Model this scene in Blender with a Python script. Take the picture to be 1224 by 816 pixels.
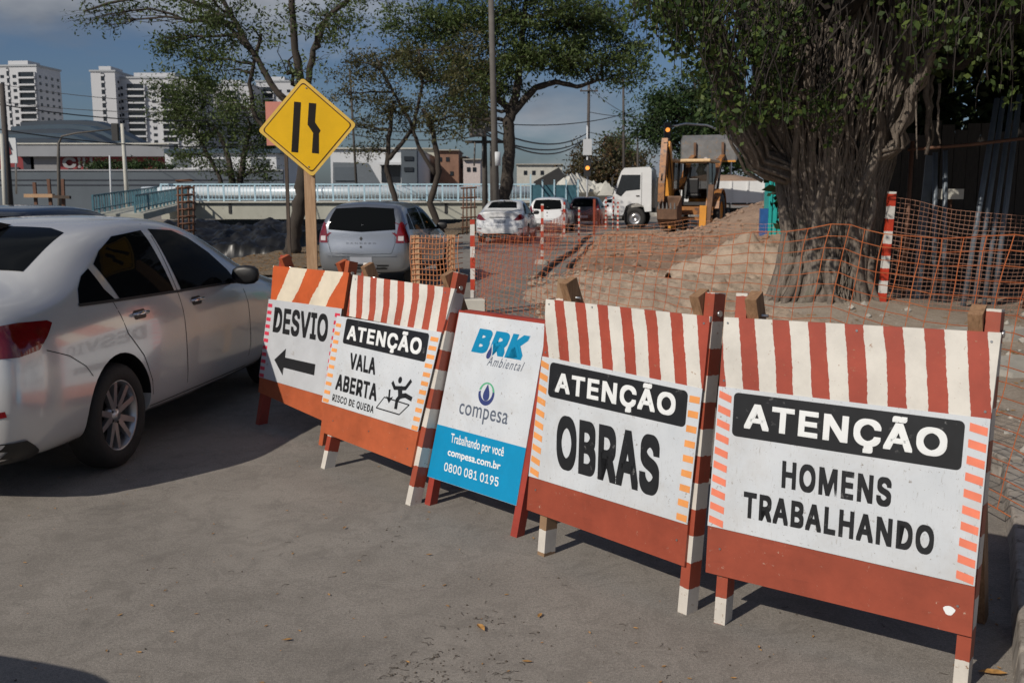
import bpy, bmesh, math, random
import numpy as np
from mathutils import Vector, Matrix
from mathutils.bvhtree import BVHTree

for o in list(bpy.data.objects):
    bpy.data.objects.remove(o)
scn = bpy.context.scene
COL = scn.collection
R = math.radians
rnd = random.Random(7)

# ---------------------------------------------------------------- camera
CAM_H = 1.65
PITCH = R(8.70)
FPX = 1150.0                      # focal length in pixels of the 1224 px wide photograph
cam_d = bpy.data.cameras.new('camera')
cam = bpy.data.objects.new('camera', cam_d)
COL.objects.link(cam)
cam_d.sensor_width = 36.0
cam_d.lens = 36.0 * FPX / 1224.0
cam_d.clip_start = 0.05
cam_d.clip_end = 6000
cam.location = (0, 0, CAM_H)
cam.rotation_euler = (math.pi / 2 - PITCH, 0, 0)
cam_d.dof.use_dof = True
cam_d.dof.focus_distance = 4.6
cam_d.dof.aperture_fstop = 7.1
scn.camera = cam

# ---------------------------------------------------------------- light
SUN_EL = R(36)
SUN_TO = Vector((0.70, 0.714, 0)).normalized()          # the way the shadows fall
sun_d = bpy.data.lights.new('sun', 'SUN')
sun_d.energy = 5.0
sun_d.angle = R(0.53)
sun_d.color = (1.0, 0.92, 0.81)
sun = bpy.data.objects.new('sun', sun_d)
COL.objects.link(sun)
ldir = Vector((SUN_TO.x * math.cos(SUN_EL), SUN_TO.y * math.cos(SUN_EL), -math.sin(SUN_EL)))
sun.rotation_euler = ldir.to_track_quat('-Z', 'Y').to_euler()

world = bpy.data.worlds.new('World')
scn.world = world
world.use_nodes = True
nt = world.node_tree
nt.nodes.clear()
def WN(t, **k):
    n = nt.nodes.new(t)
    for a, b in k.items():
        setattr(n, a, b)
    return n
out = WN('ShaderNodeOutputWorld')
bg = WN('ShaderNodeBackground')
bg.inputs['Strength'].default_value = 0.070
sky = WN('ShaderNodeTexSky', sky_type='NISHITA')
sky.sun_disc = False
sky.sun_elevation = SUN_EL
sky.sun_rotation = math.atan2(-SUN_TO.x, -SUN_TO.y)
sky.air_density = 1.0
sky.dust_density = 1.2
sky.ozone_density = 2.5
tc = WN('ShaderNodeTexCoord')
mp = WN('ShaderNodeMapping')
mp.inputs['Scale'].default_value = (1.0, 1.0, 2.6)
mp.inputs['Location'].default_value = (0.35, 0.1, 0.2)
n1 = WN('ShaderNodeTexNoise')
n1.inputs['Scale'].default_value = 2.4
n1.inputs['Detail'].default_value = 8
n1.inputs['Roughness'].default_value = 0.55
n2 = WN('ShaderNodeTexNoise')
n2.inputs['Scale'].default_value = 3.7
n2.inputs['Detail'].default_value = 6
rmp = WN('ShaderNodeValToRGB')
rmp.color_ramp.elements[0].position = 0.47
rmp.color_ramp.elements[0].color = (0, 0, 0, 1)
rmp.color_ramp.elements[1].position = 0.62
rmp.color_ramp.elements[1].color = (1, 1, 1, 1)
crm = WN('ShaderNodeValToRGB')
crm.color_ramp.elements[0].position = 0.40
crm.color_ramp.elements[0].color = (3.0, 3.5, 4.4, 1)
crm.color_ramp.elements[1].position = 0.66
crm.color_ramp.elements[1].color = (9.0, 9.4, 9.9, 1)
mx = WN('ShaderNodeMix', data_type='RGBA')
tint = WN('ShaderNodeMix', data_type='RGBA', blend_type='MULTIPLY')
tint.inputs[0].default_value = 1.0
tint.inputs[7].default_value = (0.74, 0.85, 1.06, 1)
L = nt.links.new
L(tc.outputs['Generated'], mp.inputs['Vector'])
L(mp.outputs[0], n1.inputs['Vector'])
L(mp.outputs[0], n2.inputs['Vector'])
L(n1.outputs[0], rmp.inputs[0])
L(n2.outputs[0], crm.inputs[0])
L(sky.outputs[0], tint.inputs[6])
L(rmp.outputs[0], mx.inputs[0])
L(tint.outputs[2], mx.inputs[6])
L(crm.outputs[0], mx.inputs[7])
L(mx.outputs[2], bg.inputs['Color'])
L(bg.outputs[0], out.inputs['Surface'])

scn.view_settings.view_transform = 'Standard'
scn.view_settings.look = 'None'
scn.view_settings.gamma = 1
scn.view_settings.exposure = -0.5
scn.render.engine = 'CYCLES'
scn.cycles.max_bounces = 6
scn.cycles.transparent_max_bounces = 8


def at(px, py, Y):
    """the place in the world on the vertical plane y = Y that is seen in a direction"""
    x = (px - 612) / FPX
    b = -(py - 408) / FPX
    dy = math.cos(PITCH) + b * math.sin(PITCH)
    dz = -math.sin(PITCH) + b * math.cos(PITCH)
    t = Y / dy
    return Vector((x * t, Y, CAM_H + dz * t))


# ---------------------------------------------------------------- materials
def NM(name):
    m = bpy.data.materials.new(name)
    m.use_nodes = True
    t = m.node_tree
    b = t.nodes['Principled BSDF']
    return m, t, b


def mk(t, typ, **k):
    n = t.nodes.new(typ)
    for a, b in k.items():
        setattr(n, a, b)
    return n


def noise_node(t, scale, detail=5, rough=0.6, coord='Object', dist=0.0, vscale=None):
    tc = mk(t, 'ShaderNodeTexCoord')
    n = mk(t, 'ShaderNodeTexNoise')
    n.inputs['Scale'].default_value = scale
    n.inputs['Detail'].default_value = detail
    n.inputs['Roughness'].default_value = rough
    n.inputs['Distortion'].default_value = dist
    if vscale:
        mp = mk(t, 'ShaderNodeMapping')
        mp.inputs['Scale'].default_value = vscale
        t.links.new(tc.outputs[coord], mp.inputs[0])
        t.links.new(mp.outputs[0], n.inputs['Vector'])
    else:
        t.links.new(tc.outputs[coord], n.inputs['Vector'])
    return n


def ramp(t, src, stops):
    r = mk(t, 'ShaderNodeValToRGB')
    e = r.color_ramp.elements
    while len(e) < len(stops):
        e.new(0.5)
    for i, (p, c) in enumerate(stops):
        e[i].position = p
        e[i].color = (c[0], c[1], c[2], 1) if not isinstance(c, (int, float)) else (c, c, c, 1)
    t.links.new(src, r.inputs[0])
    return r


def mixc(t, fac, a, b, mode='MIX'):
    m = mk(t, 'ShaderNodeMix', data_type='RGBA', blend_type=mode)
    for s, v in ((0, fac), (6, a), (7, b)):
        if hasattr(v, 'links'):
            t.links.new(v, m.inputs[s])
        elif s == 0:
            m.inputs[0].default_value = v
        else:
            m.inputs[s].default_value = (v[0], v[1], v[2], 1)
    return m.outputs[2]


def bump(t, b, src, strength, dist=0.02):
    bn = mk(t, 'ShaderNodeBump')
    bn.inputs['Strength'].default_value = strength
    bn.inputs['Distance'].default_value = dist
    t.links.new(src, bn.inputs['Height'])
    t.links.new(bn.outputs[0], b.inputs['Normal'])


def simple(name, col, rough=0.6, metal=0.0, var=0.18, scale=6, bmp=0.0, coat=0.0, coord='Object', dirt=None, spec=None, vscale=None):
    m, t, b = NM(name)
    n = noise_node(t, scale, 6, 0.65, coord, vscale=vscale)
    lo = tuple(c * (1 - var) for c in col)
    hi = tuple(min(1, c * (1 + var)) for c in col)
    c = ramp(t, n.outputs[0], [(0.3, lo), (0.7, hi)]).outputs[0]
    if dirt:
        n2 = noise_node(t, scale * 2.7, 8, 0.7, coord)
        f = ramp(t, n2.outputs[0], [(dirt[1], 0.0), (dirt[1] + 0.1, 1.0)]).outputs[0]
        c = mixc(t, f, c, dirt[0])
    t.links.new(c, b.inputs['Base Color'])
    b.inputs['Roughness'].default_value = rough
    b.inputs['Metallic'].default_value = metal
    if coat:
        b.inputs['Coat Weight'].default_value = coat
        b.inputs['Coat Roughness'].default_value = 0.04
    if spec is not None:
        b.inputs['Specular IOR Level'].default_value = spec
    if bmp:
        bump(t, b, n.outputs[0], bmp)
    return m


def wood_mat(name, c1, c2, rough=0.75):
    m, t, b = NM(name)
    n = noise_node(t, 5, 8, 0.7, 'Object', 0.5, (14, 14, 1.2))
    c = ramp(t, n.outputs[0], [(0.3, c1), (0.7, c2)]).outputs[0]
    t.links.new(c, b.inputs['Base Color'])
    b.inputs['Roughness'].default_value = rough
    bump(t, b, n.outputs[0], 0.4, 0.004)
    return m


ORANGE = (0.35, 0.070, 0.036)
ORANGE2 = (0.48, 0.110, 0.040)
CREAM = (0.69, 0.66, 0.60)


def stripe_mat(name, n, phase, skew, duty, c_red, c_white, wear=0.68, chips=(0.33, 0.2, 0.12)):
    """hand painted stripes over UV.x, with brushed edges and chipped paint"""
    m, t, b = NM(name)
    uv = mk(t, 'ShaderNodeUVMap')
    sp = mk(t, 'ShaderNodeSeparateXYZ')
    t.links.new(uv.outputs[0], sp.inputs[0])
    def mth(op, a, c=None):
        q = mk(t, 'ShaderNodeMath', operation=op)
        for i, v in enumerate((a, c)):
            if v is None:
                continue
            if hasattr(v, 'links'):
                t.links.new(v, q.inputs[i])
            else:
                q.inputs[i].default_value = v
        return q.outputs[0]
    wob = noise_node(t, 9, 3, 0.5, 'Object')
    w2 = noise_node(t, 60, 2, 0.5, 'Object')
    x = mth('MULTIPLY', sp.outputs[0], n)
    x = mth('ADD', x, mth('MULTIPLY', sp.outputs[1], skew))
    x = mth('ADD', x, phase)
    x = mth('ADD', x, mth('MULTIPLY', mth('SUBTRACT', wob.outputs[0], 0.5), 0.08))
    x = mth('ADD', x, mth('MULTIPLY', mth('SUBTRACT', w2.outputs[0], 0.5), 0.05))
    fr = mth('FRACT', x)
    fac = mth('LESS_THAN', fr, duty)
    big = noise_node(t, 5, 6, 0.7, 'Object')
    cr = ramp(t, big.outputs[0], [(0.3, tuple(c * 0.72 for c in c_red)), (0.65, c_red)]).outputs[0]
    cw = ramp(t, big.outputs[0], [(0.3, tuple(c * 0.80 for c in c_white)), (0.6, c_white)]).outputs[0]
    col = mixc(t, fac, cw, cr)
    ch = noise_node(t, 45, 8, 0.75, 'Object')
    f = ramp(t, ch.outputs[0], [(wear, 0.0), (wear + 0.03, 1.0)]).outputs[0]
    col = mixc(t, f, col, chips)
    t.links.new(col, b.inputs['Base Color'])
    b.inputs['Roughness'].default_value = 0.5
    bump(t, b, ch.outputs[0], 0.12, 0.003)
    return m


def paint_mat(name, col, wear=0.68, chip=(0.5, 0.42, 0.33), rough=0.5):
    m, t, b = NM(name)
    big = noise_node(t, 3.5, 7, 0.7, 'Object')
    c = ramp(t, big.outputs[0], [(0.3, tuple(k * 0.7 for k in col)), (0.68, tuple(min(1, k * 1.08) for k in col))]).outputs[0]
    ch = noise_node(t, 38, 9, 0.8, 'Object')
    f = ramp(t, ch.outputs[0], [(wear, 0.0), (wear + 0.03, 1.0)]).outputs[0]
    c = mixc(t, f, c, chip)
    st = noise_node(t, 7, 7, 0.75, 'Object', 0.3, (1, 1, 5))
    f2 = ramp(t, st.outputs[0], [(0.55, 0.0), (0.8, 0.5)]).outputs[0]
    c = mixc(t, f2, c, tuple(k * 0.45 for k in col))
    t.links.new(c, b.inputs['Base Color'])
    b.inputs['Roughness'].default_value = rough
    bump(t, b, ch.outputs[0], 0.12, 0.003)
    return m


M = {}
M['white_sheet'] = simple('reflective_white', (0.66, 0.69, 0.72), 0.42, var=0.06, scale=3.5, dirt=((0.42, 0.41, 0.38), 0.66))
def sheet_mat():
    m, t, b = NM('worn_reflective_white')
    n = noise_node(t, 3.2, 6, 0.65)
    c = ramp(t, n.outputs[0], [(0.3, (0.54, 0.575, 0.61)), (0.7, (0.64, 0.67, 0.70))]).outputs[0]
    sp = noise_node(t, 55, 4, 0.75)
    f = ramp(t, sp.outputs[0], [(0.64, 0.0), (0.67, 0.8)]).outputs[0]
    c = mixc(t, f, c, (0.22, 0.19, 0.16))
    sc = noise_node(t, 9, 3, 0.9, 'Object', 0.6, (22, 22, 1.4))
    f2 = ramp(t, sc.outputs[0], [(0.62, 0.0), (0.66, 0.5)]).outputs[0]
    c = mixc(t, f2, c, (0.30, 0.29, 0.27))
    gr = noise_node(t, 1.7, 8, 0.75, 'Object', 0.5)
    f3 = ramp(t, gr.outputs[0], [(0.46, 0.0), (0.72, 0.5)]).outputs[0]
    c = mixc(t, f3, c, (0.40, 0.37, 0.33))
    t.links.new(c, b.inputs['Base Color'])
    r = ramp(t, gr.outputs[0], [(0.3, 0.32), (0.7, 0.6)]).outputs[0]
    t.links.new(r, b.inputs['Roughness'])
    return m
M['white_sheet'] = sheet_mat()
M['black_print'] = simple('black_print', (0.012, 0.013, 0.015), 0.45, var=0.3, scale=8, dirt=((0.20, 0.20, 0.20), 0.62))
M['white_print'] = simple('white_print', (0.78, 0.80, 0.80), 0.45, var=0.05)
M['dash_orange'] = simple('dash_orange', (0.80, 0.33, 0.10), 0.45, var=0.15, dirt=((0.75, 0.6, 0.45), 0.62))
M['dash_red'] = simple('dash_red', (0.80, 0.22, 0.13), 0.45, var=0.15, dirt=((0.75, 0.55, 0.5), 0.62))
M['dash_crimson'] = simple('dash_crimson', (0.62, 0.04, 0.08), 0.45, var=0.15, dirt=((0.7, 0.5, 0.5), 0.64))
M['orange_paint'] = paint_mat('orange_paint', tuple(c * .92 for c in ORANGE2), 0.635)
M['red_paint'] = paint_mat('red_paint', tuple(c * .92 for c in ORANGE), 0.63)
M['red_dark'] = paint_mat('red_frame_paint', (0.34, 0.045, 0.028), 0.68)
M['wood'] = wood_mat('raw_timber', (0.16, 0.085, 0.04), (0.36, 0.21, 0.115))
M['wood_pale'] = wood_mat('pale_timber', (0.34, 0.20, 0.11), (0.56, 0.37, 0.22))
M['wood_dark'] = wood_mat('dark_timber', (0.035, 0.026, 0.02), (0.10, 0.07, 0.05))
M['steel'] = simple('steel', (0.5, 0.5, 0.5), 0.3, 0.9)
M['banded'] = stripe_mat('banded_leg_paint', 0.0, 0.5, 4.7, 0.5, ORANGE, (0.62, 0.58, 0.52), 0.62, (0.24, 0.15, 0.09))
M['post_band'] = stripe_mat('post_band_paint', 0.0, 0.0, 3.3, 0.5, (0.55, 0.06, 0.03), (0.72, 0.70, 0.66), 0.75)
M['blue_print'] = simple('blue_print', (0.0, 0.245, 0.47), 0.4, var=0.08)
M['blue_logo'] = simple('blue_logo', (0.0, 0.22, 0.42), 0.4, var=0.05)
M['navy_print'] = simple('navy_print', (0.035, 0.05, 0.17), 0.4, var=0.05)
M['green_print'] = simple('green_print', (0.10, 0.40, 0.22), 0.4, var=0.05)
M['grey_print'] = simple('grey_print', (0.10, 0.12, 0.16), 0.4, var=0.05)


# ---------------------------------------------------------------- mesh builder
class MB:
    def __init__(s):
        s.v, s.f, s.m, s.uv, s.sm = [], [], [], [], []

    def face(s, pts, mi=0, uv=None, smooth=False):
        b = len(s.v)
        s.v += [tuple(p) for p in pts]
        s.f.append(tuple(range(b, b + len(pts))))
        s.m.append(mi)
        s.uv.append(uv or [(0, 0)] * len(pts))
        s.sm.append(smooth)

    def raw(s, vs, fs, mi=0, smooth=False):
        b = len(s.v)
        s.v += [tuple(p) for p in vs]
        for f in fs:
            s.f.append(tuple(b + i for i in f))
            s.m.append(mi)
            s.uv.append([(0, 0)] * len(f))
            s.sm.append(smooth)

    def hexa(s, b4, t4, mi=0):
        """box from four bottom and four top points (both counter-clockwise seen from the top)"""
        vs = list(b4) + list(t4)
        s.raw(vs, [(3, 2, 1, 0), (4, 5, 6, 7), (0, 1, 5, 4), (1, 2, 6, 5), (2, 3, 7, 6), (3, 0, 4, 7)], mi)

    def box(s, c, d, mi=0, rz=0.0):
        x, y, z = d[0] / 2, d[1] / 2, d[2] / 2
        cs, sn = math.cos(rz), math.sin(rz)
        def q(a, b, e):
            return (c[0] + a * cs - b * sn, c[1] + a * sn + b * cs, c[2] + e)
        s.hexa([q(-x, -y, -z), q(x, -y, -z), q(x, y, -z), q(-x, y, -z)],
               [q(-x, -y, z), q(x, -y, z), q(x, y, z), q(-x, y, z)], mi)

    def bar(s, a, b, w, d, up=(0, 0, 1), mi=0, w2=None, d2=None):
        """timber from a to b, width w across, depth d; UV.y runs along it in metres"""
        a, b = Vector(a), Vector(b)
        ax = (b - a)
        ln = ax.length
        ax.normalize()
        side = ax.cross(Vector(up))
        if side.length < 1e-4:
            side = ax.cross(Vector((0, 1, 0)))
        side.normalize()
        nn = side.cross(ax).normalized()
        w2 = w2 or w
        d2 = d2 or d
        def ring(p, w, d):
            return [p - side * w / 2 - nn * d / 2, p + side * w / 2 - nn * d / 2, p + side * w / 2 + nn * d / 2, p - side * w / 2 + nn * d / 2]
        A, B = ring(a, w, d), ring(b, w2, d2)
        for i in range(4):
            j = (i + 1) % 4
            s.face([A[i], A[j], B[j], B[i]], mi, [(i * .25, 0), (i * .25 + .25, 0), (i * .25 + .25, ln), (i * .25, ln)])
        s.face(A[::-1], mi, [(0, 0)] * 4)
        s.face(B, mi, [(0, ln)] * 4)

    def tube(s, pts, rad, n=6, mi=0, cap=True, smooth=True):
        pts = [Vector(p) for p in pts]
        k = len(pts)
        if not hasattr(rad, '__len__'):
            rad = [rad] * k
        b = len(s.v)
        prev = None
        for i in range(k):
            tdir = (pts[min(i + 1, k - 1)] - pts[max(i - 1, 0)])
            if tdir.length < 1e-9:
                tdir = Vector((0, 0, 1))
            tdir.normalize()
            if prev is None:
                ref = Vector((1, 0, 0)) if abs(tdir.x) < 0.9 else Vector((0, 1, 0))
                u = tdir.cross(ref).normalized()
            else:
                u = (prev - tdir * prev.dot(tdir))
                u = u.normalized() if u.length > 1e-6 else tdir.orthogonal().normalized()
            prev = u
            w = tdir.cross(u)
            for j in range(n):
                an = 2 * math.pi * j / n
                s.v.append(tuple(pts[i] + (u * math.cos(an) + w * math.sin(an)) * rad[i]))
        for i in range(k - 1):
            for j in range(n):
                j2 = (j + 1) % n
                s.f.append((b + i * n + j, b + i * n + j2, b + (i + 1) * n + j2, b + (i + 1) * n + j))
                s.m.append(mi); s.uv.append([(0, 0)] * 4); s.sm.append(smooth)
        if cap:
            s.f.append(tuple(b + j for j in range(n))[::-1])
            s.m.append(mi); s.uv.append([(0, 0)] * n); s.sm.append(False)
            s.f.append(tuple(b + (k - 1) * n + j for j in range(n)))
            s.m.append(mi); s.uv.append([(0, 0)] * n); s.sm.append(False)

    def lathe(s, prof, n=24, axis='z', c=(0, 0, 0), mi=0, smooth=True, close=False):
        """prof: list of (r, h); turned about an axis"""
        b = len(s.v)
        for r, h in prof:
            for j in range(n):
                a = 2 * math.pi * j / n
                p = (r * math.cos(a), r * math.sin(a), h)
                if axis == 'y':
                    p = (p[0], p[2], p[1])
                elif axis == 'x':
                    p = (p[2], p[0], p[1])
                s.v.append((p[0] + c[0], p[1] + c[1], p[2] + c[2]))
        k = len(prof)
        for i in range(k if close else k - 1):
            i2 = (i + 1) % k
            for j in range(n):
                j2 = (j + 1) % n
                s.f.append((b + i * n + j, b + i * n + j2, b + i2 * n + j2, b + i2 * n + j))
                s.m.append(mi); s.uv.append([(0, 0)] * 4); s.sm.append(smooth)

    def build(s, name, mats, parent=None, fixn=True):
        me = bpy.data.meshes.new(name)
        me.from_pydata(s.v, [], s.f)
        if not isinstance(mats, (list, tuple)):
            mats = [mats]
        for m in mats:
            me.materials.append(m)
        me.polygons.foreach_set('material_index', s.m)
        me.polygons.foreach_set('use_smooth', s.sm)
        if any(any(p != (0, 0) for p in u) for u in s.uv[:400]):
            l = me.uv_layers.new(name='UVMap')
            l.data.foreach_set('uv', [c for u in s.uv for p in u for c in p])
        if fixn and len(s.f) < 60000:
            bm = bmesh.new(); bm.from_mesh(me)
            bmesh.ops.recalc_face_normals(bm, faces=bm.faces)
            bm.to_mesh(me); bm.free()
        me.update()
        o = bpy.data.objects.new(name, me)
        COL.objects.link(o)
        o.parent = parent
        return o


def tag(o, label=None, cat=None, group=None, kind=None):
    if label: o['label'] = label
    if cat: o['category'] = cat
    if group: o['group'] = group
    if kind: o['kind'] = kind
    return o


def thing(name, label, cat, loc=(0, 0, 0), rz=0.0, group=None):
    o = bpy.data.objects.new(name, None)
    COL.objects.link(o)
    o.empty_display_size = 0.2
    o.location = loc
    o.rotation_euler = (0, 0, rz)
    return tag(o, label, cat, group)


def copy_thing(src, label, loc=None, rz=None, sc=None):
    c = src.copy(); COL.objects.link(c)
    if loc is not None: c.location = loc
    if rz is not None: c.rotation_euler = (0, 0, rz)
    if sc is not None: c.scale = sc
    c['label'] = label
    for ch in list(src.children):
        k = ch.copy(); COL.objects.link(k); k.parent = c
        for g in list(ch.children):
            h = g.copy(); COL.objects.link(h); h.parent = k
    return c


# ---------------------------------------------------------------- lettering
_tcache = {}
try:        # a plainer sans that ships with Blender itself; its default font otherwise
    FONT = bpy.data.fonts.load(bpy.utils.resource_path('LOCAL') + '/datafiles/fonts/Inter.woff2')
except Exception:
    FONT = None
def text_verts(txt, off=0.0, spacing=1.0, res=6):
    key = (txt, off, spacing)
    if key in _tcache: return _tcache[key]
    cu = bpy.data.curves.new('t', 'FONT')
    cu.body = txt
    cu.size = 1.0
    if FONT and txt.upper() == txt: cu.font = FONT
    cu.space_character = spacing
    cu.resolution_u = res
    cu.fill_mode = 'FRONT'
    ob = bpy.data.objects.new('t', cu)
    COL.objects.link(ob)
    dg = bpy.context.evaluated_depsgraph_get()
    dg.update()
    me = bpy.data.meshes.new_from_object(ob.evaluated_get(dg))
    vs = [tuple(v.co) for v in me.vertices]
    fs = [tuple(p.vertices) for p in me.polygons]
    bpy.data.objects.remove(ob); bpy.data.curves.remove(cu); bpy.data.meshes.remove(me)
    vs = [(v[0], v[1], 0.0) for v in vs]
    if off > 0:             # heavier strokes: the outline repeated on a small ring, each layer a hair lower
        n0 = len(vs); bv, bf = list(vs), list(fs)
        for k in range(12):
            a = 2 * math.pi * k / 12 + math.pi / 4
            q = off / max(abs(math.cos(a)), abs(math.sin(a)))
            dx, dy = q * math.cos(a), q * math.sin(a)
            vs += [(v[0] + dx, v[1] + dy, -0.00009 * (k + 1)) for v in bv]
            fs += [tuple(i + n0 * (k + 1) for i in f) for f in bf]
    _tcache[key] = (vs, fs)
    return vs, fs


def put_text(txt, quad, frame, w, mat, parent, off=0.0, ref='H', spacing=1.0, name='lettering', shear=0.0):
    """letters fitted between baseline and cap height of a quad (BL, BR, TR, TL in board metres)"""
    vs, fs = text_verts(txt, off, spacing)
    hv, _ = text_verts(ref, off)
    y0, y1 = min(v[1] for v in hv), max(v[1] for v in hv)
    x0, x1 = min(v[0] for v in vs), max(v[0] for v in vs)
    BL, BR, TR, TL = [Vector(q) for q in quad]
    mb = MB()
    pts = []
    for v in vs:
        s = (v[0] - x0) / (x1 - x0)
        t = (v[1] - y0) / (y1 - y0)
        s += shear * (t - 0.5)
        p = (BL * (1 - s) + BR * s) * (1 - t) + (TL * (1 - s) + TR * s) * t
        pts.append(frame(p.x, p.y, w + v[2]))
    mb.raw(pts, fs)
    return mb.build(name, mat, parent, fixn=False)


def poly_on(frame, uvs, w, mat, name, parent):
    mb = MB()
    mb.face([frame(u, v, w) for u, v in uvs])
    return mb.build(name, mat, parent)


def slab(frame, quad, w0, w1, mat, name, parent):
    """flat board between two depths, with UV over its front face"""
    mb = MB()
    f = [frame(u, v, w1) for u, v in quad]
    b = [frame(u, v, w0) for u, v in quad]
    mb.face(f, 0, [(0, 0), (1, 0), (1, 1), (0, 1)])
    mb.face(b[::-1], 0, [(0, 0)] * 4)
    for i in range(4):
        j = (i + 1) % 4
        uvq = [(0, 0), (1, 0), (1, 1), (0, 1)]
        mb.face([b[i], b[j], f[j], f[i]], 0, [uvq[i], uvq[j], uvq[j], uvq[i]])
    return mb.build(name, mat, parent)


def rounded(quad, r, n=5):
    """rounded rectangle outline inside a quad"""
    BL, BR, TR, TL = [Vector(q) for q in quad]
    W = (BR - BL).length; H = (TL - BL).length
    pts = []
    for (cx, cy, a0) in ((W - r, r, -90), (W - r, H - r, 0), (r, H - r, 90), (r, r, 180)):
        for k in range(n + 1):
            a = R(a0 + 90 * k / n)
            pts.append(((cx + r * math.cos(a)) / W, (cy + r * math.sin(a)) / H))
    return [tuple((BL * (1 - s) + BR * s) * (1 - t) + (TL * (1 - s) + TR * s) * t) for s, t in pts]

# ================================================================ GROUND
def road_material():
    m, t, b = NM('road_surface')
    big = noise_node(t, 0.35, 8, 0.62, 'Object')
    mid = noise_node(t, 2.2, 9, 0.7, 'Object')
    fine = noise_node(t, 90, 4, 0.7, 'Object')
    grit = noise_node(t, 320, 2, 0.5, 'Object')
    c = ramp(t, big.outputs[0], [(0.30, (0.185, 0.168, 0.148)), (0.7, (0.245, 0.224, 0.198))]).outputs[0]
    f = ramp(t, mid.outputs[0], [(0.35, 0.0), (0.75, 1.0)]).outputs[0]
    c = mixc(t, f, c, (0.285, 0.260, 0.230))
    g = ramp(t, grit.outputs[0], [(0.30, 0.55), (0.5, 1.0), (0.7, 1.35)]).outputs[0]
    c = mixc(t, 1.0, c, g, 'MULTIPLY')
    g2 = ramp(t, fine.outputs[0], [(0.25, 0.60), (0.6, 1.18)]).outputs[0]
    c = mixc(t, 0.9, c, g2, 'MULTIPLY')
    # old oil and tyre stains
    st = noise_node(t, 1.3, 10, 0.78, 'Object', 0.4)
    f3 = ramp(t, st.outputs[0], [(0.57, 0.0), (0.72, 0.8)]).outputs[0]
    c = mixc(t, f3, c, (0.080, 0.074, 0.068))
    # pale dust
    du = noise_node(t, 0.9, 7, 0.6, 'Object', 0.2, (1.0, 0.6, 1))
    f4 = ramp(t, du.outputs[0], [(0.52, 0.0), (0.75, 0.55)]).outputs[0]
    c = mixc(t, f4, c, (0.35, 0.32, 0.28))
    pt = noise_node(t, 5.5, 9, 0.8, 'Object', 1.2)
    f6 = ramp(t, pt.outputs[0], [(0.44, 0.35), (0.50, 0.0), (0.60, 0.0), (0.70, 0.4)]).outputs[0]
    c = mixc(t, f6, c, (0.15, 0.135, 0.118))
    sk = noise_node(t, 26, 6, 0.85, 'Object', 0.5)
    f7 = ramp(t, sk.outputs[0], [(0.69, 0.0), (0.73, 0.7)]).outputs[0]
    c = mixc(t, f7, c, (0.075, 0.066, 0.056))
    # fine cracks
    vo = mk(t, 'ShaderNodeTexVoronoi', feature='DISTANCE_TO_EDGE')
    vo.inputs['Scale'].default_value = 0.42
    tcn = mk(t, 'ShaderNodeTexCoord')
    wb = noise_node(t, 3.0, 5, 0.7, 'Object')
    ad = mk(t, 'ShaderNodeMix', data_type='RGBA', blend_type='ADD')
    ad.inputs[0].default_value = 0.35
    t.links.new(tcn.outputs['Object'], ad.inputs[6]); t.links.new(wb.outputs[1], ad.inputs[7])
    t.links.new(ad.outputs[2], vo.inputs['Vector'])
    f5 = ramp(t, vo.outputs[0], [(0.0, 0.16), (0.004, 0.0)]).outputs[0]
    c = mixc(t, f5, c, (0.07, 0.062, 0.055))
    t.links.new(c, b.inputs['Base Color'])
    b.inputs['Roughness'].default_value = 0.88
    b.inputs['Specular IOR Level'].default_value = 0.3
    h = mk(t, 'ShaderNodeMath', operation='ADD')
    t.links.new(fine.outputs[0], h.inputs[0]); t.links.new(grit.outputs[0], h.inputs[1])
    bump(t, b, h.outputs[0], 0.55, 0.004)
    return m

def soil_material(name, c1, c2, c3, scale=3.0, bstr=0.8):
    m, t, b = NM(name)
    a = noise_node(t, scale * 0.35, 8, 0.65)
    d = noise_node(t, scale * 4, 9, 0.75)
    e = noise_node(t, scale * 22, 5, 0.7)
    c = ramp(t, a.outputs[0], [(0.3, c1), (0.7, c2)]).outputs[0]
    f = ramp(t, d.outputs[0], [(0.45, 0.0), (0.8, 0.9)]).outputs[0]
    c = mixc(t, f, c, c3)
    g = ramp(t, e.outputs[0], [(0.25, 0.6), (0.6, 1.15)]).outputs[0]
    c = mixc(t, 0.85, c, g, 'MULTIPLY')
    t.links.new(c, b.inputs['Base Color'])
    b.inputs['Roughness'].default_value = 0.95
    b.inputs['Specular IOR Level'].default_value = 0.15
    h = mk(t, 'ShaderNodeMath', operation='ADD')
    t.links.new(d.outputs[0], h.inputs[0]); t.links.new(e.outputs[0], h.inputs[1])
    bump(t, b, h.outputs[0], bstr, 0.05)
    return m

M['road'] = road_material()
M['dirt'] = soil_material('brown_dirt', (0.30, 0.20, 0.145), (0.40, 0.28, 0.205), (0.46, 0.35, 0.26))
M['sand'] = soil_material('pale_sand', (0.48, 0.375, 0.285), (0.60, 0.48, 0.375), (0.38, 0.28, 0.205), 4.0, 0.7)
M['pavement_soil'] = soil_material('dusty_pavement', (0.30, 0.25, 0.20), (0.42, 0.36, 0.30), (0.22, 0.17, 0.13), 2.0, 0.5)
M['verge'] = soil_material('verge_soil', (0.20, 0.15, 0.10), (0.30, 0.23, 0.16), (0.12, 0.10, 0.06), 2.5)
M['canal_bank'] = soil_material('dark_canal_bank', (0.035, 0.038, 0.030), (0.075, 0.075, 0.062), (0.16, 0.155, 0.14), 1.2)
M['concrete'] = simple('concrete', (0.36, 0.34, 0.30), 0.85, var=0.22, scale=3, bmp=0.3, dirt=((0.16, 0.15, 0.13), 0.6))
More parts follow.
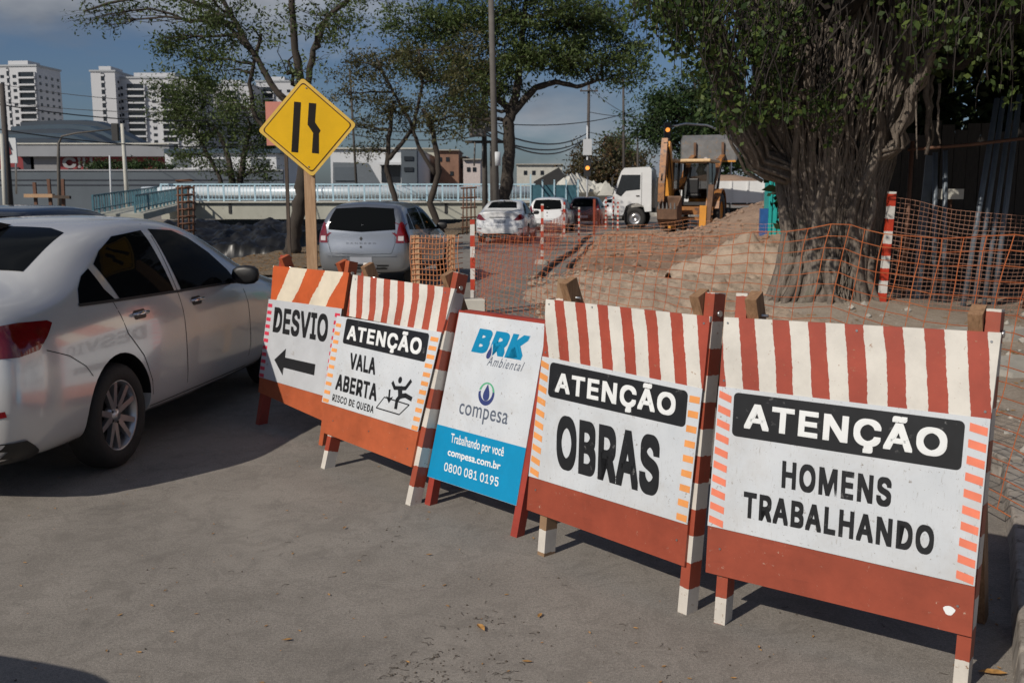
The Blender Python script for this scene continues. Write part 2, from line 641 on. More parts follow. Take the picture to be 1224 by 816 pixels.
M['concrete_pale'] = simple('pale_concrete', (0.50, 0.49, 0.44), 0.8, var=0.12, scale=1.5, bmp=0.15, dirt=((0.26, 0.25, 0.22), 0.62))

# canal trough edges (right bank follows the street)
def canal_r(y): return -6.9 + 0.128 * (y - 26)
CY0, CY1 = 23.0, 240.0
hole = [(canal_r(CY0), CY0), (canal_r(CY1), CY1), (canal_r(CY1) - 17, CY1), (canal_r(CY0) - 17, CY0)]
bm = bmesh.new()
ov = [bm.verts.new((x, y, 0)) for x, y in ((-3500, -60), (3500, -60), (3500, 5000), (-3500, 5000))]
hv = [bm.verts.new((x, y, 0)) for x, y in hole]
ed = [bm.edges.new((l[i], l[(i + 1) % 4])) for l in (ov, hv) for i in range(4)]
bmesh.ops.triangle_fill(bm, use_beauty=True, edges=ed)
bmesh.ops.recalc_face_normals(bm, faces=bm.faces)
me = bpy.data.meshes.new('ground'); bm.to_mesh(me); bm.free()
me.materials.append(M['road'])
ground = bpy.data.objects.new('ground', me); COL.objects.link(ground)
if me.polygons[0].normal.z < 0: me.flip_normals()
tag(ground, kind='structure')

mb = MB()
H = [Vector((x, y, 0)) for x, y in hole]
D = Vector((0, 0, -2.6))
for i in range(4):
    j = (i + 1) % 4
    mb.face([H[i], H[j], H[j] + D, H[i] + D])
tag(mb.build('canal_bank', M['canal_bank']), kind='structure')
m, t, b = NM('canal_water')
b.inputs['Base Color'].default_value = (0.012, 0.015, 0.012, 1)
b.inputs['Roughness'].default_value = 0.12
wn = noise_node(t, 1.5, 4, 0.6)
bump(t, b, wn.outputs[0], 0.15, 0.05)
mb = MB()
mb.face([Vector((p.x, p.y, -2.3)) for p in H])
tag(mb.build('canal_water', m), kind='structure')


def height_sheet(name, x0, x1, y0, y1, nx, ny, hf, mat, inside=None, zoff=0.004):
    xs = np.linspace(x0, x1, nx); ys = np.linspace(y0, y1, ny)
    mb = MB()
    vs = []
    for y in ys:
        for x in xs:
            vs.append((x, y, hf(x, y) + zoff))
    fs = []
    for j in range(ny - 1):
        for i in range(nx - 1):
            cx, cy = (xs[i] + xs[i + 1]) / 2, (ys[j] + ys[j + 1]) / 2
            if inside is None or inside(cx, cy):
                a = j * nx + i
                fs.append((a, a + 1, a + nx + 1, a + nx))
    mb.raw(vs, fs, 0, True)
    return mb.build(name, mat, fixn=False)

from mathutils import noise as mn
def fbm(x, y, z=0.0, o=4):
    return mn.fractal(Vector((x, y, z)), 1.0, 2.0, o)
def gauss(x, y, cx, cy, rx, ry, h, p=1.0):
    q = ((x - cx) / rx) ** 2 + ((y - cy) / ry) ** 2
    return h * math.exp(-q ** p)

# the dug-up strip: brown earth heaped up towards the machine
def dirt_edge(y):           # left edge of the dirt
    return 0.85 + 0.132 * (y - 20.4) + 0.10 * math.sin(y * 1.3)
def dirt_h(x, y):
    h = 0.03 + gauss(x, y, 8.5, 31, 2.1, 4.0, 1.35) + gauss(x, y, 5.0, 29, 3.0, 4.0, 0.22) + gauss(x, y, 3.4, 25, 1.8, 3.4, 0.20)
    h += gauss(x, y, 6.0, 23.5, 2.0, 2.5, 0.30)
    e = max(0.0, min(1.0, (x - dirt_edge(y)) / 0.7))
    e *= max(0.0, min(1.0, (y - 11.5) / 2.5)) * max(0, min(1.0, (46 - y) / 4))
    h += 0.07 * fbm(x * 1.6, y * 1.6) + 0.05 * fbm(x * 5, y * 4, 3)
    return -0.05 + (h + 0.05) * e
tag(height_sheet('dirt_ground', -0.4, 13, 11.5, 46, 180, 320, dirt_h, M['dirt'], lambda x, y: x > dirt_edge(y) - 0.1, 0.004), kind='structure')

# pale sand tipped in front of the earth
def sand_heap(name, cx, cy, rx, ry, h, seed, label, base=0.0, pk=0.8):
    n = 80
    mb = MB()
    vs, fs = [], []
    for j in range(n):
        for i in range(n):
            u = -1 + 2 * i / (n - 1); v = -1 + 2 * j / (n - 1)
            x = u * rx; y = v * ry
            r = math.sqrt(u * u + v * v) * (1 + 0.22 * fbm(u * 1.5 + seed, v * 1.5))
            z = h * max(0.0, 1 - r ** 1.05) ** pk * (1 + .25 * fbm(x * 1.3, y * 1.3, seed)) + (0.08 * fbm(x * 3, y * 3, seed) + .04 * fbm(x * 9, y * 9, seed)) * (1 if r < 1 else 0)
            if r >= 0.98: z = -0.12
            vs.append((x, y, z))
    for j in range(n - 1):
        for i in range(n - 1):
            a = j * n + i
            q = (a, a + 1, a + n + 1, a + n)
            if max(vs[k][2] for k in q) > -0.1:
                fs.append(q)
    mb.raw(vs, fs, 0, True)
    o = mb.build(name, M['sand'], fixn=False)
    o.location = (cx, cy, base)
    return tag(o, label, 'sand heap')
sand_heap('sand_heap', 4.45, 17.8, 1.6, 2.2, 0.86, 1.0, 'pale sand heap with a peaked top in front of the brown earth', 0.05)
sand_heap('sand_heap', 1.9, 13.0, 1.5, 2.0, 0.36, 5.0, 'low pale sand heap just behind the orange works barricade', 0.0, 1.0)
sand_heap('sand_heap', 3.2, 14.3, 1.7, 1.7, 0.34, 9.0, 'flat pale sand heap between the peaked heap and the tree', 0.02, 1.0)

def sandg_h(x, y):
    e = min(max(0, (x - (0.25 + .25 * math.sin(y * 1.1) + .12 * fbm(x, y))) / 0.9), max(0, (y - 8.3) / 1.5), 1)
    return -0.04 + e * (0.14 + 0.10 * fbm(x * .8, y * .8) + 0.05 * fbm(x * 3.2, y * 3.2, 2) + 0.035 * fbm(x * 11, y * 11, 4) + gauss(x, y, 2.0, 12.8, 1.2, 1.5, .30) + gauss(x, y, 3.2, 15.2, 1.1, 1.3, .28))
tag(height_sheet('sand_ground', 0.1, 4.4, 8.3, 19, 130, 260, sandg_h, M['sand'], None, 0.008), kind='structure')

# dusty pavement round the fig tree
def pave_h(x, y):
    h = 0.10 + 0.02 * fbm(x * 1.2, y * 1.2) + gauss(x, y, 4.45, 13.1, 1.3, 1.15, 0.26)
    kx = 1.80 + 0.50 * (y - 3.2)
    kx = min(kx, 2.92 + (y - 5.5) * 0.02)
    return h if x > kx - 0.1 else -0.1
tag(height_sheet('pavement', 1.4, 30, 0.5, 60, 240, 300, pave_h, M['pavement_soil'],
                 lambda x, y: x > min(1.74 + 0.5 * (y - 3.2), 2.86 + (y - 5.5) * 0.02) + 0.13 and (y < 13.5 or x > 10 or (y < 16 and x > 4))), kind='structure')
M['kerb_mat'] = simple('worn_kerb', (0.30, 0.27, 0.235), 0.9, var=0.3, scale=6, bmp=0.6, dirt=((0.14, 0.12, 0.10), 0.52))
def kerb_strip():
    mb = MB()
    pts = [(1.12, 1.9), (1.72, 3.1), (2.32, 4.3), (2.85, 5.45), (2.95, 8.0), (3.0, 11.0)]
    pieces = []
    for a, b2 in zip(pts, pts[1:]):
        a = Vector((*a, 0)); b2 = Vector((*b2, 0))
        k = max(1, round((b2 - a).length / 0.65))
        for i in range(k):
            pieces.append((a.lerp(b2, i / k), a.lerp(b2, (i + 1) / k)))
    root = thing('kerb', 'worn pale concrete kerb at the foot of the right-hand barricade', 'kerb')
    tag(root, kind=None)
    for i, (a, c) in enumerate(pieces):
        d = (c - a).normalized(); s = Vector((d.y, -d.x, 0))
        m_ = MB()
        j = 0.006 * rnd.random()
        A, C = a + d * 0.006, c - d * 0.006
        z = 0.125 + rnd.uniform(-.012, .012)
        w = 0.17
        base = [A, A + s * w, C + s * w, C]
        top = [p + Vector((0, 0, z)) + (s * 0.018 if k in (0, 3) else s * 0) for k, p in enumerate(base)]
        m_.hexa([p + Vector((0, 0, -0.05)) for p in base][::-1], top[::-1])
        o = m_.build('kerbstone', M['kerb_mat'], root)
        bv = o.modifiers.new('b', 'BEVEL'); bv.width = 0.012; bv.segments = 2
kerb_strip()

# near verge under the trees along the canal
def verge_h(x, y): return 0.04 + 0.03 * fbm(x, y)
tag(height_sheet('verge', -9.5, 10, 16, 80, 100, 160, verge_h, M['verge'],
                 lambda x, y: canal_r(y) + 0.02 < x < canal_r(y) + 3.0 and y > 19 + 0.5 * math.sin(x * 2)), kind='structure')

# ================================================================ BARRICADES
def board_frame(yaw, lean):
    L = R(lean)
    sl, cl = math.sin(L), math.cos(L)
    def fr(u, v, w=0.0):
        return Vector((u, v * sl - w * cl, v * cl + w * sl))
    return fr

def dash_column(fr, ql, n, mat, parent, w, duty=0.5, name='edge_dash', slope=0.0, phase=0.0):
    BL, BR, TR, TL = [Vector(q) for q in ql]
    for i in range(n):
        t0 = (i + phase) / n; t1 = (i + phase + duty) / n
        if t1 > 1: t1 = 1
        def P(s, t):
            return (BL * (1 - s) + BR * s) * (1 - t) + (TL * (1 - s) + TR * s) * t
        j0, j1 = rnd.uniform(-.01, .01) / 8, slope / n
        q = [P(0.04, t0 + j0 + j1), P(0.96, t0 + j0), P(0.96, t1 + j0), P(0.04, t1 + j0 + j1)]
        poly_on(fr, [tuple(x) for x in q], w, mat, name, parent)

def frame_legs(root, fr, lean, W, H, mats, uL, uR, foot=0.0, back=0.62, rear_mat=None, wd=0.045, dp=0.07, rear_u=0.05, bolt=True, rear_h=None, rtops=None):
    """two front legs behind the board, two rear legs spread back, stretchers and bolts"""
    L = R(lean)
    rear_mat = rear_mat or M['wood']
    rear_h = rear_h or H
    for k, u in enumerate((uL, uR)):
        m = MB()
        m.bar(fr(u, 0.0, -dp / 2 - 0.001), fr(u, H, -dp / 2 - 0.001), wd, dp, up=fr(0, 0, 1) - fr(0, 0, 0))
        o = m.build('front_leg', mats[k], root)
        bv = o.modifiers.new('b', 'BEVEL'); bv.width = 0.003; bv.segments = 1
        sgn = 1 if k == 0 else -1
        ur = u + sgn * (wd + 0.004)
        top = fr(ur, rear_h - 0.015, -dp / 2 - 0.03)
        foot_p = Vector((ur, back + 0.02, 0.0))
        piv = fr(ur, rear_h - 0.08, -dp / 2)
        d = (piv - foot_p).normalized()
        m = MB()
        m.bar(foot_p, piv + d * 0.085, wd, dp, up=(0, 1, 0))
        o = m.build('rear_leg', rear_mat, root)
        bv = o.modifiers.new('b', 'BEVEL'); bv.width = 0.003; bv.segments = 1
        if bolt:
            m = MB()
            p = fr(u, rear_h - 0.08, -dp / 2)
            m.tube([p + Vector((-0.066 if sgn < 0 else -0.032, 0, 0)), p + Vector((0.032 if sgn < 0 else 0.066 + .03, 0, 0))], 0.006, 8)
            m.tube([p + Vector((0.024, 0, 0)), p + Vector((0.033, 0, 0))] if sgn < 0 else [p + Vector((-0.033, 0, 0)), p + Vector((-0.024, 0, 0))], 0.013, 6)
            m.build('bolt', M['steel'], root)
    # low stretcher between the rear legs
    m = MB()
    z = 0.42
    f = z / (rear_h * math.cos(L))
    yb = (back + 0.02) * (1 - f) + fr(0, rear_h, 0).y * f + 0.05
    m.bar((uL + 0.06, yb, z), (uR - 0.06, yb, z), 0.05, 0.02, up=(0, 1, 0))
    m.build('stretcher', rear_mat, root)

def nails(fr, root, pts, w):
    for u, v in pts:
        m = MB()
        m.tube([fr(u, v, w), fr(u, v, w + 0.0015)], 0.0045, 6)
        m.build('nail', M['steel'], root)

def make_barricade(label, pos, yaw, lean):
    root = thing('warning_barricade', label, 'barricade', (pos[0], pos[1], 0), R(-yaw), 'timber warning barricades lined up across the lane')
    return root, board_frame(yaw, lean)

# --- 5: HOMENS TRABALHANDO
root, fr = make_barricade('wooden barricade reading HOMENS TRABALHANDO under a black header, beside the kerb', (.754, 3.564), 35.8, 4.8)
slab(fr, [(.002, .922), (.948, .925), (.956, 1.211), (.004, 1.191)], -0.001, 0.014,
     stripe_mat('stripes_homens', 7.2, 0.26, 0.32, 0.48, (0.38, 0.066, 0.038), CREAM, 0.635), 'striped_board', root)
slab(fr, [(-.003, .196), (.95, .196), (.946, .39), (-.006, .40)], -0.001, 0.013, M['red_paint'], 'lower_board', root)
slab(fr, [(.006, .385), (.938, .372), (.940, .93), (.010, .93)], -0.012, -0.002, M['wood_pale'], 'backing_board', root)
slab(fr, [(-.006, .382), (.946, .369), (.948, .929), (.002, .926)], 0.0145, 0.0175, M['white_sheet'], 'sign_plate', root)
poly_on(fr, rounded([(.068, .745), (.874, .745), (.874, .911), (.066, .911)], .018), 0.0184, M['black_print'], 'black_header', root)
put_text('ATENÇÃO', [(.114, .781), (.825, .781), (.825, .876), (.114, .876)], fr, 0.0200, M['white_print'], root, 0.027, spacing=1.10)
put_text('HOMENS', [(.274, .581), (.662, .581), (.660, .682), (.271, .682)], fr, 0.0192, M['black_print'], root, 0.032, spacing=1.14)
put_text('TRABALHANDO', [(.134, .443), (.811, .443), (.809, .542), (.132, .542)], fr, 0.0192, M['black_print'], root, 0.032, spacing=1.14)
dash_column(fr, [(-.004, .384), (.060, .384), (.059, .921), (.005, .925)], 10, M['dash_red'], root, 0.0184, 0.5, slope=0.25)
dash_column(fr, [(.885, .373), (.944, .373), (.946, .926), (.886, .926)], 10, M['dash_red'], root, 0.0184, 0.5, slope=0.2)
frame_legs(root, fr, 4.8, .95, 1.285, (stripe_mat('leg_paint_homens', 0.0, 0.5, 4.7, 0.5, ORANGE, (0.62, 0.58, 0.52), 0.60, (0.24, 0.15, 0.09)), M['banded']), .062, .926, rear_mat=M['wood'])
nails(fr, root, [(.02, 1.17), (.93, 1.18), (.02, .95), (.93, .95), (.05, .3), (.9, .29), (.5, 1.18)], 0.0145)
mb = MB(); c = fr(.875, .268, .0138)
mb.face([fr(.875 + .018 * math.cos(a) * (1 + .2 * math.sin(3 * a)), .268 + .016 * math.sin(a), .0138) for a in np.linspace(0, 6.0, 14)])
mb.build('paint_splash', M['white_print'], root)

# --- 4: OBRAS
root, fr = make_barricade('wooden barricade reading ATENÇÃO OBRAS in big black letters with yellow-orange side dashes', (.079, 4.305), 48.7, 5.3)
slab(fr, [(.013, .912), (.922, .90), (.926, 1.189), (.005, 1.181)], -0.001, 0.014,
     stripe_mat('stripes_obras', 6.9, 0.14, 0.45, 0.46, (0.40, 0.070, 0.040), CREAM, 0.635), 'striped_board', root)
slab(fr, [(-.022, .194), (.907, .195), (.907, .38), (-.021, .37)], -0.001, 0.013, M['red_paint'], 'lower_board', root)
slab(fr, [(-.01, .36), (.90, .37), (.91, .91), (.02, .92)], -0.012, -0.002, M['wood_pale'], 'backing_board', root)
slab(fr, [(-.021, .355), (.907, .365), (.922, .908), (.013, .920)], 0.0145, 0.0175, M['white_sheet'], 'sign_plate', root)
poly_on(fr, rounded([(.068, .744), (.856, .743), (.856, .888), (.070, .902)], .022), 0.0184, M['black_print'], 'black_header', root)
put_text('ATENÇÃO', [(.114, .772), (.801, .778), (.800, .868), (.113, .860)], fr, 0.0200, M['white_print'], root, 0.027, spacing=1.10)
put_text('OBRAS', [(.155, .436), (.752, .440), (.738, .682), (.139, .672)], fr, 0.0192, M['black_print'], root, 0.034, spacing=1.06)
dash_column(fr, [(-.016, .360), (.049, .360), (.065, .917), (.008, .917)], 10, M['dash_orange'], root, 0.0184, 0.5, slope=0.25)
dash_column(fr, [(.848, .373), (.904, .372), (.918, .906), (.864, .906)], 9, M['dash_orange'], root, 0.0184, 0.45)
frame_legs(root, fr, 5.3, .92, 1.28, (stripe_mat('leg_paint_obras', 0.0, 0.42, 4.7, 0.5, (0.30, 0.19, 0.11), (0.64, 0.60, 0.54), 0.66, (0.3, 0.2, 0.12)), stripe_mat('leg_paint_obras_right', 0.0, 0.5, 4.7, 0.5, ORANGE, (0.62, 0.58, 0.52), 0.62, (0.24, 0.15, 0.09))), .080, .905, rear_mat=M['wood'])
nails(fr, root, [(.03, 1.16), (.90, 1.16), (.03, .94), (.03, .3), (.86, .29), (.3, 1.17)], 0.0145)

# --- 3: water company board
root = thing('company_board', 'white and blue company board reading BRK Ambiental and compesa, on a red frame', 'sign board', (-.472, 4.997, 0), R(-46.4))
fr = board_frame(46.4, 13.9)
slab(fr, [(-.011, .148), (.682, .150), (.674, 1.049), (.012, 1.05)], 0.001, 0.005, M['white_sheet'], 'sign_plate', root)
poly_on(fr, [(-.0105, .149), (.6815, .151), (.680, .435), (-.0045, .435)], 0.0058, M['blue_print'], 'blue_panel', root)
put_text('BRK', [(.180, .852), (.560, .853), (.560, .979), (.180, .980)], fr, 0.0064, M['blue_logo'], root, 0.050, spacing=1.1, shear=0.10)
def drop(cx, cy, h, w, sh=0.0, n=24):
    pts = []
    for i in range(n):
        a = 2 * math.pi * i / n
        y = -math.cos(a)
        r = math.sin(a) * (math.sin((math.acos(max(-1, min(1, y)))) / 2) ** 1.3)
        pts.append((cx + w * r + sh * y, cy - h * y * -1 if False else cy + h * y))
    return pts
def dropshape(cx, cy, h, w, sh=0.0):
    """tear drop with its tip upward"""
    pts = []
    for i in range(28):
        a = 2 * math.pi * i / 28
        y = -math.cos(a)                        # -1 bottom .. 1 top
        half = math.sin(a) * (0.5 * (1 - y)) ** 0.75
        pts.append((cx + w * half + sh * y, cy + h * y))
    return pts
poly_on(fr, dropshape(.308, .868, .044, .030, .010), 0.0070, M['white_sheet'], 'drop_outline', root)
poly_on(fr, dropshape(.306, .866, .036, .024, .008), 0.0075, M['navy_print'], 'drop', root)
put_text('Ambiental', [(.305, .797), (.560, .798), (.560, .834), (.305, .833)], fr, 0.0058, M['grey_print'], root, 0.0, spacing=1.25, shear=0.05)
mb = MB()
def ringpts(cx, cy, ro_x, ro_y, ri_x, ri_y, a0, a1, n=22, dy=0.0):
    o_, i_ = [], []
    for k in range(n + 1):
        a = R(a0 + (a1 - a0) * k / n)
        o_.append((cx + ro_x * math.cos(a), cy + ro_y * math.sin(a)))
        i_.append((cx + ri_x * math.cos(a), cy + dy + ri_y * math.sin(a)))
    return o_, i_
for (a0, a1, m_) in ((175, 372, 'navy_print'), (12, 168, 'green_print')):
    o_, i_ = ringpts(.334, .651, .060, .060, .044, .044, a0, a1, dy=.008)
    mb = MB()
    for k in range(len(o_) - 1):
        mb.face([fr(*o_[k], .0058), fr(*o_[k + 1], .0058), fr(*i_[k + 1], .0058), fr(*i_[k], .0058)])
    mb.build('emblem_ring', M[m_], root)
poly_on(fr, dropshape(.335, .660, .044, .034), 0.0064, M['navy_print'], 'emblem_drop', root)
put_text('compesa', [(.150, .519), (.522, .524), (.520, .578), (.147, .574)], fr, 0.0058, M['grey_print'], root, 0.006, ref='x', spacing=1.05)
put_text('Trabalhando por você', [(.127, .361), (.536, .365), (.534, .401), (.124, .397)], fr, 0.0072, M['white_print'], root, 0.012)
put_text('compesa.com.br', [(.122, .290), (.530, .295), (.527, .333), (.119, .328)], fr, 0.0072, M['white_print'], root, 0.022, ref='h')
put_text('0800 081 0195', [(.114, .206), (.537, .212), (.532, .257), (.111, .250)], fr, 0.0072, M['white_print'], root, 0.010)
for u0, u1 in ((0.000, 0.045), (0.672, 0.717)):
    m_ = MB(); m_.bar(fr((u0 + u1) / 2, 0, -.025), fr((u0 + u1) / 2, 1.062, -.025), .045, .05, up=fr(0, 0, 1))
    m_.build('front_leg', M['red_dark'], root)
m_ = MB(); m_.bar(fr(.047, 1.055, -.02), fr(.669, 1.055, -.02), .03, .04, up=(0, 1, 0)); m_.build('top_rail', M['red_dark'], root)
m_ = MB(); m_.bar(fr(.047, .17, -.02), fr(.669, .17, -.02), .03, .04, up=(0, 1, 0)); m_.build('bottom_rail', M['red_dark'], root)
for u in (.062, .655):
    m_ = MB(); m_.bar((u, .78, 0), fr(u, 1.05, -.065), .035, .05, up=(0, 1, 0)); m_.build('rear_leg', M['red_dark'], root)

# --- 2: VALA ABERTA
root, fr = make_barricade('wooden barricade reading VALA ABERTA with a falling-man pictogram, left of the blue company board', (-1.200, 5.729), 49.6, 15.3)
slab(fr, [(.004, .94), (.992, .938), (1.026, 1.188), (-.021, 1.197)], -0.001, 0.014,
     stripe_mat('stripes_vala', 7.1, 0.25, 0.37, 0.47, (0.44, 0.085, 0.045), CREAM, 0.635), 'striped_board', root)
slab(fr, [(-.02, .211), (.967, .202), (.965, .405), (-.05, .40)], -0.001, 0.013, M['orange_paint'], 'lower_board', root)
slab(fr, [(-.03, .40), (.95, .40), (.98, .94), (.01, .94)], -0.012, -0.002, M['wood_pale'], 'backing_board', root)
slab(fr, [(-.068, .389), (.965, .396), (.992, .945), (-.100, .930)], 0.0145, 0.0175, M['white_sheet'], 'sign_plate', root)
poly_on(fr, rounded([(.030, .771), (.904, .769), (.890, .926), (.018, .925)], .018), 0.0184, M['black_print'], 'black_header', root)
put_text('ATENÇÃO', [(.070, .800), (.848, .802), (.840, .892), (.058, .886)], fr, 0.0200, M['white_print'], root, 0.027, spacing=1.10)
put_text('VALA', [(.165, .630), (.450, .632), (.428, .730), (.145, .726)], fr, 0.0192, M['black_print'], root, 0.030, spacing=1.08)
put_text('ABERTA', [(.056, .486), (.518, .488), (.500, .586), (.046, .582)], fr, 0.0192, M['black_print'], root, 0.030, spacing=1.08)
put_text('RISCO DE QUEDA', [(.048, .415), (.512, .417), (.508, .459), (.044, .456)], fr, 0.0192, M['black_print'], root, 0.016, spacing=1.1)
mb = MB()
def stroke(pts, w, z=0.0184):
    for a, c in zip(pts, pts[1:]):
        a = Vector(a); c = Vector(c); d = (c - a).normalized(); n_ = Vector((-d.y, d.x)) * w / 2
        e = d * w * 0.15
        mb.face([fr(*(a - n_ - e), z), fr(*(c - n_ + e), z), fr(*(c + n_ + e), z), fr(*(a + n_ - e), z)])
stroke([(.531, .453), (.766, .454), (.840, .521), (.590, .524), (.531, .453)], .007)
mb.build('pictogram_pit', M['black_print'], root)
mb = MB()
stroke([(.640, .618), (.672, .590), (.725, .598)], .022, .0190)
stroke([(.722, .596), (.775, .604), (.812, .652)], .022, .0194)
stroke([(.722, .600), (.745, .545)], .038, .0198)
stroke([(.742, .555), (.718, .528), (.722, .482)], .026, .0202)
stroke([(.745, .555), (.790, .566), (.850, .556)], .026, .0206)
hp = Vector((.708, .641))
mb.face([fr(hp.x + .018 * math.cos(a), hp.y + .019 * math.sin(a), .0190) for a in np.linspace(0, 2 * math.pi, 16, False)])
mb.build('pictogram_man', M['black_print'], root)
mb = MB()
stroke([(.628, .572), (.640, .515)], .016, .0190)
mb.face([fr(.605, .534, .0190), fr(.645, .498, .0190), fr(.674, .540, .0190), fr(.641, .528, .0190)])
mb.build('pictogram_arrow', M['black_print'], root)
dash_column(fr, [(-.062, .394), (.015, .394), (-.030, .915), (-.094, .915)], 10, M['dash_orange'], root, 0.0184, 0.42)
dash_column(fr, [(.900, .398), (.962, .399), (.984, .938), (.905, .938)], 11, M['dash_orange'], root, 0.0184, 0.48)
frame_legs(root, fr, 15.3, .99, 1.28, (stripe_mat('leg_paint_vala', 0.0, 0.48, 4.7, 0.42, (0.36, 0.06, 0.03), (0.66, 0.62, 0.56), 0.66, (0.3, 0.2, 0.12)), M['banded']), .070, .985, back=.80, rear_mat=M['wood'])
nails(fr, root, [(.02, 1.17), (.95, 1.16), (.02, .97), (.1, .3), (.9, .29), (.5, .31)], 0.0145)

# --- 1: DESVIO
root, fr = make_barricade('wooden barricade reading DESVIO over a black left arrow, with slanted cream stripes', (-1.880, 6.835), 45.4, 11.9)
slab(fr, [(.005, .905), (.915, .92), (.919, 1.16), (-.029, 1.157)], -0.001, 0.014,
     stripe_mat('stripes_desvio', 2.17, 0.33, -0.35, 0.5, (0.60, 0.115, 0.03), (0.74, 0.66, 0.52), 0.72), 'striped_board', root)
slab(fr, [(.019, .235), (.871, .165), (.893, .345), (.005, .355)], -0.001, 0.013, M['orange_paint'], 'lower_board', root)
slab(fr, [(.01, .35), (.88, .34), (.89, .91), (.01, .91)], -0.012, -0.002, M['wood_pale'], 'backing_board', root)
slab(fr, [(.005, .343), (.894, .327), (.903, .919), (-.018, .912)], 0.0145, 0.0175, simple('grey_plate', (0.50, 0.52, 0.55), 0.45, var=0.08, dirt=((0.35, 0.33, 0.31), 0.62)), 'sign_plate', root)
put_text('DESVIO', [(.100, .683), (.790, .683), (.765, .866), (.082, .862)], fr, 0.0192, M['black_print'], root, 0.028, spacing=1.06)
poly_on(fr, [(.177, .490), (.313, .395), (.313, .450), (.699, .447), (.694, .522), (.312, .522), (.307, .585)], 0.0184, M['black_print'], 'arrow', root)
dash_column(fr, [(.006, .347), (.073, .347), (.045, .906), (-.015, .906)], 11, M['dash_crimson'], root, 0.0184, 0.5)
dash_column(fr, [(.834, .345), (.890, .345), (.896, .910), (.832, .910)], 11, M['dash_crimson'], root, 0.0184, 0.5)
frame_legs(root, fr, 11.9, .9, 1.24, (M['red_dark'], M['orange_paint']), .045, .86, back=.70, rear_mat=M['orange_paint'])

# ================================================================ CARS
def paint(name, col, metal=0.0, rough=0.30):
    m, t, b = NM(name)
    n = noise_node(t, 2.0, 5, 0.6)
    f = ramp(t, n.outputs[0], [(0.35, tuple(c * 0.93 for c in col)), (0.7, col)]).outputs[0]
    t.links.new(f, b.inputs['Base Color'])
    b.inputs['Metallic'].default_value = metal
    b.inputs['Roughness'].default_value = rough
    b.inputs['Coat Weight'].default_value = 0.75
    b.inputs['Coat Roughness'].default_value = 0.03
    return m
M['glass_dark'] = simple('tinted_glass', (0.006, 0.007, 0.008), 0.03, var=0.0, spec=0.10)
M['glass_dark'].node_tree.nodes['Principled BSDF'].inputs['IOR'].default_value = 1.18
M['black_plastic'] = simple('black_plastic', (0.012, 0.012, 0.013), 0.45, var=0.1)
M['rubber'] = simple('tyre_rubber', (0.018, 0.017, 0.016), 0.75, var=0.25, scale=20, bmp=0.1)
M['alloy'] = simple('alloy', (0.48, 0.48, 0.49), 0.30, 0.85, var=0.05)
M['chrome'] = simple('chrome', (0.6, 0.6, 0.62), 0.12, 1.0, var=0.02)
M['lamp_red'] = simple('red_lens', (0.16, 0.006, 0.008), 0.08, var=0.25, scale=12, coat=1.0)
M['lamp_clear'] = simple('clear_lens', (0.55, 0.5, 0.5), 0.1, var=0.1, coat=1.0)
M['gap'] = simple('panel_gap', (0.01, 0.01, 0.01), 0.8, var=0.0)
M['plate'] = simple('number_plate', (0.32, 0.34, 0.38), 0.4, var=0.05)

SEDAN = [  # x, shift?, (y,z) rows p1..p7, top z
    (-.98, (.60, .24), (.70, .34), (.735, .58), (.70, .80), (.66, .98), (.56, 1.045), (.30, 1.062), 1.068),
    (-.90, (.68, .22), (.79, .33), (.815, .58), (.79, .81), (.735, .99), (.62, 1.062), (.34, 1.082), 1.088),
    (-.68, (.74, .20), (.845, .32), (.862, .58), (.845, .82), (.785, 1.00), (.66, 1.080), (.36, 1.104), 1.110),
    (-.42, (.76, .20), (.858, .32), (.868, .58), (.856, .82), (.800, .995), (.665, 1.115), (.42, 1.142), 1.150),
    (-.05, (.77, .20), (.862, .32), (.870, .58), (.860, .81), (.812, .985), (.645, 1.262), (.50, 1.305), 1.320),
    (.35, (.77, .19), (.864, .31), (.872, .58), (.864, .81), (.818, .975), (.625, 1.368), (.49, 1.418), 1.436),
    (.95, (.77, .18), (.864, .29), (.868, .57), (.864, .80), (.820, .960), (.630, 1.398), (.49, 1.455), 1.474),
    (1.50, (.77, .18), (.864, .29), (.866, .57), (.862, .79), (.820, .945), (.640, 1.345), (.50, 1.412), 1.432),
    (1.95, (.77, .18), (.862, .30), (.866, .57), (.860, .79), (.820, .935), (.690, 1.150), (.56, 1.205), 1.225),
    (2.35, (.76, .19), (.862, .31), (.868, .57), (.856, .79), (.810, .925), (.730, .985), (.55, 1.015), 1.025),
    (2.85, (.75, .20), (.850, .32), (.858, .57), (.838, .76), (.780, .860), (.660, .905), (.40, .940), .948),
    (3.20, (.70, .21), (.780, .32), (.785, .55), (.765, .70), (.710, .790), (.600, .835), (.36, .860), .866),
    (3.40, (.56, .22), (.640, .32), (.650, .52), (.630, .64), (.580, .700), (.480, .735), (.30, .755), .760),
]
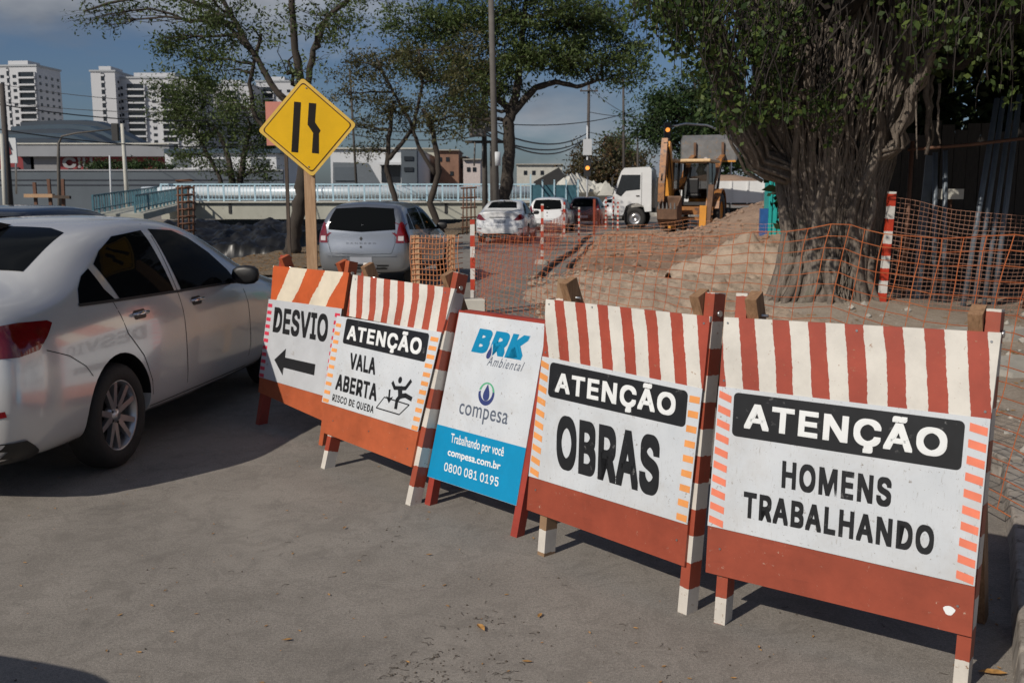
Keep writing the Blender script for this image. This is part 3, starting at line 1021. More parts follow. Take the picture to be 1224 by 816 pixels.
HATCH = [
    (-.64, (.60, .30), (.70, .40), (.73, .62), (.72, .85), (.69, 1.00), (.62, 1.10), (.40, 1.12), 1.125),
    (-.58, (.68, .28), (.79, .38), (.81, .62), (.80, .85), (.77, .99), (.70, 1.16), (.45, 1.20), 1.21),
    (-.44, (.74, .25), (.84, .36), (.85, .62), (.845, .84), (.81, .99), (.69, 1.34), (.50, 1.40), 1.415),
    (-.24, (.75, .24), (.85, .35), (.86, .62), (.855, .84), (.825, .99), (.675, 1.42), (.52, 1.485), 1.50),
    (.30, (.76, .22), (.86, .33), (.868, .62), (.862, .84), (.83, .98), (.67, 1.44), (.52, 1.51), 1.53),
    (.95, (.76, .21), (.86, .32), (.868, .62), (.862, .84), (.83, .97), (.66, 1.44), (.52, 1.51), 1.53),
    (1.45, (.76, .21), (.86, .32), (.866, .61), (.860, .83), (.82, .96), (.67, 1.36), (.53, 1.43), 1.45),
    (1.90, (.75, .22), (.86, .33), (.866, .61), (.858, .82), (.81, .95), (.71, 1.14), (.58, 1.19), 1.205),
    (2.25, (.75, .23), (.86, .34), (.866, .60), (.850, .80), (.79, .93), (.71, 1.0), (.55, 1.03), 1.04),
    (2.75, (.73, .24), (.84, .34), (.850, .58), (.820, .76), (.75, .87), (.64, .92), (.40, .95), .955),
    (3.10, (.68, .25), (.76, .35), (.765, .55), (.740, .70), (.68, .79), (.58, .83), (.35, .85), .855),
    (3.28, (.55, .26), (.62, .36), (.630, .52), (.610, .64), (.56, .70), (.46, .73), (.30, .745), .75),
]
REAR_SHIFT = {'sedan': [.10, -.01, -.03, .035, .03, -.005, -.01], 'hatch': [.06, -.02, -.03, .02, .03, .06, .06]}

def body_mesh(table, kind, level, arches, arch_r):
    vs, fs = [], []
    ns = len(table)
    ring = 16           # 0 bottom centre, 1..7 right(+y), 8 top centre, 9..15 mirrored
    for i, row in enumerate(table):
        x = row[0]
        P = list(row[1:8])
        zt = row[8]
        zb = P[0][1]
        sh = REAR_SHIFT[kind] if i == 0 else [0] * 7
        if i == ns - 1:
            sh = [-.06, .02, .05, .03, -.01, -.04, -.03]
        r = [(x + sh[0], 0, zb)]
        r += [(x + sh[k], P[k][0], P[k][1]) for k in range(7)]
        r.append((x + sh[6], 0, zt))
        r += [(x + sh[k], -P[k][0], P[k][1]) for k in range(6, -1, -1)]
        vs += r
    for i in range(ns - 1):
        for j in range(ring):
            a = i * ring + j; b2 = i * ring + (j + 1) % ring
            fs.append((a, b2, b2 + ring, a + ring))
    for (i, sgn) in ((0, -1), (ns - 1, 1)):
        base = i * ring
        cen = [base]
        for k in range(1, 8):
            p = vs[base + k]
            vs.append((p[0] + sgn * .05, 0, p[2]))
            cen.append(len(vs) - 1)
        cen.append(base + 8)
        for k in range(1, 7):
            l, l2 = base + k, base + k + 1
            rr, r2 = base + 16 - k, base + 15 - k
            fs.append((l, l2, cen[k + 1], cen[k]))
            fs.append((cen[k], cen[k + 1], r2, rr))
        # close the bottom and the top of the cap
        fs.append((cen[0], base + 1, cen[1])); fs.append((cen[0], cen[1], base + 15))
        fs.append((base + 7, base + 8, cen[7])); fs.append((base + 8, base + 9, cen[7]))
    me = bpy.data.meshes.new('cage')
    me.from_pydata(vs, [], fs)
    bm = bmesh.new(); bm.from_mesh(me)
    bmesh.ops.recalc_face_normals(bm, faces=bm.faces); bm.to_mesh(me); bm.free()
    ob = bpy.data.objects.new('cage', me); COL.objects.link(ob)
    sb = ob.modifiers.new('s', 'SUBSURF'); sb.levels = level; sb.render_levels = level
    dg = bpy.context.evaluated_depsgraph_get()
    full = bpy.data.meshes.new_from_object(ob.evaluated_get(dg))
    bmf = bmesh.new(); bmf.from_mesh(full)
    bvh = BVHTree.FromBMesh(bmf); bmf.free()
    # cut wheel arches
    cm = MB()
    for ax in arches:
        for sgn in (-1, 1):
            cm.lathe([(0.0001, .52 * sgn), (arch_r, .52 * sgn), (arch_r, 1.1 * sgn), (0.0001, 1.1 * sgn)], 40, 'y', (ax, 0, .315))
    cut = cm.build('cut', M['black_plastic'])
    bmc = bmesh.new(); bmc.from_mesh(cut.data)
    bmesh.ops.remove_doubles(bmc, verts=bmc.verts, dist=1e-3)
    bmesh.ops.recalc_face_normals(bmc, faces=bmc.faces); bmc.to_mesh(cut.data); bmc.free()
    bo = ob.modifiers.new('b', 'BOOLEAN'); bo.operation = 'DIFFERENCE'; bo.object = cut; bo.solver = 'EXACT'
    dg.update()
    res = bpy.data.meshes.new_from_object(ob.evaluated_get(dg))
    bpy.data.objects.remove(ob); bpy.data.objects.remove(cut)
    return res, bvh, full

def proj_patch(bvh, poly, axis, name, mat, parent, off=0.003, step=0.05, side=1, smooth=True):
    """a patch with a given outline laid on the body. axis 'y': poly in (x,z) seen from the side; 'x-': (y,z) from behind; 'z': (x,y) from above"""
    bm = bmesh.new()
    vs = [bm.verts.new((a, b2, 0)) for a, b2 in poly]
    bm.faces.new(vs)
    a0, a1 = min(p[0] for p in poly), max(p[0] for p in poly)
    b0, b1 = min(p[1] for p in poly), max(p[1] for p in poly)
    for lo, hi, no in ((a0, a1, (1, 0, 0)), (b0, b1, (0, 1, 0))):
        k = max(1, int((hi - lo) / step))
        for i in range(1, k):
            c = lo + (hi - lo) * i / k
            bmesh.ops.bisect_plane(bm, geom=bm.verts[:] + bm.edges[:] + bm.faces[:], dist=1e-5,
                                   plane_co=(c, 0, 0) if no[0] else (0, c, 0), plane_no=no)
    bad = []
    nor = {}
    for v in bm.verts:
        a, b2 = v.co.x, v.co.y
        if axis == 'y': o_, d = Vector((a, 3 * side, b2)), Vector((0, -side, 0))
        elif axis == 'x-': o_, d = Vector((-5, a, b2)), Vector((1, 0, 0))
        elif axis == 'x+': o_, d = Vector((9, a, b2)), Vector((-1, 0, 0))
        else: o_, d = Vector((a, b2, 4)), Vector((0, 0, -1))
        loc, n_, ix, ds = bvh.ray_cast(o_, d)
        if loc is None or (axis == 'y' and abs(loc.y) < 0.5):
            bad.append(v); continue
        if n_.dot(d) > 0: n_ = -n_
        v.co = loc + n_ * off
    if bad:
        bmesh.ops.delete(bm, geom=bad, context='VERTS')
    me = bpy.data.meshes.new(name)
    bm.to_mesh(me); bm.free()
    for p in me.polygons: p.use_smooth = smooth
    me.materials.append(mat)
    o = bpy.data.objects.new(name, me); COL.objects.link(o); o.parent = parent
    return o

def line_poly(pts, w):
    """closed outline of a thin polyline"""
    a, b2 = [], []
    pts = [Vector(p) for p in pts]
    for i, p in enumerate(pts):
        d = (pts[min(i + 1, len(pts) - 1)] - pts[max(i - 1, 0)]).normalized()
        n_ = Vector((-d.y, d.x)) * w / 2
        a.append(tuple(p + n_)); b2.append(tuple(p - n_))
    return a + b2[::-1]

_wheel = {}
def make_wheel(parent, x, side, r=.31, spokes=5, detail=True, steer=0):
    key = (r, spokes, detail, side)
    if key not in _wheel:
        n = 40 if detail else 20
        mb = MB()
        w = .19
        pr = [(r * .655, -w * .5 + .012), (r * .70, -w * .5), (r * .90, -w * .5 - .004), (r * .975, -w * .40), (r, -w * .25), (r, w * .25),
              (r * .975, w * .40), (r * .90, w * .5 + .004), (r * .70, w * .5), (r * .655, w * .5 - .012)]
        mb.lathe(pr, n, 'y', close=True)
        ty = mb.build('tyre', M['rubber'])
        mb = MB()
        o_ = w * .5 - .004
        mb.lathe([(r * .66, -w * .45), (r * .60, -w * .2), (r * .60, o_ - .055), (r * .645, o_ - .01), (r * .668, o_ - .004), (r * .66, o_ - .02)], n, 'y')
        mb.lathe([(.0005, o_ - .020), (.030, o_ - .018), (.034, o_ - .03), (.062, o_ - .035), (.066, o_ - .07)], 24, 'y')
        for k in range(spokes):
            for dd in ((-.16, .16) if detail else (0,)):
                a = 2 * math.pi * k / spokes + dd * 1.0
                a2 = 2 * math.pi * k / spokes + dd * 1.7
                p0 = Vector((.045 * math.cos(a), o_ - .045, .045 * math.sin(a)))
                p1 = Vector((r * .64 * math.cos(a2), o_ - .028, r * .64 * math.sin(a2)))
                mb.bar(p0, p1, .040 if detail else .06, .028, up=(0, 1, 0), w2=.030 if detail else .05)
        ri = mb.build('rim', M['alloy'])
        mb = MB()
        mb.lathe([(.0005, o_ - .075), (r * .60, o_ - .075)], 24, 'y')
        mb.lathe([(.0005, -w * .3), (r * .62, -w * .3)], 24, 'y')
        for k in range(spokes):
            a = 2 * math.pi * (k + .5) / spokes
            c = Vector((.046 * math.cos(a), o_ - .034, .046 * math.sin(a)))
            mb.tube([c, c + Vector((0, .008, 0))], .008, 6)
        br = mb.build('brake_disc', M['black_plastic'])
        _wheel[key] = (ty, ri, br)
        first = True
    else:
        first = False
    ty, ri, br = _wheel[key]
    e = bpy.data.objects.new('wheel', None); COL.objects.link(e); e.parent = parent
    e.location = (x, side * .755, r)
    e.rotation_euler = (0, 0, (0 if side > 0 else math.pi) + steer)
    for q in (ty, ri, br):
        c = q if first else q.copy()
        if not first: COL.objects.link(c)
        c.parent = e
    return e

def make_car(name, label, loc, heading, body_mat, kind='sedan', level=2, detail=True, cat='car', hi=False, group=None, rear='plain'):
    root = thing(name, label, cat, loc, heading, group)
    tab = SEDAN if kind == 'sedan' else HATCH
    wb = 2.60 if kind == 'sedan' else 2.59
    me, bvh, full = body_mesh(tab, kind, level, (0, wb), .365)
    me.materials.clear(); me.materials.append(body_mat); me.materials.append(M['black_plastic'])
    for p in me.polygons:
        p.use_smooth = True
        c = p.center
        inside = any(abs(c.x - ax) < .36 and abs(c.z - .315) < .37 and (((c.x - ax) ** 2 + (c.z - .315) ** 2) ** .5 < .368) for ax in (0, wb)) and abs(c.y) < .80
        if inside and abs(p.normal.y) > .9 and abs(c.y) < .6 or (inside and ((c.x - (0 if abs(c.x) < 1 else wb)) ** 2 + (c.z - .315) ** 2) ** .5 > .355 and abs(p.normal.y) < .35):
            p.material_index = 1
        if p.center.z < .25 and p.normal.z < -.5: p.material_index = 1
    if hasattr(me, 'set_sharp_from_angle'):
        me.set_sharp_from_angle(angle=R(35))
    body = bpy.data.objects.new('body', me); COL.objects.link(body); body.parent = root
    def P(nm, poly, axis, mat, off=.003, step=.06, side=1, par=None):
        return proj_patch(bvh, poly, axis, nm, mat, par or root, off, step, side)
    G, K = M['glass_dark'], M['gap']
    for sd in (-1, 1):
        if kind == 'sedan':
            P('quarter_window', [(-.27, .995), (.09, .985), (.03, 1.05), (.0, 1.17), (-.10, 1.135), (-.20, 1.07)], 'y', G, .003, .06, sd)
            P('rear_door_window', [(.14, .983), (.83, .965), (.80, 1.36), (.42, 1.335), (.20, 1.26), (.07, 1.19)], 'y', G, .003, .06, sd)
            P('front_door_window', [(.93, .962), (1.86, .945), (1.80, 1.03), (1.62, 1.17), (1.40, 1.285), (1.22, 1.345), (.90, 1.365)], 'y', G, .003, .06, sd)
            hz = .87
            lines = [[(.885, 1.40), (.87, .96), (.865, .5), (.87, .27)], [(.40, .28), (.37, .45), (.28, .62), (.12, .78), (.06, .97)],
                     [(1.93, .93), (1.98, .75), (1.98, .45), (1.92, .28)], [(.38, .285), (1.92, .28)]]
            hx = (.30, 1.10)
            if rear == 'versa':
                P('tail_light', [(-.97, .80), (-.98, .92), (-.90, .99), (-.70, .92), (-.80, .84)], 'y', M['lamp_red'], .006, .04, sd)
            else:
                P('tail_light', [(-.99, .795), (-.99, .945), (-.80, .955), (-.60, .945), (-.57, .93), (-.64, .87), (-.72, .81), (-.85, .79)], 'y', M['lamp_red'], .006, .03, sd)
        else:
            P('quarter_window', [(-.34, 1.03), (-.08, 1.02), (-.10, 1.32), (-.22, 1.28), (-.30, 1.15)], 'y', G, .003, .06, sd)
            P('rear_door_window', [(-.02, 1.015), (.72, 1.0), (.70, 1.40), (.05, 1.385), (-.04, 1.34)], 'y', G, .003, .06, sd)
            P('front_door_window', [(.82, .998), (1.80, .98), (1.60, 1.16), (1.35, 1.32), (1.20, 1.375), (.80, 1.40)], 'y', G, .003, .06, sd)
            hz = .90
            lines = [[(.77, 1.42), (.77, .3)], [(.45, .3), (.36, .55), (.05, .80), (-.05, 1.0)], [(1.85, .95), (1.9, .3)], [(.40, .31), (1.9, .30)]]
            hx = (.15, 1.0)
            P('tail_light', [(-.66, .80), (-.66, 1.16), (-.60, 1.20), (-.50, 1.16), (-.50, .98), (-.44, .80)], 'y', M['lamp_red'], .006, .04, sd)
        if detail:
            for l in lines:
                P('door_gap', line_poly(l, .007), 'y', K, .0015, .08, sd)
            if kind == 'sedan':
                P('window_trim', line_poly([(-.28, .988), (.2, .974), (.9, .956), (1.88, .936)], .016), 'y', M['black_plastic'], .0045, .08, sd)
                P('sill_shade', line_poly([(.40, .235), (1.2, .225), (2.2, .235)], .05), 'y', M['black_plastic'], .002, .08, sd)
            for x in hx:
                cup = P('handle_recess', rounded([(x - .075, hz - .025), (x + .075, hz - .025), (x + .075, hz + .03), (x - .075, hz + .03)], .02, 3), 'y', M['black_plastic'], .0015, .04, sd)
                h0, _, _, _ = bvh.ray_cast(Vector((x, 3 * sd, hz + .008)), Vector((0, -sd, 0)))
                mb = MB()
                yy = h0.y + .022 * sd
                mb.tube([(x - .085, h0.y - .002 * sd, hz + .008), (x - .07, yy, hz + .010), (x, yy + .004 * sd, hz + .011), (x + .07, yy, hz + .010), (x + .085, h0.y - .002 * sd, hz + .008)], [.008, .012, .013, .012, .008], 8)
                mb.build('door_handle', M['chrome'] if kind == 'sedan' else body_mat, root)
        # mirrors
        mx_ = 1.73 if kind == 'sedan' else 1.62
        mz = 1.0 if kind == 'sedan' else 1.04
        mb = MB()
        vsn = []
        n1, n2 = 12, 8
        for i in range(n2 + 1):
            ph = math.pi * i / n2
            for j in range(n1):
                th = 2 * math.pi * j / n1
                e = .55
                sx = math.copysign(abs(math.cos(ph)) ** e, math.cos(ph))
                rr = math.sin(ph) ** e
                cy = math.copysign(abs(math.cos(th)) ** .8, math.cos(th)); cz = math.copysign(abs(math.sin(th)) ** .8, math.sin(th))
                vsn.append((mx_ + .055 * sx, (.955 + .105 * rr * cy * (1 - .12 * sx)) * sd, mz + .072 * rr * cz))
        fcs = [(i * n1 + j, i * n1 + (j + 1) % n1, (i + 1) * n1 + (j + 1) % n1, (i + 1) * n1 + j) for i in range(n2) for j in range(n1)]
        mb.raw(vsn, fcs, 0, True)
        mb.tube([(mx_ + .02, .80 * sd, mz - .05), (mx_ + .01, .90 * sd, mz - .04)], .022, 8)
        mb.build('mirror', M['black_plastic'], root)
    if kind == 'sedan':
        zs = 1.20
        P('rear_window', [(-.33, -.50), (-.37, 0), (-.33, .50), (.20, .43), (.27, .30), (.28, 0), (.27, -.30), (.20, -.43)], 'z', G, .003, .06)
        P('windscreen', [(2.22, -.60), (2.30, 0), (2.22, .60), (1.70, .47), (1.63, 0), (1.70, -.47)], 'z', G, .003, .08)
        P('rear_bumper_insert', [(-.62, .26), (-.57, .34), (0, .36), (.57, .34), (.62, .26), (.62, .20), (-.62, .20)], 'x-', M['black_plastic'], .006, .06)
        for sd in (-1, 1):
            P('bumper_corner', [(-1.0, .20), (-1.0, .37), (-.84, .37), (-.74, .30), (-.68, .21)], 'y', M['black_plastic'], .012, .04, sd)
            P('rear_reflector', line_poly([(sd * .62, .50), (sd * .76, .52)], .03), 'x-', M['lamp_red'], .006, .04)
            if rear == 'versa':
                P('tail_light_rear', [(sd * .46, .79), (sd * .60, .78), (sd * .72, .80), (sd * .72, .97), (sd * .66, .99), (sd * .56, .88)], 'x-', M['lamp_red'], .006, .03)
            else:
                P('tail_light_rear', [(sd * .34, .90), (sd * .40, .81), (sd * .73, .795), (sd * .73, .945), (sd * .5, .945)], 'x-', M['lamp_red'], .006, .03)
            P('trunk_gap', line_poly([(sd * .56, .60), (sd * .54, .80)], .006), 'x-', K, .002, .1)
        P('trunk_gap', line_poly([(-.55, .62), (0, .605), (.55, .62)], .006), 'x-', K, .002, .06)
        P('number_plate', [(-.20, .70), (.20, .70), (.20, .82), (-.20, .82)], 'x-', M['plate'], .012, .1)
        P('chrome_strip', line_poly([(-.34, .88), (0, .885), (.34, .88)], .035), 'x-', M['chrome'], .012, .06)
        P('quarter_gap', line_poly([(-.67, .80), (-.50, .745), (-.36, .665), (-.30, .60)], .005), 'y', K, .0015, .06, -1)
        P('headlight', [(3.05, .66), (3.36, .60), (3.40, .68), (3.2, .77), (2.95, .80)], 'y', M['lamp_clear'], .005, .04, 1)
        P('headlight', [(3.05, .66), (3.36, .60), (3.40, .68), (3.2, .77), (2.95, .80)], 'y', M['lamp_clear'], .005, .04, -1)
        if detail:
            mb = MB()
            fin = [(.35, 1.425), (.20, 1.41)]
            mb.hexa([(.12, -.02, 1.375), (.30, -.02, 1.41), (.30, .02, 1.41), (.12, .02, 1.375)], [(.13, -.004, 1.44), (.18, -.006, 1.43), (.18, .006, 1.43), (.13, .004, 1.44)])
            mb.build('aerial', M['black_plastic'], root)
    else:
        P('rear_window', [(-.61, 1.03), (0, .99), (.61, 1.03), (.60, 1.20), (.53, 1.395), (0, 1.42), (-.53, 1.395), (-.60, 1.20)], 'x-', G, .005, .05)
        P('windscreen', [(2.10, -.62), (2.18, 0), (2.10, .62), (1.66, .50), (1.60, 0), (1.66, -.50)], 'z', G, .003, .08)
        for sd in (-1, 1):
            P('tail_light_rear', [(sd * .62, .80), (sd * .76, .80), (sd * .76, 1.14), (sd * .66, 1.10), (sd * .64, .98)], 'x-', M['lamp_red'], .007, .03)
            P('tail_light_lens', [(sd * .66, .84), (sd * .75, .84), (sd * .75, .92), (sd * .66, .92)], 'x-', M['lamp_clear'], .010, .03)
            P('tailgate_gap', line_poly([(sd * .60, 1.0), (sd * .61, .80), (sd * .55, .62)], .007), 'x-', K, .002, .05)
        P('tailgate_gap', line_poly([(-.55, .62), (0, .60), (.55, .62)], .007), 'x-', K, .002, .06)
        P('bumper_step', line_poly([(-.62, .585), (0, .575), (.62, .585)], .03), 'x-', M['chrome'] if False else body_mat, .016, .06)
        P('bumper_grille', [(-.45, .34), (.45, .34), (.50, .42), (-.50, .42)], 'x-', M['black_plastic'], .004, .06)
        P('number_plate', [(-.20, .44), (.20, .44), (.20, .56), (-.20, .56)], 'x-', M['plate'], .012, .1)
        P('emblem', [(-.03, .875), (0, .835), (.03, .875), (0, .915)], 'x-', M['black_plastic'], .006, .1)
        P('lock', [(.02 * math.cos(a), .73 + .02 * math.sin(a)) for a in np.linspace(0, 6, 10)], 'x-', M['black_plastic'], .006, .1)
        for sd in (-1, 1):
            P('headlight', [(2.9, .62), (3.2, .58), (3.25, .68), (2.95, .78)], 'y', M['lamp_clear'], .005, .04, sd)
    for x in (0, wb):
        for sd in (-1, 1):
            make_wheel(root, x, sd, .31 if kind == 'sedan' else .30, 5, hi or detail)
    return root, bvh

paint_white = paint('white_car_paint', (0.62, 0.62, 0.615), 0.25, 0.20)
paint_white2 = paint('bright_white_paint', (0.80, 0.81, 0.82), 0.0, 0.25)
paint_silver = paint('silver_paint', (0.33, 0.35, 0.38), 0.75, 0.28)
paint_black = paint('black_paint', (0.010, 0.010, 0.011), 0.0, 0.2)
HD = math.atan2(.992, .128)
def HV(a): return Vector((math.cos(a), math.sin(a), 0))

near_car, _ = make_car('white_sedan', 'white sedan with dark windows and alloy wheel, its boot cut off, left of the barricades', (-3.22, 5.83, 0), HD, paint_white, 'sedan', 3, True, hi=True)
near_car.scale = (1, 1, 1.035)
hatch, hb = make_car('silver_hatchback', 'silver hatchback seen from behind, waiting beyond the yellow diamond sign', (-2.56, 17.65, 0), HD - R(1), paint_silver, 'hatch', 2, True)
# letters across the tailgate
mb = MB()
vs_, fs_ = text_verts('S A N D E R O', 0.0)
x0 = min(v[0] for v in vs_); x1 = max(v[0] for v in vs_)
pts = []
for v in vs_:
    yy = .27 - (v[0] - x0) / (x1 - x0) * .54
    zz = .785 + v[1] * .040
    l_, n_, _, _ = hb.ray_cast(Vector((-5, yy, zz)), Vector((1, 0, 0)))
    pts.append((l_.x - .006, yy, zz))
mb.raw(pts, fs_)
mb.build('lettering', M['black_plastic'], hatch)
make_car('black_car', 'black car whose roof shows behind the roof of the white sedan', (-6.05, 11.3, 0), HD, paint_black, 'hatch', 2, False)
make_car('white_saloon', 'bright white saloon in the queue ahead of the silver hatchback', (-.42 + .13, 33.3, 0), HD, paint_white2, 'sedan', 2, True, rear='versa')
make_car('white_hatchback', 'small white hatchback in the queue just ahead of the bright white saloon', (1.60, 41.9, 0), HD - R(2), paint_white2, 'hatch', 2, False)
make_car('dark_hatchback', 'dark hatchback far along the queue in front of the rubble heap', (3.85, 50.8, 0), HD - R(4), paint('dark_red_paint', (0.03, 0.008, 0.01), 0.2), 'hatch', 2, False)
make_car('distant_white_car', 'white car facing us just left of the truck cab', (7.0, 64.5, 0), HD - R(6) + math.pi, paint_white2, 'hatch', 2, False)
make_car('following_car', 'dark car behind the white sedan, out of the picture except for its shadow', (-3.18, -.80, 0), HD, paint_black, 'sedan', 2, False)

# ================================================================ SITE FENCING
m, t, b = NM('orange_netting')
b.inputs['Base Color'].default_value = (0.80, 0.19, 0.05, 1)
b.inputs['Roughness'].default_value = 0.45
nn = noise_node(t, 3, 3)
c_ = ramp(t, nn.outputs[0], [(0.3, (0.50, 0.12, 0.045)), (0.7, (0.72, 0.24, 0.09))]).outputs[0]
t.links.new(c_, b.inputs['Base Color'])
M['net'] = m
M['net_faded'] = simple('faded_netting', (0.62, 0.26, 0.12), 0.6, var=0.2)
M['net_red'] = simple('red_netting', (0.34, 0.085, 0.055), 0.6, var=0.2)
M['net_brown'] = simple('brown_netting', (0.30, 0.15, 0.10), 0.6, var=0.2)

def net(name, label, cat, path, cell, rows, mat, r=0.0028, sag=0.03, seed=1, lean=0.0, thick_top=True, torn=0.0):
    """plastic barrier mesh along a path of (x, y, z_bottom, z_top)"""
    rg = random.Random(seed)
    P = [Vector((p[0], p[1], 0)) for p in path]
    cum = [0]
    for a, c in zip(P, P[1:]): cum.append(cum[-1] + (c - a).length)
    T = cum[-1]
    n = max(2, int(T / cell))
    def S(d):
        d = max(0, min(T, d))
        for i in range(len(P) - 1):
            if d <= cum[i + 1] or i == len(P) - 2:
                f = (d - cum[i]) / (cum[i + 1] - cum[i])
                q = P[i].lerp(P[i + 1], f)
                zb = path[i][2] * (1 - f) + path[i + 1][2] * f
                zt = path[i][3] * (1 - f) + path[i + 1][3] * f
                dr = (P[i + 1] - P[i]).normalized()
                sg = 4 * f * (1 - f) * sag
                return q, zb, zt - sg, Vector((dr.y, -dr.x, 0)), dr
    grid = []
    for i in range(n + 1):
        d = T * i / n
        col = []
        for j in range(rows + 1):
            tt = j / rows
            q, zb, zt, no, dr = S(d + lean * (tt - .5) + 0.02 * mn.noise(Vector((d * 1.7, tt * 4, seed))))
            w = 0.06 * mn.noise(Vector((d * .9, tt * 1.5, seed + 9))) + 0.02 * mn.noise(Vector((d * 4, tt * 5, seed)))
            z = zb + (zt - zb) * tt + 0.025 * mn.noise(Vector((d * 2.1, tt * 3, seed + 4)))
            col.append(q + no * w + Vector((0, 0, z)))
        grid.append(col)
    mb = MB()
    def thin(pts, r_):
        mb.tube(pts, r_, 3, cap=False, smooth=False)
    for j in range(rows + 1):
        thin([grid[i][j] for i in range(n + 1)], r * (1.15 if j in (0, rows) and thick_top else 1))
    for i in range(n + 1):
        thin(grid[i], r * 0.9)
    o = mb.build(name, mat, fixn=False)
    return tag(o, label, cat)

net('safety_net', 'orange barrier net with wide cells hanging between the barricades and the fig tree', 'net',
    [(2.62, 3.75, .02, 1.42), (2.45, 4.6, .10, 1.47), (2.12, 6.3, .12, 1.46), (.95, 8.6, .14, 1.30), (-.56, 13.45, .10, 1.14)], .185, 17, M['net'], .0032, .05, 3, -.30)
net('brown_net', 'fine brown barrier net running right from the striped post beside the fig tree', 'net',
    [(4.86, 12.45, .15, 1.62), (6.4, 11.8, .12, 1.38), (8.4, 11.0, .12, 1.28)], .055, 24, M['net_brown'], .0030, .05, 5, .1)
net('traffic_net', 'reddish barrier net strung along the striped posts beside the queue of cars', 'net',
    [(-.56, 13.55, .05, 1.05), (.30, 20.0, .05, 1.0), (.72, 23.1, .05, 1.0), (2.05, 37.4, .05, 1.0), (3.3, 39.6, .05, 1.1), (4.6, 46, .05, 1.1)], 0.15, 9, M['net_red'], .0028, .10, 8)
net('far_net', 'thin barrier net crossing the earth behind the sand heaps', 'net',
    [(.72, 23.1, .1, 1.0), (4.0, 21.5, .35, 1.1), (7.4, 20.5, .3, 1.15)], .16, 9, M['net_faded'], .0025, .12, 12)

def striped_post(name, label, x, y, h, r=.032, base=True, mat=None, lean=(0, 0)):
    root = thing(name, label, 'post', (x, y, 0), 0, 'striped posts of the works fence')
    mb = MB()
    mb.bar((0, 0, .02), (lean[0], lean[1], h), r * 2, r * 2, up=(0, 1, 0))
    mb.build('pole', mat or M['post_band'], root)
    if base:
        mb = MB()
        mb.lathe([(.001, .11), (.10, .11), (.16, .08), (.18, .0)], 14)
        mb.build('base', M['concrete'], root)
    return root
M['post_band2'] = stripe_mat('post_band_fine', 0.0, 0.0, 5.0, 0.5, (0.55, 0.06, 0.03), (0.70, 0.66, 0.6), 0.75)
p565 = at(565, 372, 13.45)
striped_post('striped_post', 'red and white post with a pale block at its foot, beside the folded screen', -.55, 13.45, 1.30)
striped_post('striped_post', 'red and white post on a round concrete foot right of the bright white saloon', .72, 23.14, 1.42)
striped_post('striped_post', 'thin red and white post on a concrete foot right of the small white hatchback', 2.02, 37.6, 1.35, .035)
striped_post('striped_post', 'thin red and white post standing on the edge of the earth', 2.32, 33.6, 1.20, .030, False, M['post_band2'])
striped_post('striped_post', 'plain red post left of a pair of thin striped posts', 3.32, 39.2, 1.45, .045, False, M['red_paint'])
striped_post('striped_post', 'left of the pair of thin striped posts before the truck', 4.35, 45.0, 1.5, .035, False, M['post_band2'])
striped_post('striped_post', 'right of the pair of thin striped posts before the truck', 4.75, 45.5, 1.6, .035, False, M['post_band2'])
striped_post('striped_post', 'thin striped post just in front of the truck cab', 4.80, 44.0, 1.30, .035, False, M['post_band2'])
striped_post('striped_post', 'tall red and white post beside the roots of the fig tree', 4.80, 12.45, 1.68, .042, False, stripe_mat('post_band_tall', 0.0, 0.35, 3.15, 0.5, (0.55, 0.05, 0.02), (0.66, 0.64, 0.60), 0.74), (.06, 0))

# folded panels wrapped in netting, left of the corner post
root = thing('net_screen', 'folded timber screen wrapped in orange netting beside the silver hatchback', 'screen', (-1.12, 12.6, 0), R(-4))
for i, (x, y) in enumerate(((-.14, .0), (.30, .18))):
    mb = MB(); mb.box((x, y, .56), (.10, .03, 1.12)); mb.build('upright', M['wood_pale'], root)
for k in range(16):
    mb = MB()
    z = .06 + k * .068
    pts = [(-.20, -.03, z), (-.14, -.035, z + .01), (0, .02, z), (.12, .06, z - .015), (.28, .14, z + .01), (.37, .15, z), (.44, .32, z)]
    mb.tube(pts, .006, 4)
    mb.build('net_strand', M['net_faded'], root)
for k in range(14):
    f = k / 13
    x = -.20 + .6 * f; y = -.03 + .2 * f
    mb = MB()
    mb.tube([(x + .01 * math.sin(z_ * 30), y - .01, z_) for z_ in np.linspace(.03, 1.12, 8)], .005, 4)
    mb.build('net_strand', M['net_faded'], root)

# loose plank lying against the works fence, concrete block at the post
root = thing('concrete_block', 'small pale block at the foot of the nearest striped post', 'block', (-.50, 12.9, 0))
mb = MB(); mb.box((0, 0, .13), (.30, .2, .26)); o = mb.build('block_body', M['concrete_pale'], root)
bv = o.modifiers.new('b', 'BEVEL'); bv.width = .015

mb = MB(); mb.bar((-.95, 9.3, .42), (-.25, 8.7, .36), .09, .025)
mb.bar((-.93, 9.3, .0), (-.93, 9.3, .41), .05, .05, up=(0, 1, 0)); mb.bar((-.30, 8.75, .0), (-.30, 8.75, .35), .05, .05, up=(0, 1, 0))
tag(mb.build('plank', M['wood_pale']), 'pale plank on two props between the VALA ABERTA barricade and the net', 'plank', kind=None)

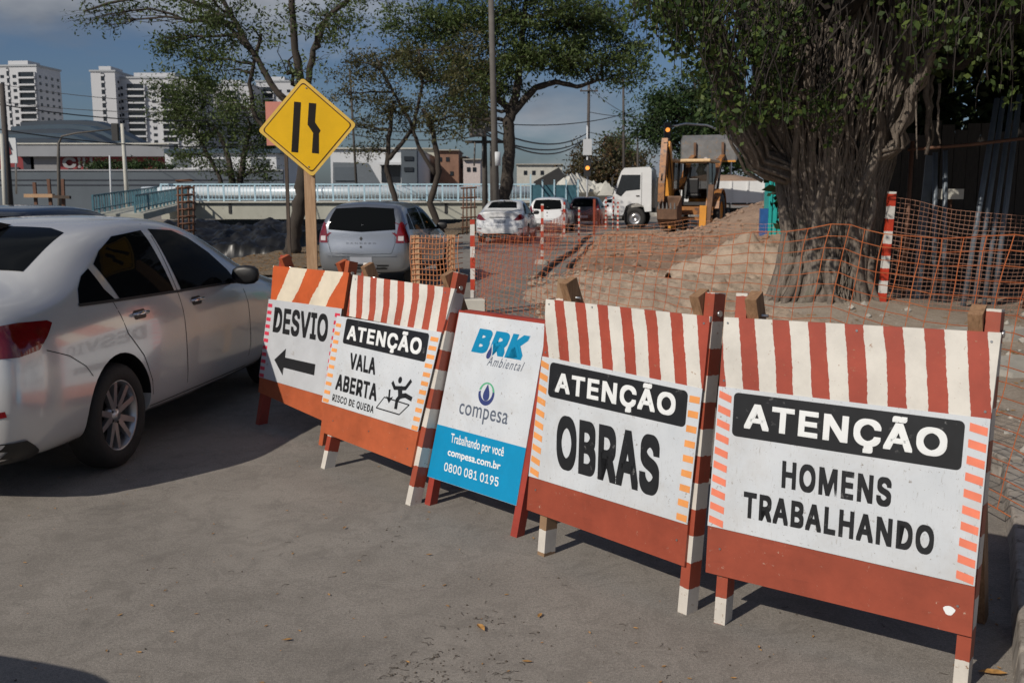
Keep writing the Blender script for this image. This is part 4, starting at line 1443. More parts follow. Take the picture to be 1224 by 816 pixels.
# two dark strips added in place of the shade along the earth edge
for k, (dx, lab) in enumerate(((0.0, 'long dark strip in place of the shade along the left edge of the earth'), (.42, 'shorter dark strip in place of shade on the earth beside the longer one'))):
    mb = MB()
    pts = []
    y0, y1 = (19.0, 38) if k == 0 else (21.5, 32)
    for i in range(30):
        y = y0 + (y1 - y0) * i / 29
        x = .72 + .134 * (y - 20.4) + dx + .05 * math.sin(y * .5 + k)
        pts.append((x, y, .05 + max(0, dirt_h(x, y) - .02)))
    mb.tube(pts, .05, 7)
    tag(mb.build('shade_strip', simple('shade_tone_%s' % ('a' if k == 0 else 'b'), (0.05, 0.035, 0.028), 0.7)), lab, 'hose')

# clods and broken stones
def stones(name, n, fn, smin, smax, mat, label, cat, seed, kind='stuff'):
    rg = random.Random(seed)
    mb = MB()
    for i in range(n):
        p = fn(rg)
        if p is None: continue
        s = smin + (smax - smin) * rg.random() ** 3
        vs = []
        for q in ((1, 0, 0), (-1, 0, 0), (0, 1, 0), (0, -1, 0), (0, 0, 1), (0, 0, -.6), (.6, .6, .4), (-.6, .5, .5), (.5, -.6, .5), (-.6, -.6, .3)):
            vs.append(Vector(q) * s * rg.uniform(.7, 1.2))
        rot = Matrix.Rotation(rg.uniform(0, 6.28), 3, 'Z')
        bm = bmesh.new()
        for v in vs: bm.verts.new(rot @ v + Vector(p))
        r_ = bmesh.ops.convex_hull(bm, input=bm.verts)
        bm.verts.index_update()
        mb.raw([v.co.copy() for v in bm.verts], [[v.index for v in f.verts] for f in bm.faces])
        bm.free()
    o = mb.build(name, mat, fixn=False)
    return tag(o, label, cat, kind=kind)
def on_dirt(rg):
    y = rg.uniform(13, 40); x = rg.uniform(dirt_edge(y) + .2, 11.5)
    return (x, y, dirt_h(x, y) + .01)
stones('earth_clods', 2600, on_dirt, .015, .13, M['dirt'], 'clods of brown earth scattered over the dug ground', 'clods', 3)
def near_sand(rg):
    y = rg.uniform(9.5, 20); x = rg.uniform(0.3, 4.4)
    return (x, y, 0.02 + (max(0, dirt_h(x, y)) if x > dirt_edge(y) else 0))
stones('gravel', 2200, near_sand, .01, .075, M['sand'], 'loose pale gravel around the sand heaps', 'gravel', 4)
def on_pave(rg):
    y = rg.uniform(4, 12.5); x = rg.uniform(3.0, 9)
    return (x, y, pave_h(x, y) + .006)
stones('paving_rubble', 500, on_pave, .008, .06, M['concrete'], 'crumbs of broken concrete on the dusty pavement', 'rubble', 5)

# broken slabs on the pavement behind the net
for i, (x, y, sx, sy, rz, tilt, lab) in enumerate((
        (3.7, 9.6, 1.1, .8, .3, .05, 'pale broken paving slab nearest the foot of the fig tree'),
        (5.0, 10.4, 1.3, .8, -.4, .10, 'pale broken paving slab just right of the tall striped post'),
        (4.5, 8.4, .9, .7, .7, .06, 'pale broken paving slab lying askew behind the HOMENS TRABALHANDO barricade'))):
    root = thing('broken_slab', lab, 'slab', (x, y, pave_h(x, y) + .01), rz)
    mb = MB()
    n = 9; top, bot = [], []
    for k in range(n):
        a = 2 * math.pi * k / n
        rr = rnd.uniform(.75, 1.05)
        px_, py_ = sx / 2 * rr * math.cos(a), sy / 2 * rr * math.sin(a)
        top.append((px_, py_, .07 + px_ * tilt)); bot.append((px_ * 1.02, py_ * 1.02, -.03))
    mb.face(top)
    for k in range(n): mb.face([bot[k], bot[(k + 1) % n], top[(k + 1) % n], top[k]])
    mb.build('slab_piece', M['concrete'], root)

# fallen leaves on the road
lm = simple('dry_leaf', (0.36, 0.19, 0.055), 0.7, var=0.5, scale=30)
def leaf_verts(s, rg, z0=.004):
    a = rg.uniform(0, 6.28); c, sn = math.cos(a), math.sin(a)
    prof = [(-1, 0), (-.45, .34), (.2, .36), (1, 0), (.2, -.36), (-.45, -.34)]
    out_ = []
    curl = rg.uniform(.1, .5)
    for u, v in prof:
        z = z0 + s * curl * (abs(v) * 1.2 + .25 * u * u)
        out_.append(((u * c - v * sn) * s, (u * sn + v * c) * s, z))
    return out_
def leaf_piece(mb, s, rg, at_=(0, 0, 0)):
    v = leaf_verts(s, rg)
    v = [(p[0] + at_[0], p[1] + at_[1], p[2] + at_[2]) for p in v]
    m_ = ((v[0][0] + v[3][0]) / 2, (v[0][1] + v[3][1]) / 2, at_[2] + .003)
    mb.raw(v + [m_], [(0, 6, 1), (1, 6, 2), (2, 6, 3), (3, 6, 4), (4, 6, 5), (5, 6, 0)])
rg = random.Random(5)
mb = MB()
def ground_at(px, py):
    d = at(px, py, 1.0) - Vector((0, 0, CAM_H))
    return Vector((0, 0, CAM_H)) + d * (-CAM_H / d.z)
for i in range(210):
    px, py = rg.uniform(-50, 1250), rg.uniform(525, 830)
    g = ground_at(px, py)
    leaf_piece(mb, rg.uniform(.004, .013), rg, (g.x, g.y, 0))
for i in range(500):
    y = rg.uniform(4, 12); x = rg.uniform(2.9, 7)
    leaf_piece(mb, rg.uniform(.02, .04), rg, (x, y, pave_h(x, y)))
for i in range(900):
    y = rg.uniform(20, 34); x = canal_r(y) + rg.uniform(.1, 3.2)
    leaf_piece(mb, rg.uniform(.03, .07), rg, (x, y, .05))
tag(mb.build('fallen_leaves', lm, fixn=False), 'small dry leaves and bits scattered over the ground', 'leaves', kind='stuff')
for (px, py, s, lab) in ((575, 752, .034, 'curled brown leaf on the dark stain below the OBRAS barricade'), (645, 737, .022, 'small tan leaf just right of the curled brown leaf'),
                         (630, 792, .020, 'flat tan leaf near the bottom edge of the road below the OBRAS barricade'), (412, 632, .018, 'tan leaf on the road below the VALA ABERTA barricade'),
                         (513, 664, .016, 'lone tan leaf on the open road left of the OBRAS barricade foot'), (343, 766, .020, 'tan leaf in the middle of the open road at the lower left'),
                         (1186, 806, .05, 'yellowish leaf against the kerb at the foot of the last barricade')):
    g = ground_at(px, py)
    o = MB(); leaf_piece(o, s, rg); ob = o.build('leaf', lm, fixn=False)
    ob.location = (g.x, g.y, .003)
    tag(ob, lab, 'leaf', 'single dry leaves on the road')

# ================================================================ DIAMOND SIGN
g = Vector((-1.585, 7.62, 0))
root = thing('lane_narrows_sign', 'yellow diamond sign with a narrowing lane symbol on a squared timber post', 'road sign', g, R(6))
ztop, zbot = at(377, 93, 7.6).z, at(368, 211, 7.6).z
zc = (ztop + zbot) / 2; hd = (ztop - zbot) / 2
mb = MB(); mb.bar((0, .05, 0), (0, .05, zc + .1), .082, .06, up=(0, 1, 0))
o = mb.build('post', M['wood_pale'], root)
bv = o.modifiers.new('b', 'BEVEL'); bv.width = .004
M['yellow'] = simple('yellow_reflective', (0.86, 0.50, 0.010), 0.32, var=0.10, scale=3, dirt=((0.6, 0.42, 0.10), 0.68))
M['yellow_edge'] = simple('yellow_edge', (0.80, 0.52, 0.10), 0.35, var=0.12)
def dia(r_, y, roll=-4.0):
    pts = []
    for k in range(4):
        a0 = R(90 * k + roll)
        cx, cz = (r_ - .030) * math.sin(a0), (r_ - .030) * math.cos(a0)
        for q in (-45, -15, 15, 45):
            a = a0 + R(q)
            pts.append((cx + .024 * math.sin(a), y, zc + cz + .024 * math.cos(a)))
    return pts
mb = MB(); f = dia(hd, 0); bk = dia(hd, .004)
mb.face(f); mb.face(bk[::-1])
for i in range(len(f)): mb.face([f[i], f[(i + 1) % len(f)], bk[(i + 1) % len(f)], bk[i]])
o = mb.build('sign_plate', M['yellow_edge'], root)
for p in o.data.polygons: pass
mb = MB(); mb.face(dia(hd * .915, -.0012)); mb.build('border', simple('brown_border', (0.07, 0.025, 0.005), 0.5), root)
mb = MB(); mb.face(dia(hd * .885, -.0024)); mb.build('yellow_field', M['yellow'], root)
sc_ = hd / .5       # symbol drawn on a plate of half-diagonal 0.5
def sym(pts, y=-.0036):
    ca, sa = math.cos(R(-4)), math.sin(R(-4))
    mb = MB(); mb.face([((u * ca - v * sa) * -1 * -sc_, y, zc + (u * sa + v * ca) * sc_) for u, v in pts]); return mb
bp = simple('symbol_black', (0.02, 0.014, 0.008), 0.28)
sym([(-.155, -.260), (-.085, -.262), (-.075, .250), (-.145, .252)]).build('lane_line', bp, root)
sym([(.055, -.255), (.128, -.257), (.120, -.05), (.135, -.02), (.075, .06), (.080, .250), (.005, .252), (.000, .03), (.060, -.05)]).build('lane_line_bent', bp, root)
for (u, v) in ((0, .40), (0, -.40)):
    mb = MB(); mb.tube([(u * sc_, -.003, zc + v * sc_), (u * sc_, -.007, zc + v * sc_)], .006, 8); mb.build('bolt', M['steel'], root)
# small pink board on a stake behind it
pp = at(336, 148, 9.2)
root = thing('pink_board', 'faded pink square board on a thin stake half behind the yellow sign', 'board', (pp.x, 9.2, 0))
w = .14
mb = MB(); mb.box((0, 0, pp.z + .0), (w * 2, .012, .40)); mb.build('panel', simple('pink_board_paint', (0.52, 0.20, 0.15), 0.6, var=0.15), root)
mb = MB(); mb.bar((.03, .03, 0), (.03, .03, pp.z), .03, .03, up=(0, 1, 0)); mb.build('stake', M['wood_dark'], root)

# ================================================================ TRUCK
M['truck_white'] = paint('truck_white', (0.72, 0.73, 0.73), 0.0, 0.35)
M['jcb_yellow'] = simple('machine_yellow', (0.66, 0.28, 0.03), 0.45, var=0.15, scale=2, coat=0.3, dirt=((0.25, 0.14, 0.08), 0.60))
M['machine_mud'] = simple('muddy_steel', (0.16, 0.09, 0.055), 0.8, var=0.35, scale=3, bmp=0.2)
M['dirty_yellow'] = simple('dirty_machine_yellow', (0.33, 0.135, 0.035), 0.5, var=0.3, scale=2, dirt=((0.10, 0.05, 0.03), 0.5))
M['rust'] = simple('rusty_steel', (0.13, 0.06, 0.035), 0.7, var=0.3, scale=4)
M['dark_metal'] = simple('dark_metal', (0.03, 0.03, 0.03), 0.55, var=0.2)
M['worn_metal'] = simple('worn_bucket_steel', (0.20, 0.20, 0.20), 0.45, 0.3, var=0.25, scale=2.5, dirt=((0.30, 0.19, 0.11), 0.56))
M['window_dark'] = simple('window_glass', (0.018, 0.022, 0.028), 0.10, var=0.2)

def rounded_bevel(o, w, seg=2):
    bv = o.modifiers.new('b', 'BEVEL'); bv.width = w; bv.segments = seg; bv.limit_method = 'ANGLE'
    return o

def prism(outline, y0, y1, axis='y'):
    """outline in (x, z) pushed between y0 and y1"""
    mb = MB()
    A = [(x, y0, z) for x, z in outline]; B = [(x, y1, z) for x, z in outline]
    mb.face(A); mb.face(B[::-1])
    for i in range(len(A)):
        j = (i + 1) % len(A)
        mb.face([A[i], B[i], B[j], A[j]])
    return mb

def big_wheel(parent, x, y, r, w, side, lugs=False, nm='wheel'):
    e = bpy.data.objects.new(nm, None); COL.objects.link(e); e.parent = parent
    e.location = (x, y, r); e.rotation_euler = (0, 0, 0 if side > 0 else math.pi)
    mb = MB()
    mb.lathe([(r * .55, -w / 2 + .02), (r * .62, -w / 2), (r * .9, -w / 2), (r * .97, -w * .42), (r, -w * .3), (r, w * .3), (r * .97, w * .42), (r * .9, w / 2), (r * .62, w / 2), (r * .55, w / 2 - .02)], 32, 'y', close=True)
    if lugs:
        for k in range(22):
            for sd in (-1, 1):
                a = 2 * math.pi * (k + (.5 if sd > 0 else 0)) / 22
                p0 = Vector(((r + .01) * math.cos(a), 0, (r + .01) * math.sin(a)))
                a2 = a + .14
                p1 = Vector(((r - .01) * math.cos(a2), sd * w * .5, (r - .01) * math.sin(a2)))
                mb.bar(p0, p1, .05, .05, up=tuple(p0.normalized()))
    mb.build('tyre', M['rubber']).parent = e
    mb = MB()
    mb.lathe([(.0005, w * .12), (r * .2, w * .14), (r * .22, w * .3), (r * .3, w * .3), (r * .34, w * .12), (r * .5, w * .2), (r * .56, w * .44)], 24, 'y')
    mb.build('rim', M['jcb_yellow'] if lugs else M['alloy']).parent = e
    return e

# truck, side on, facing left; local x forward, y left
tp = at(757, 268, 47)
root = thing('dump_truck', 'white cab-over dump truck standing side on behind the backhoe, loaded with earth', 'truck', (6.1, 47.2, 0.0), R(166))
root.scale = (1.08, 1.08, 1.08)
prof = [(.98, .62), (1.02, 1.25), (.90, 1.75), (.62, 2.52), (.48, 2.66), (-.62, 2.70), (-.70, 2.60), (-.72, .78), (-.44, .76), (-.38, 1.02), (-.12, 1.14), (.18, 1.12), (.40, 1.0), (.50, .66), (.55, .60)]
o = prism(prof, -1.02, 1.02).build('cab', M['truck_white'], root); rounded_bevel(o, .07, 3)
for sd in (-1, 1):
    y = 1.024 * sd
    mb = MB(); q = [(.86, 1.55), (.60, 2.36), (-.22, 2.36), (-.22, 1.72), (.40, 1.66), (.62, 1.42)]
    mb.face([(x, y, z) for x, z in q]); mb.build('side_window', M['window_dark'], root)
    mb = MB(); mb.box((-.12, 1.035 * sd, 1.45), (.14, .03, .05)); mb.build('door_handle', M['dark_metal'], root)
    mb = MB()
    for a, c in (((.93, 1.2), (.66, .7)), ((-.28, 2.45), (-.28, 1.0))):
        mb.bar((a[0], y, a[1]), (c[0], y, c[1]), .012, .012, up=(0, 1, 0))
    mb.build('door_gap', M['gap'], root)
    mb = MB(); mb.box((.98, 1.22 * sd, 2.05), (.06, .16, .42)); mb.tube([(.80, 1.0 * sd, 2.45), (.98, 1.2 * sd, 2.3)], .02, 6); mb.tube([(.80, 1.0 * sd, 1.75), (.98, 1.2 * sd, 1.85)], .02, 6)
    mb.build('mirror', M['dark_metal'], root)
    mb = MB(); mb.box((1.0, .78 * sd, .92), (.06, .34, .18)); mb.build('headlight', M['lamp_clear'], root)
mb = MB(); mb.face([(1.035, -.88, 1.50), (1.035, .88, 1.50), (.66, .80, 2.50), (.66, -.80, 2.50)]); mb.build('windscreen', M['window_dark'], root)
mb = MB(); mb.box((.98, 0, .58), (.14, 1.98, .26)); rounded_bevel(mb.build('bumper', M['truck_white'], root), .03)
for y in (-.42, .42):
    mb = MB(); mb.box((-3.0, y, .82), (5.6, .10, .20)); mb.build('chassis_rail', M['dark_metal'], root)
mb = MB(); mb.box((-.95, 0, 1.5), (.12, 1.6, 1.5)); mb.build('headboard', M['dark_metal'], root)
for x in (-.0, -3.5, -4.7):
    for sd in (-1, 1):
        big_wheel(root, x, .92 * sd, .48, .28, sd)
mb = MB(); mb.tube([(-1.4, .75, .8), (-2.2, .75, .8)], .26, 14); mb.build('fuel_tank', M['worn_metal'], root)
b0 = [(-1.3, -1.1, 1.12), (-5.6, -1.1, 1.12), (-5.6, 1.1, 1.12), (-1.3, 1.1, 1.12)]
mb = MB()
mb.box((-3.45, 0, 1.12), (4.3, 2.2, .08)); mb.build('bed_floor', M['dark_metal'], root)
for y in (-1.12, 1.12):
    mb = MB(); mb.box((-3.45, y, 1.62), (4.3, .05, .92)); mb.build('bed_side', M['truck_white'], root)
    for k in range(7):
        mb = MB(); mb.box((-1.4 - k * .68, y + math.copysign(.05, y), 1.60), (.07, .05, .96)); mb.build('bed_post', M['truck_white'], root)
for x in (-1.28, -5.62):
    mb = MB(); mb.box((x, 0, 1.62), (.05, 2.2, .96)); mb.build('bed_end', M['truck_white'], root)
mb = MB(); vs, fs = [], []
nx_, ny_ = 24, 12
for i in range(nx_):
    for j in range(ny_):
        u, v = i / (nx_ - 1), j / (ny_ - 1)
        x, y = -1.32 - u * 4.26, -1.08 + v * 2.16
        z = 1.95 + .42 * math.sin(math.pi * u) ** .6 * math.sin(math.pi * v) ** .7 + .06 * fbm(x * 2, y * 2)
        vs.append((x, y, z))
for i in range(nx_ - 1):
    for j in range(ny_ - 1):
        a = i * ny_ + j; fs.append((a, a + 1, a + ny_ + 1, a + ny_))
mb.raw(vs, fs, 0, True); mb.build('earth_load', M['dirt'], root)
# second trailer body behind it
root = thing('stake_body_truck', 'earth-brown stake body truck end behind the white dump bed, right of it', 'truck', (13.1, 49.5, 0), R(170))
mb = MB(); mb.box((0, 0, 1.15), (3.6, 2.2, .12)); mb.build('bed_floor', M['rust'], root)
for k in range(6):
    mb = MB(); mb.box((-1.6 + k * .64, 1.12, 1.7), (.09, .06, 1.1)); mb.build('stake', M['wood_pale'], root)
for z in (1.35, 1.65, 1.95):
    mb = MB(); mb.box((0, 1.07, z), (3.5, .04, .22)); mb.build('side_board', M['rust'], root)
mb = MB(); mb.box((0, 0, 1.9), (3.4, 2.0, .5)); rounded_bevel(mb.build('earth_load', M['dirt'], root), .2, 3)
for x in (-1.1, .9):
    for sd in (-1, 1): big_wheel(root, x, .9 * sd, .48, .26, sd)

# ================================================================ BACKHOE LOADER (seen from behind)
# local: x right as seen from behind, y forward (away), z up
bx = at(812, 262, 39)
root = thing('backhoe_loader', 'muddy yellow backhoe loader seen from behind with its front bucket raised high', 'backhoe loader', (7.05, 38.4, .16), R(-22))
class PR:       # pushes parts under the machine
    pass
Y_ = M['jcb_yellow']; MU = M['machine_mud']
for sd in (-1, 1):
    e = big_wheel(root, 0, 0, .78, .46, 1, True); e.location = (.92 * sd, .55, .78); e.rotation_euler = (0, 0, R(-90) if sd > 0 else R(90))
    e = big_wheel(root, 0, 0, .46, .32, 1, True); e.location = (.88 * sd, 2.75, .46); e.rotation_euler = (0, 0, R(-90) if sd > 0 else R(90))
    mb = MB(); pts = []
    for k in range(9):
        a = R(10 + 160 * k / 8)
        pts.append((.92 * sd, .55 - .90 * math.cos(a), .78 + .90 * math.sin(a)))
    for a, c in zip(pts, pts[1:]): mb.bar(a, c, .52, .04, up=(0, 0, 1) if abs(a[2] - c[2]) < .3 else (0, 1, .2))
    mb.build('mudguard', M['dirty_yellow'], root)
mb = MB(); mb.box((0, 1.9, .95), (.85, 3.2, .42)); rounded_bevel(mb.build('chassis', Y_, root), .04)
mb = MB(); mb.box((0, 2.55, 1.40), (.95, 1.5, .62)); rounded_bevel(mb.build('bonnet', Y_, root), .08, 3)
# cab
for (x, y) in ((-.72, -.15), (.72, -.15), (-.70, .75), (.70, .75), (-.64, 1.55), (.64, 1.55)):
    mb = MB(); mb.bar((x, y, 1.15), (x * .93, y, 2.72), .08, .08, up=(0, 1, 0)); mb.build('cab_pillar', M['dark_metal'], root)
mb = MB(); mb.box((0, .70, 2.78), (1.62, 2.1, .13)); rounded_bevel(mb.build('cab_roof', simple('cab_roof_paint', (0.62, 0.42, 0.22), 0.5), root), .05, 3)
mb = MB(); mb.box((0, .70, 1.12), (1.45, 1.8, .12)); mb.build('cab_floor', M['dark_metal'], root)
mt, tt, bb = NM('cab_glass')
bb.inputs['Base Color'].default_value = (0.03, 0.035, 0.04, 1); bb.inputs['Roughness'].default_value = 0.08; bb.inputs['Alpha'].default_value = 0.62
for (a, c, nm) in (((-.66, 1.57), (.66, 1.57), 'front_glass'),):
    mb = MB(); mb.hexa([(a[0], a[1], 1.3), (c[0], c[1], 1.3), (c[0], c[1] + .01, 1.3), (a[0], a[1] + .01, 1.3)], [(a[0] * .93, a[1], 2.7), (c[0] * .93, c[1], 2.7), (c[0] * .93, c[1] + .01, 2.7), (a[0] * .93, a[1] + .01, 2.7)]); mb.build(nm, mt, root)
for sd in (-1, 1):
    for y0, y1 in ((-.10, .70), (.80, 1.50)):
        mb = MB(); mb.hexa([(.715 * sd, y0, 1.3), (.725 * sd, y0, 1.3), (.725 * sd, y1, 1.3), (.715 * sd, y1, 1.3)], [(.665 * sd, y0, 2.7), (.675 * sd, y0, 2.7), (.675 * sd, y1, 2.7), (.665 * sd, y1, 2.7)]); mb.build('side_glass', mt, root)
    mb = MB(); mb.tube([(.60 * sd, -.2, 2.82), (.60 * sd, -.28, 2.82)], .08, 12); mb.build('work_lamp', M['lamp_clear'], root)
mb = MB(); mb.box((0, .6, 1.45), (.5, .5, .14)); mb.box((0, .38, 1.80), (.48, .12, .62)); rounded_bevel(mb.build('seat', M['black_plastic'], root), .05)
# rear frame and stabilisers
mb = MB(); mb.box((0, -.42, .85), (1.95, .16, .32)); mb.box((0, -.42, .55), (1.9, .12, .12)); mb.build('rear_frame', M['dirty_yellow'], root)
for sd in (-1, 1):
    mb = MB(); mb.bar((.90 * sd, -.45, 1.85 if sd > 0 else 1.2), (.78 * sd if sd > 0 else .98 * sd, -.45, .18), .20, .20, up=(0, 1, 0)); mb.build('stabiliser_leg', MU if sd < 0 else M['machine_mud'], root)
    mb = MB(); mb.bar((.62 * sd, -.50, 1.05), (.60 * sd, -.50, .16), .26, .18, up=(0, 1, 0)); mb.build('stabiliser_slide', Y_, root)
    mb = MB(); mb.box((.80 * sd, -.45, .10), (.42, .36, .06)); mb.build('stabiliser_foot', MU, root)
# backhoe arm folded up at the left
ax = -.80
mb = prism([(-.55, .95), (-.15, .95), (-.12, 1.2), (-.30, 2.2), (-.60, 3.1), (-.78, 3.45), (-1.0, 3.50), (-1.02, 3.30), (-.82, 3.0), (-.62, 2.2), (-.58, 1.3)], -.16, .16)
def yz(mb, x0):     # turn an (x,z) prism into the (y,z) plane
    mb.v = [(x0 + p[1], p[0], p[2]) for p in mb.v]
    return mb
o = yz(mb, ax).build('boom', Y_, root); rounded_bevel(o, .02)
mb = prism([(-1.02, 3.62), (-.80, 3.60), (-.78, 3.2), (-1.15, 1.9), (-1.30, 1.2), (-1.46, 1.2), (-1.42, 1.9), (-1.20, 3.0)], -.12, .12)
o = yz(mb, ax - .05).build('dipper_arm', M['dirty_yellow'], root); rounded_bevel(o, .02)
mb = MB()
for p0, p1 in (((ax + .02, -.30, 1.4), (ax + .02, -.80, 2.9)), ((ax - .05, -1.0, 3.2), (ax - .05, -1.40, 2.0))):
    mb.tube([p0, (Vector(p0) + Vector(p1)) / 2], .075, 8); mb.tube([(Vector(p0) + Vector(p1)) / 2, p1], .04, 8)
mb.build('hydraulic_cylinder', M['dark_metal'], root)
mb = MB()
for dx in (-.10, .0, .12):
    mb.tube([(ax + dx, -.2, 1.1), (ax + dx * 1.4, -.55, 1.9), (ax + dx, -.85, 2.9), (ax + dx * .5, -1.08, 3.45)], .022, 6)
mb.build('hose', M['black_plastic'], root)
# bucket with teeth pointing up
bp_ = [(-1.20, 1.42), (-1.05, .85), (-1.22, .42), (-1.62, .30), (-1.95, .55), (-2.02, .95)]
inn = [(-1.94, .92), (-1.88, .60), (-1.60, .38), (-1.28, .48), (-1.12, .88), (-1.24, 1.36)]
o = yz(prism(bp_ + inn, -.36, .36), ax + .32).build('bucket_shell', MU, root)
for sd in (-1, 1):
    o = yz(prism(bp_, sd * .36 - .02, sd * .36 + .02), ax + .32).build('bucket_side', MU, root)
for k in range(5):
    mb = MB(); x = ax + .32 - .30 + k * .15
    mb.hexa([(x - .035, -2.03, .93), (x + .035, -2.03, .93), (x + .035, -1.95, .93), (x - .035, -1.95, .93)], [(x - .012, -2.06, 1.17), (x + .012, -2.06, 1.17), (x + .012, -2.03, 1.17), (x - .012, -2.03, 1.17)])
    mb.build('bucket_tooth', M['worn_metal'], root)
# loader arms and raised bucket
for sd in (-1, 1):
    mb = MB(); x = .62 * sd
    mb.bar((x, 1.0, 1.7), (x, 2.6, 2.9), .12, .24, up=(1, 0, 0)); mb.bar((x, 2.5, 2.85), (x, 3.5, 3.10), .12, .20, up=(1, 0, 0))
    mb.build('loader_arm', M['dirty_yellow'], root)
    mb = MB(); mb.tube([(x, 2.2, 1.3), (x, 2.9, 2.6)], .05, 8); mb.build('lift_cylinder', M['dark_metal'], root)
bb0 = [(3.45, 2.85), (3.40, 3.75), (3.75, 3.98), (4.35, 3.95)]
bb1 = [(4.35, 3.91), (3.77, 3.93), (3.45, 3.72), (3.50, 2.90)]
o = yz(prism(bb0 + bb1, -1.16, 1.16), 0).build('loader_bucket_shell', M['worn_metal'], root)
for sd in (-1, 1):
    yz(prism(bb0 + [(3.95, 3.05)], sd * 1.16 - .02, sd * 1.16 + .02), 0).build('loader_bucket_side', M['worn_metal'], root)
for dx in (-.55, .62):
    mb = MB(); mb.bar((dx, 3.38, 3.0), (dx, 3.30, 3.65), .09, .10, up=(1, 0, 0)); mb.build('bucket_bracket', MU, root)
mb = MB(); mb.bar((-1.16, 3.43, 2.86), (1.16, 3.43, 2.86), .07, .07, up=(0, 1, 0)); mb.build('bucket_edge', M['jcb_yellow'], root)
# beacon
root = thing('signal_arm', 'thin curved grey arm on a pole carrying an amber lamp above the backhoe', 'signal', (11.2, 50, 0))
mb = MB(); q = [at(864, 162, 50), at(858, 155, 50), at(845, 150, 50), at(820, 148, 50), at(800, 152, 50)]
q = [Vector((11.2, 50, 0)), Vector((11.2, 50, 4.6))] + [v for v in q]
loc = root.location.copy()
mb.tube([v - Vector((11.2, 50, 0)) for v in q], .055, 8); mb.build('arm', M['steel'], root)
e = q[-1] - Vector((11.2, 50, 0))
mb = MB(); mb.box((e.x - .1, e.y, e.z - .2), (.32, .3, .85)); mb.build('signal_head', M['dark_metal'], root)
m, t, b = NM('amber_lamp'); b.inputs['Base Color'].default_value = (.9, .3, .05, 1); b.inputs['Emission Color'].default_value = (1, .35, .06, 1); b.inputs['Emission Strength'].default_value = 1.6
M['amber'] = m
mb = MB(); mb.tube([(e.x - .1, e.y - .15, e.z - .15), (e.x - .1, e.y - .2, e.z - .15)], .11, 12); mb.build('lamp', M['amber'], root)

# ================================================================ TREES
def leaf_mat(name, c1, c2, c3, trans=0.35):
    m = bpy.data.materials.new(name); m.use_nodes = True
    t = m.node_tree; t.nodes.clear()
    o = mk(t, 'ShaderNodeOutputMaterial')
    g = mk(t, 'ShaderNodeNewGeometry')
    r = ramp(t, g.outputs['Random Per Island'], [(0.0, c1), (0.55, c2), (0.92, c3)])
    n = noise_node(t, 0.8, 3, 0.5)
    v = ramp(t, n.outputs[0], [(0.3, 0.75), (0.7, 1.2)])
    c = mixc(t, 1.0, r.outputs[0], v.outputs[0], 'MULTIPLY')
    d = mk(t, 'ShaderNodeBsdfPrincipled')
    d.inputs['Roughness'].default_value = 0.55
    d.inputs['Specular IOR Level'].default_value = 0.35
    tr = mk(t, 'ShaderNodeBsdfTranslucent')
    mx_ = mk(t, 'ShaderNodeMixShader'); mx_.inputs[0].default_value = trans
    t.links.new(c, d.inputs['Base Color']); t.links.new(c, tr.inputs['Color'])
    t.links.new(d.outputs[0], mx_.inputs[1]); t.links.new(tr.outputs[0], mx_.inputs[2])
    t.links.new(mx_.outputs[0], o.inputs['Surface'])
    return m
M['leaf_feather'] = leaf_mat('feathery_leaf', (0.050, 0.078, 0.022), (0.078, 0.115, 0.031), (0.115, 0.15, 0.045))
M['leaf_olive'] = leaf_mat('olive_leaf', (0.055, 0.060, 0.022), (0.085, 0.088, 0.030), (0.13, 0.11, 0.045))
M['leaf_dense'] = leaf_mat('dense_leaf', (0.020, 0.042, 0.014), (0.035, 0.068, 0.020), (0.060, 0.10, 0.030), 0.25)
M['leaf_fig'] = leaf_mat('fig_leaf', (0.026, 0.050, 0.014), (0.055, 0.092, 0.022), (0.12, 0.165, 0.040), 0.35)
M['leaf_brown'] = leaf_mat('brown_green_leaf', (0.05, 0.05, 0.02), (0.075, 0.065, 0.028), (0.13, 0.075, 0.035), 0.25)
M['bark'] = simple('bark', (0.045, 0.036, 0.029), 0.9, var=0.4, scale=5, bmp=0.8, vscale=(1, 1, .3))
M['bark_fig'] = simple('fig_bark', (0.20, 0.165, 0.135), 0.9, var=0.45, scale=6, bmp=0.9, dirt=((0.09, 0.07, 0.055), 0.55), vscale=(1, 1, .3))
def fig_bark():
    m, t, b = NM('fig_root_bark')
    n = noise_node(t, 7, 8, 0.7, 'Object', 0.4, (1, 1, .25))
    c = ramp(t, n.outputs[0], [(0.28, (0.075, 0.058, 0.046)), (0.5, (0.17, 0.14, 0.115)), (0.72, (0.30, 0.26, 0.22))]).outputs[0]
    k = noise_node(t, 60, 7, 0.8, 'Object', 0.2, (1, 1, .35))
    g = ramp(t, k.outputs[0], [(0.3, 0.45), (0.55, 1.1), (0.75, 1.4)]).outputs[0]
    c = mixc(t, 0.9, c, g, 'MULTIPLY')
    li = noise_node(t, 3.0, 5, 0.7)
    f = ramp(t, li.outputs[0], [(0.60, 0.0), (0.72, 0.55)]).outputs[0]
    c = mixc(t, f, c, (0.15, 0.16, 0.11))
    t.links.new(c, b.inputs['Base Color'])
    b.inputs['Roughness'].default_value = 0.92
    bump(t, b, k.outputs[0], 0.9, 0.02)
    return m
M['bark_fig'] = fig_bark()
M['bark_dark'] = simple('fig_core', (0.030, 0.024, 0.020), 0.95, var=0.4, scale=5, bmp=0.8)

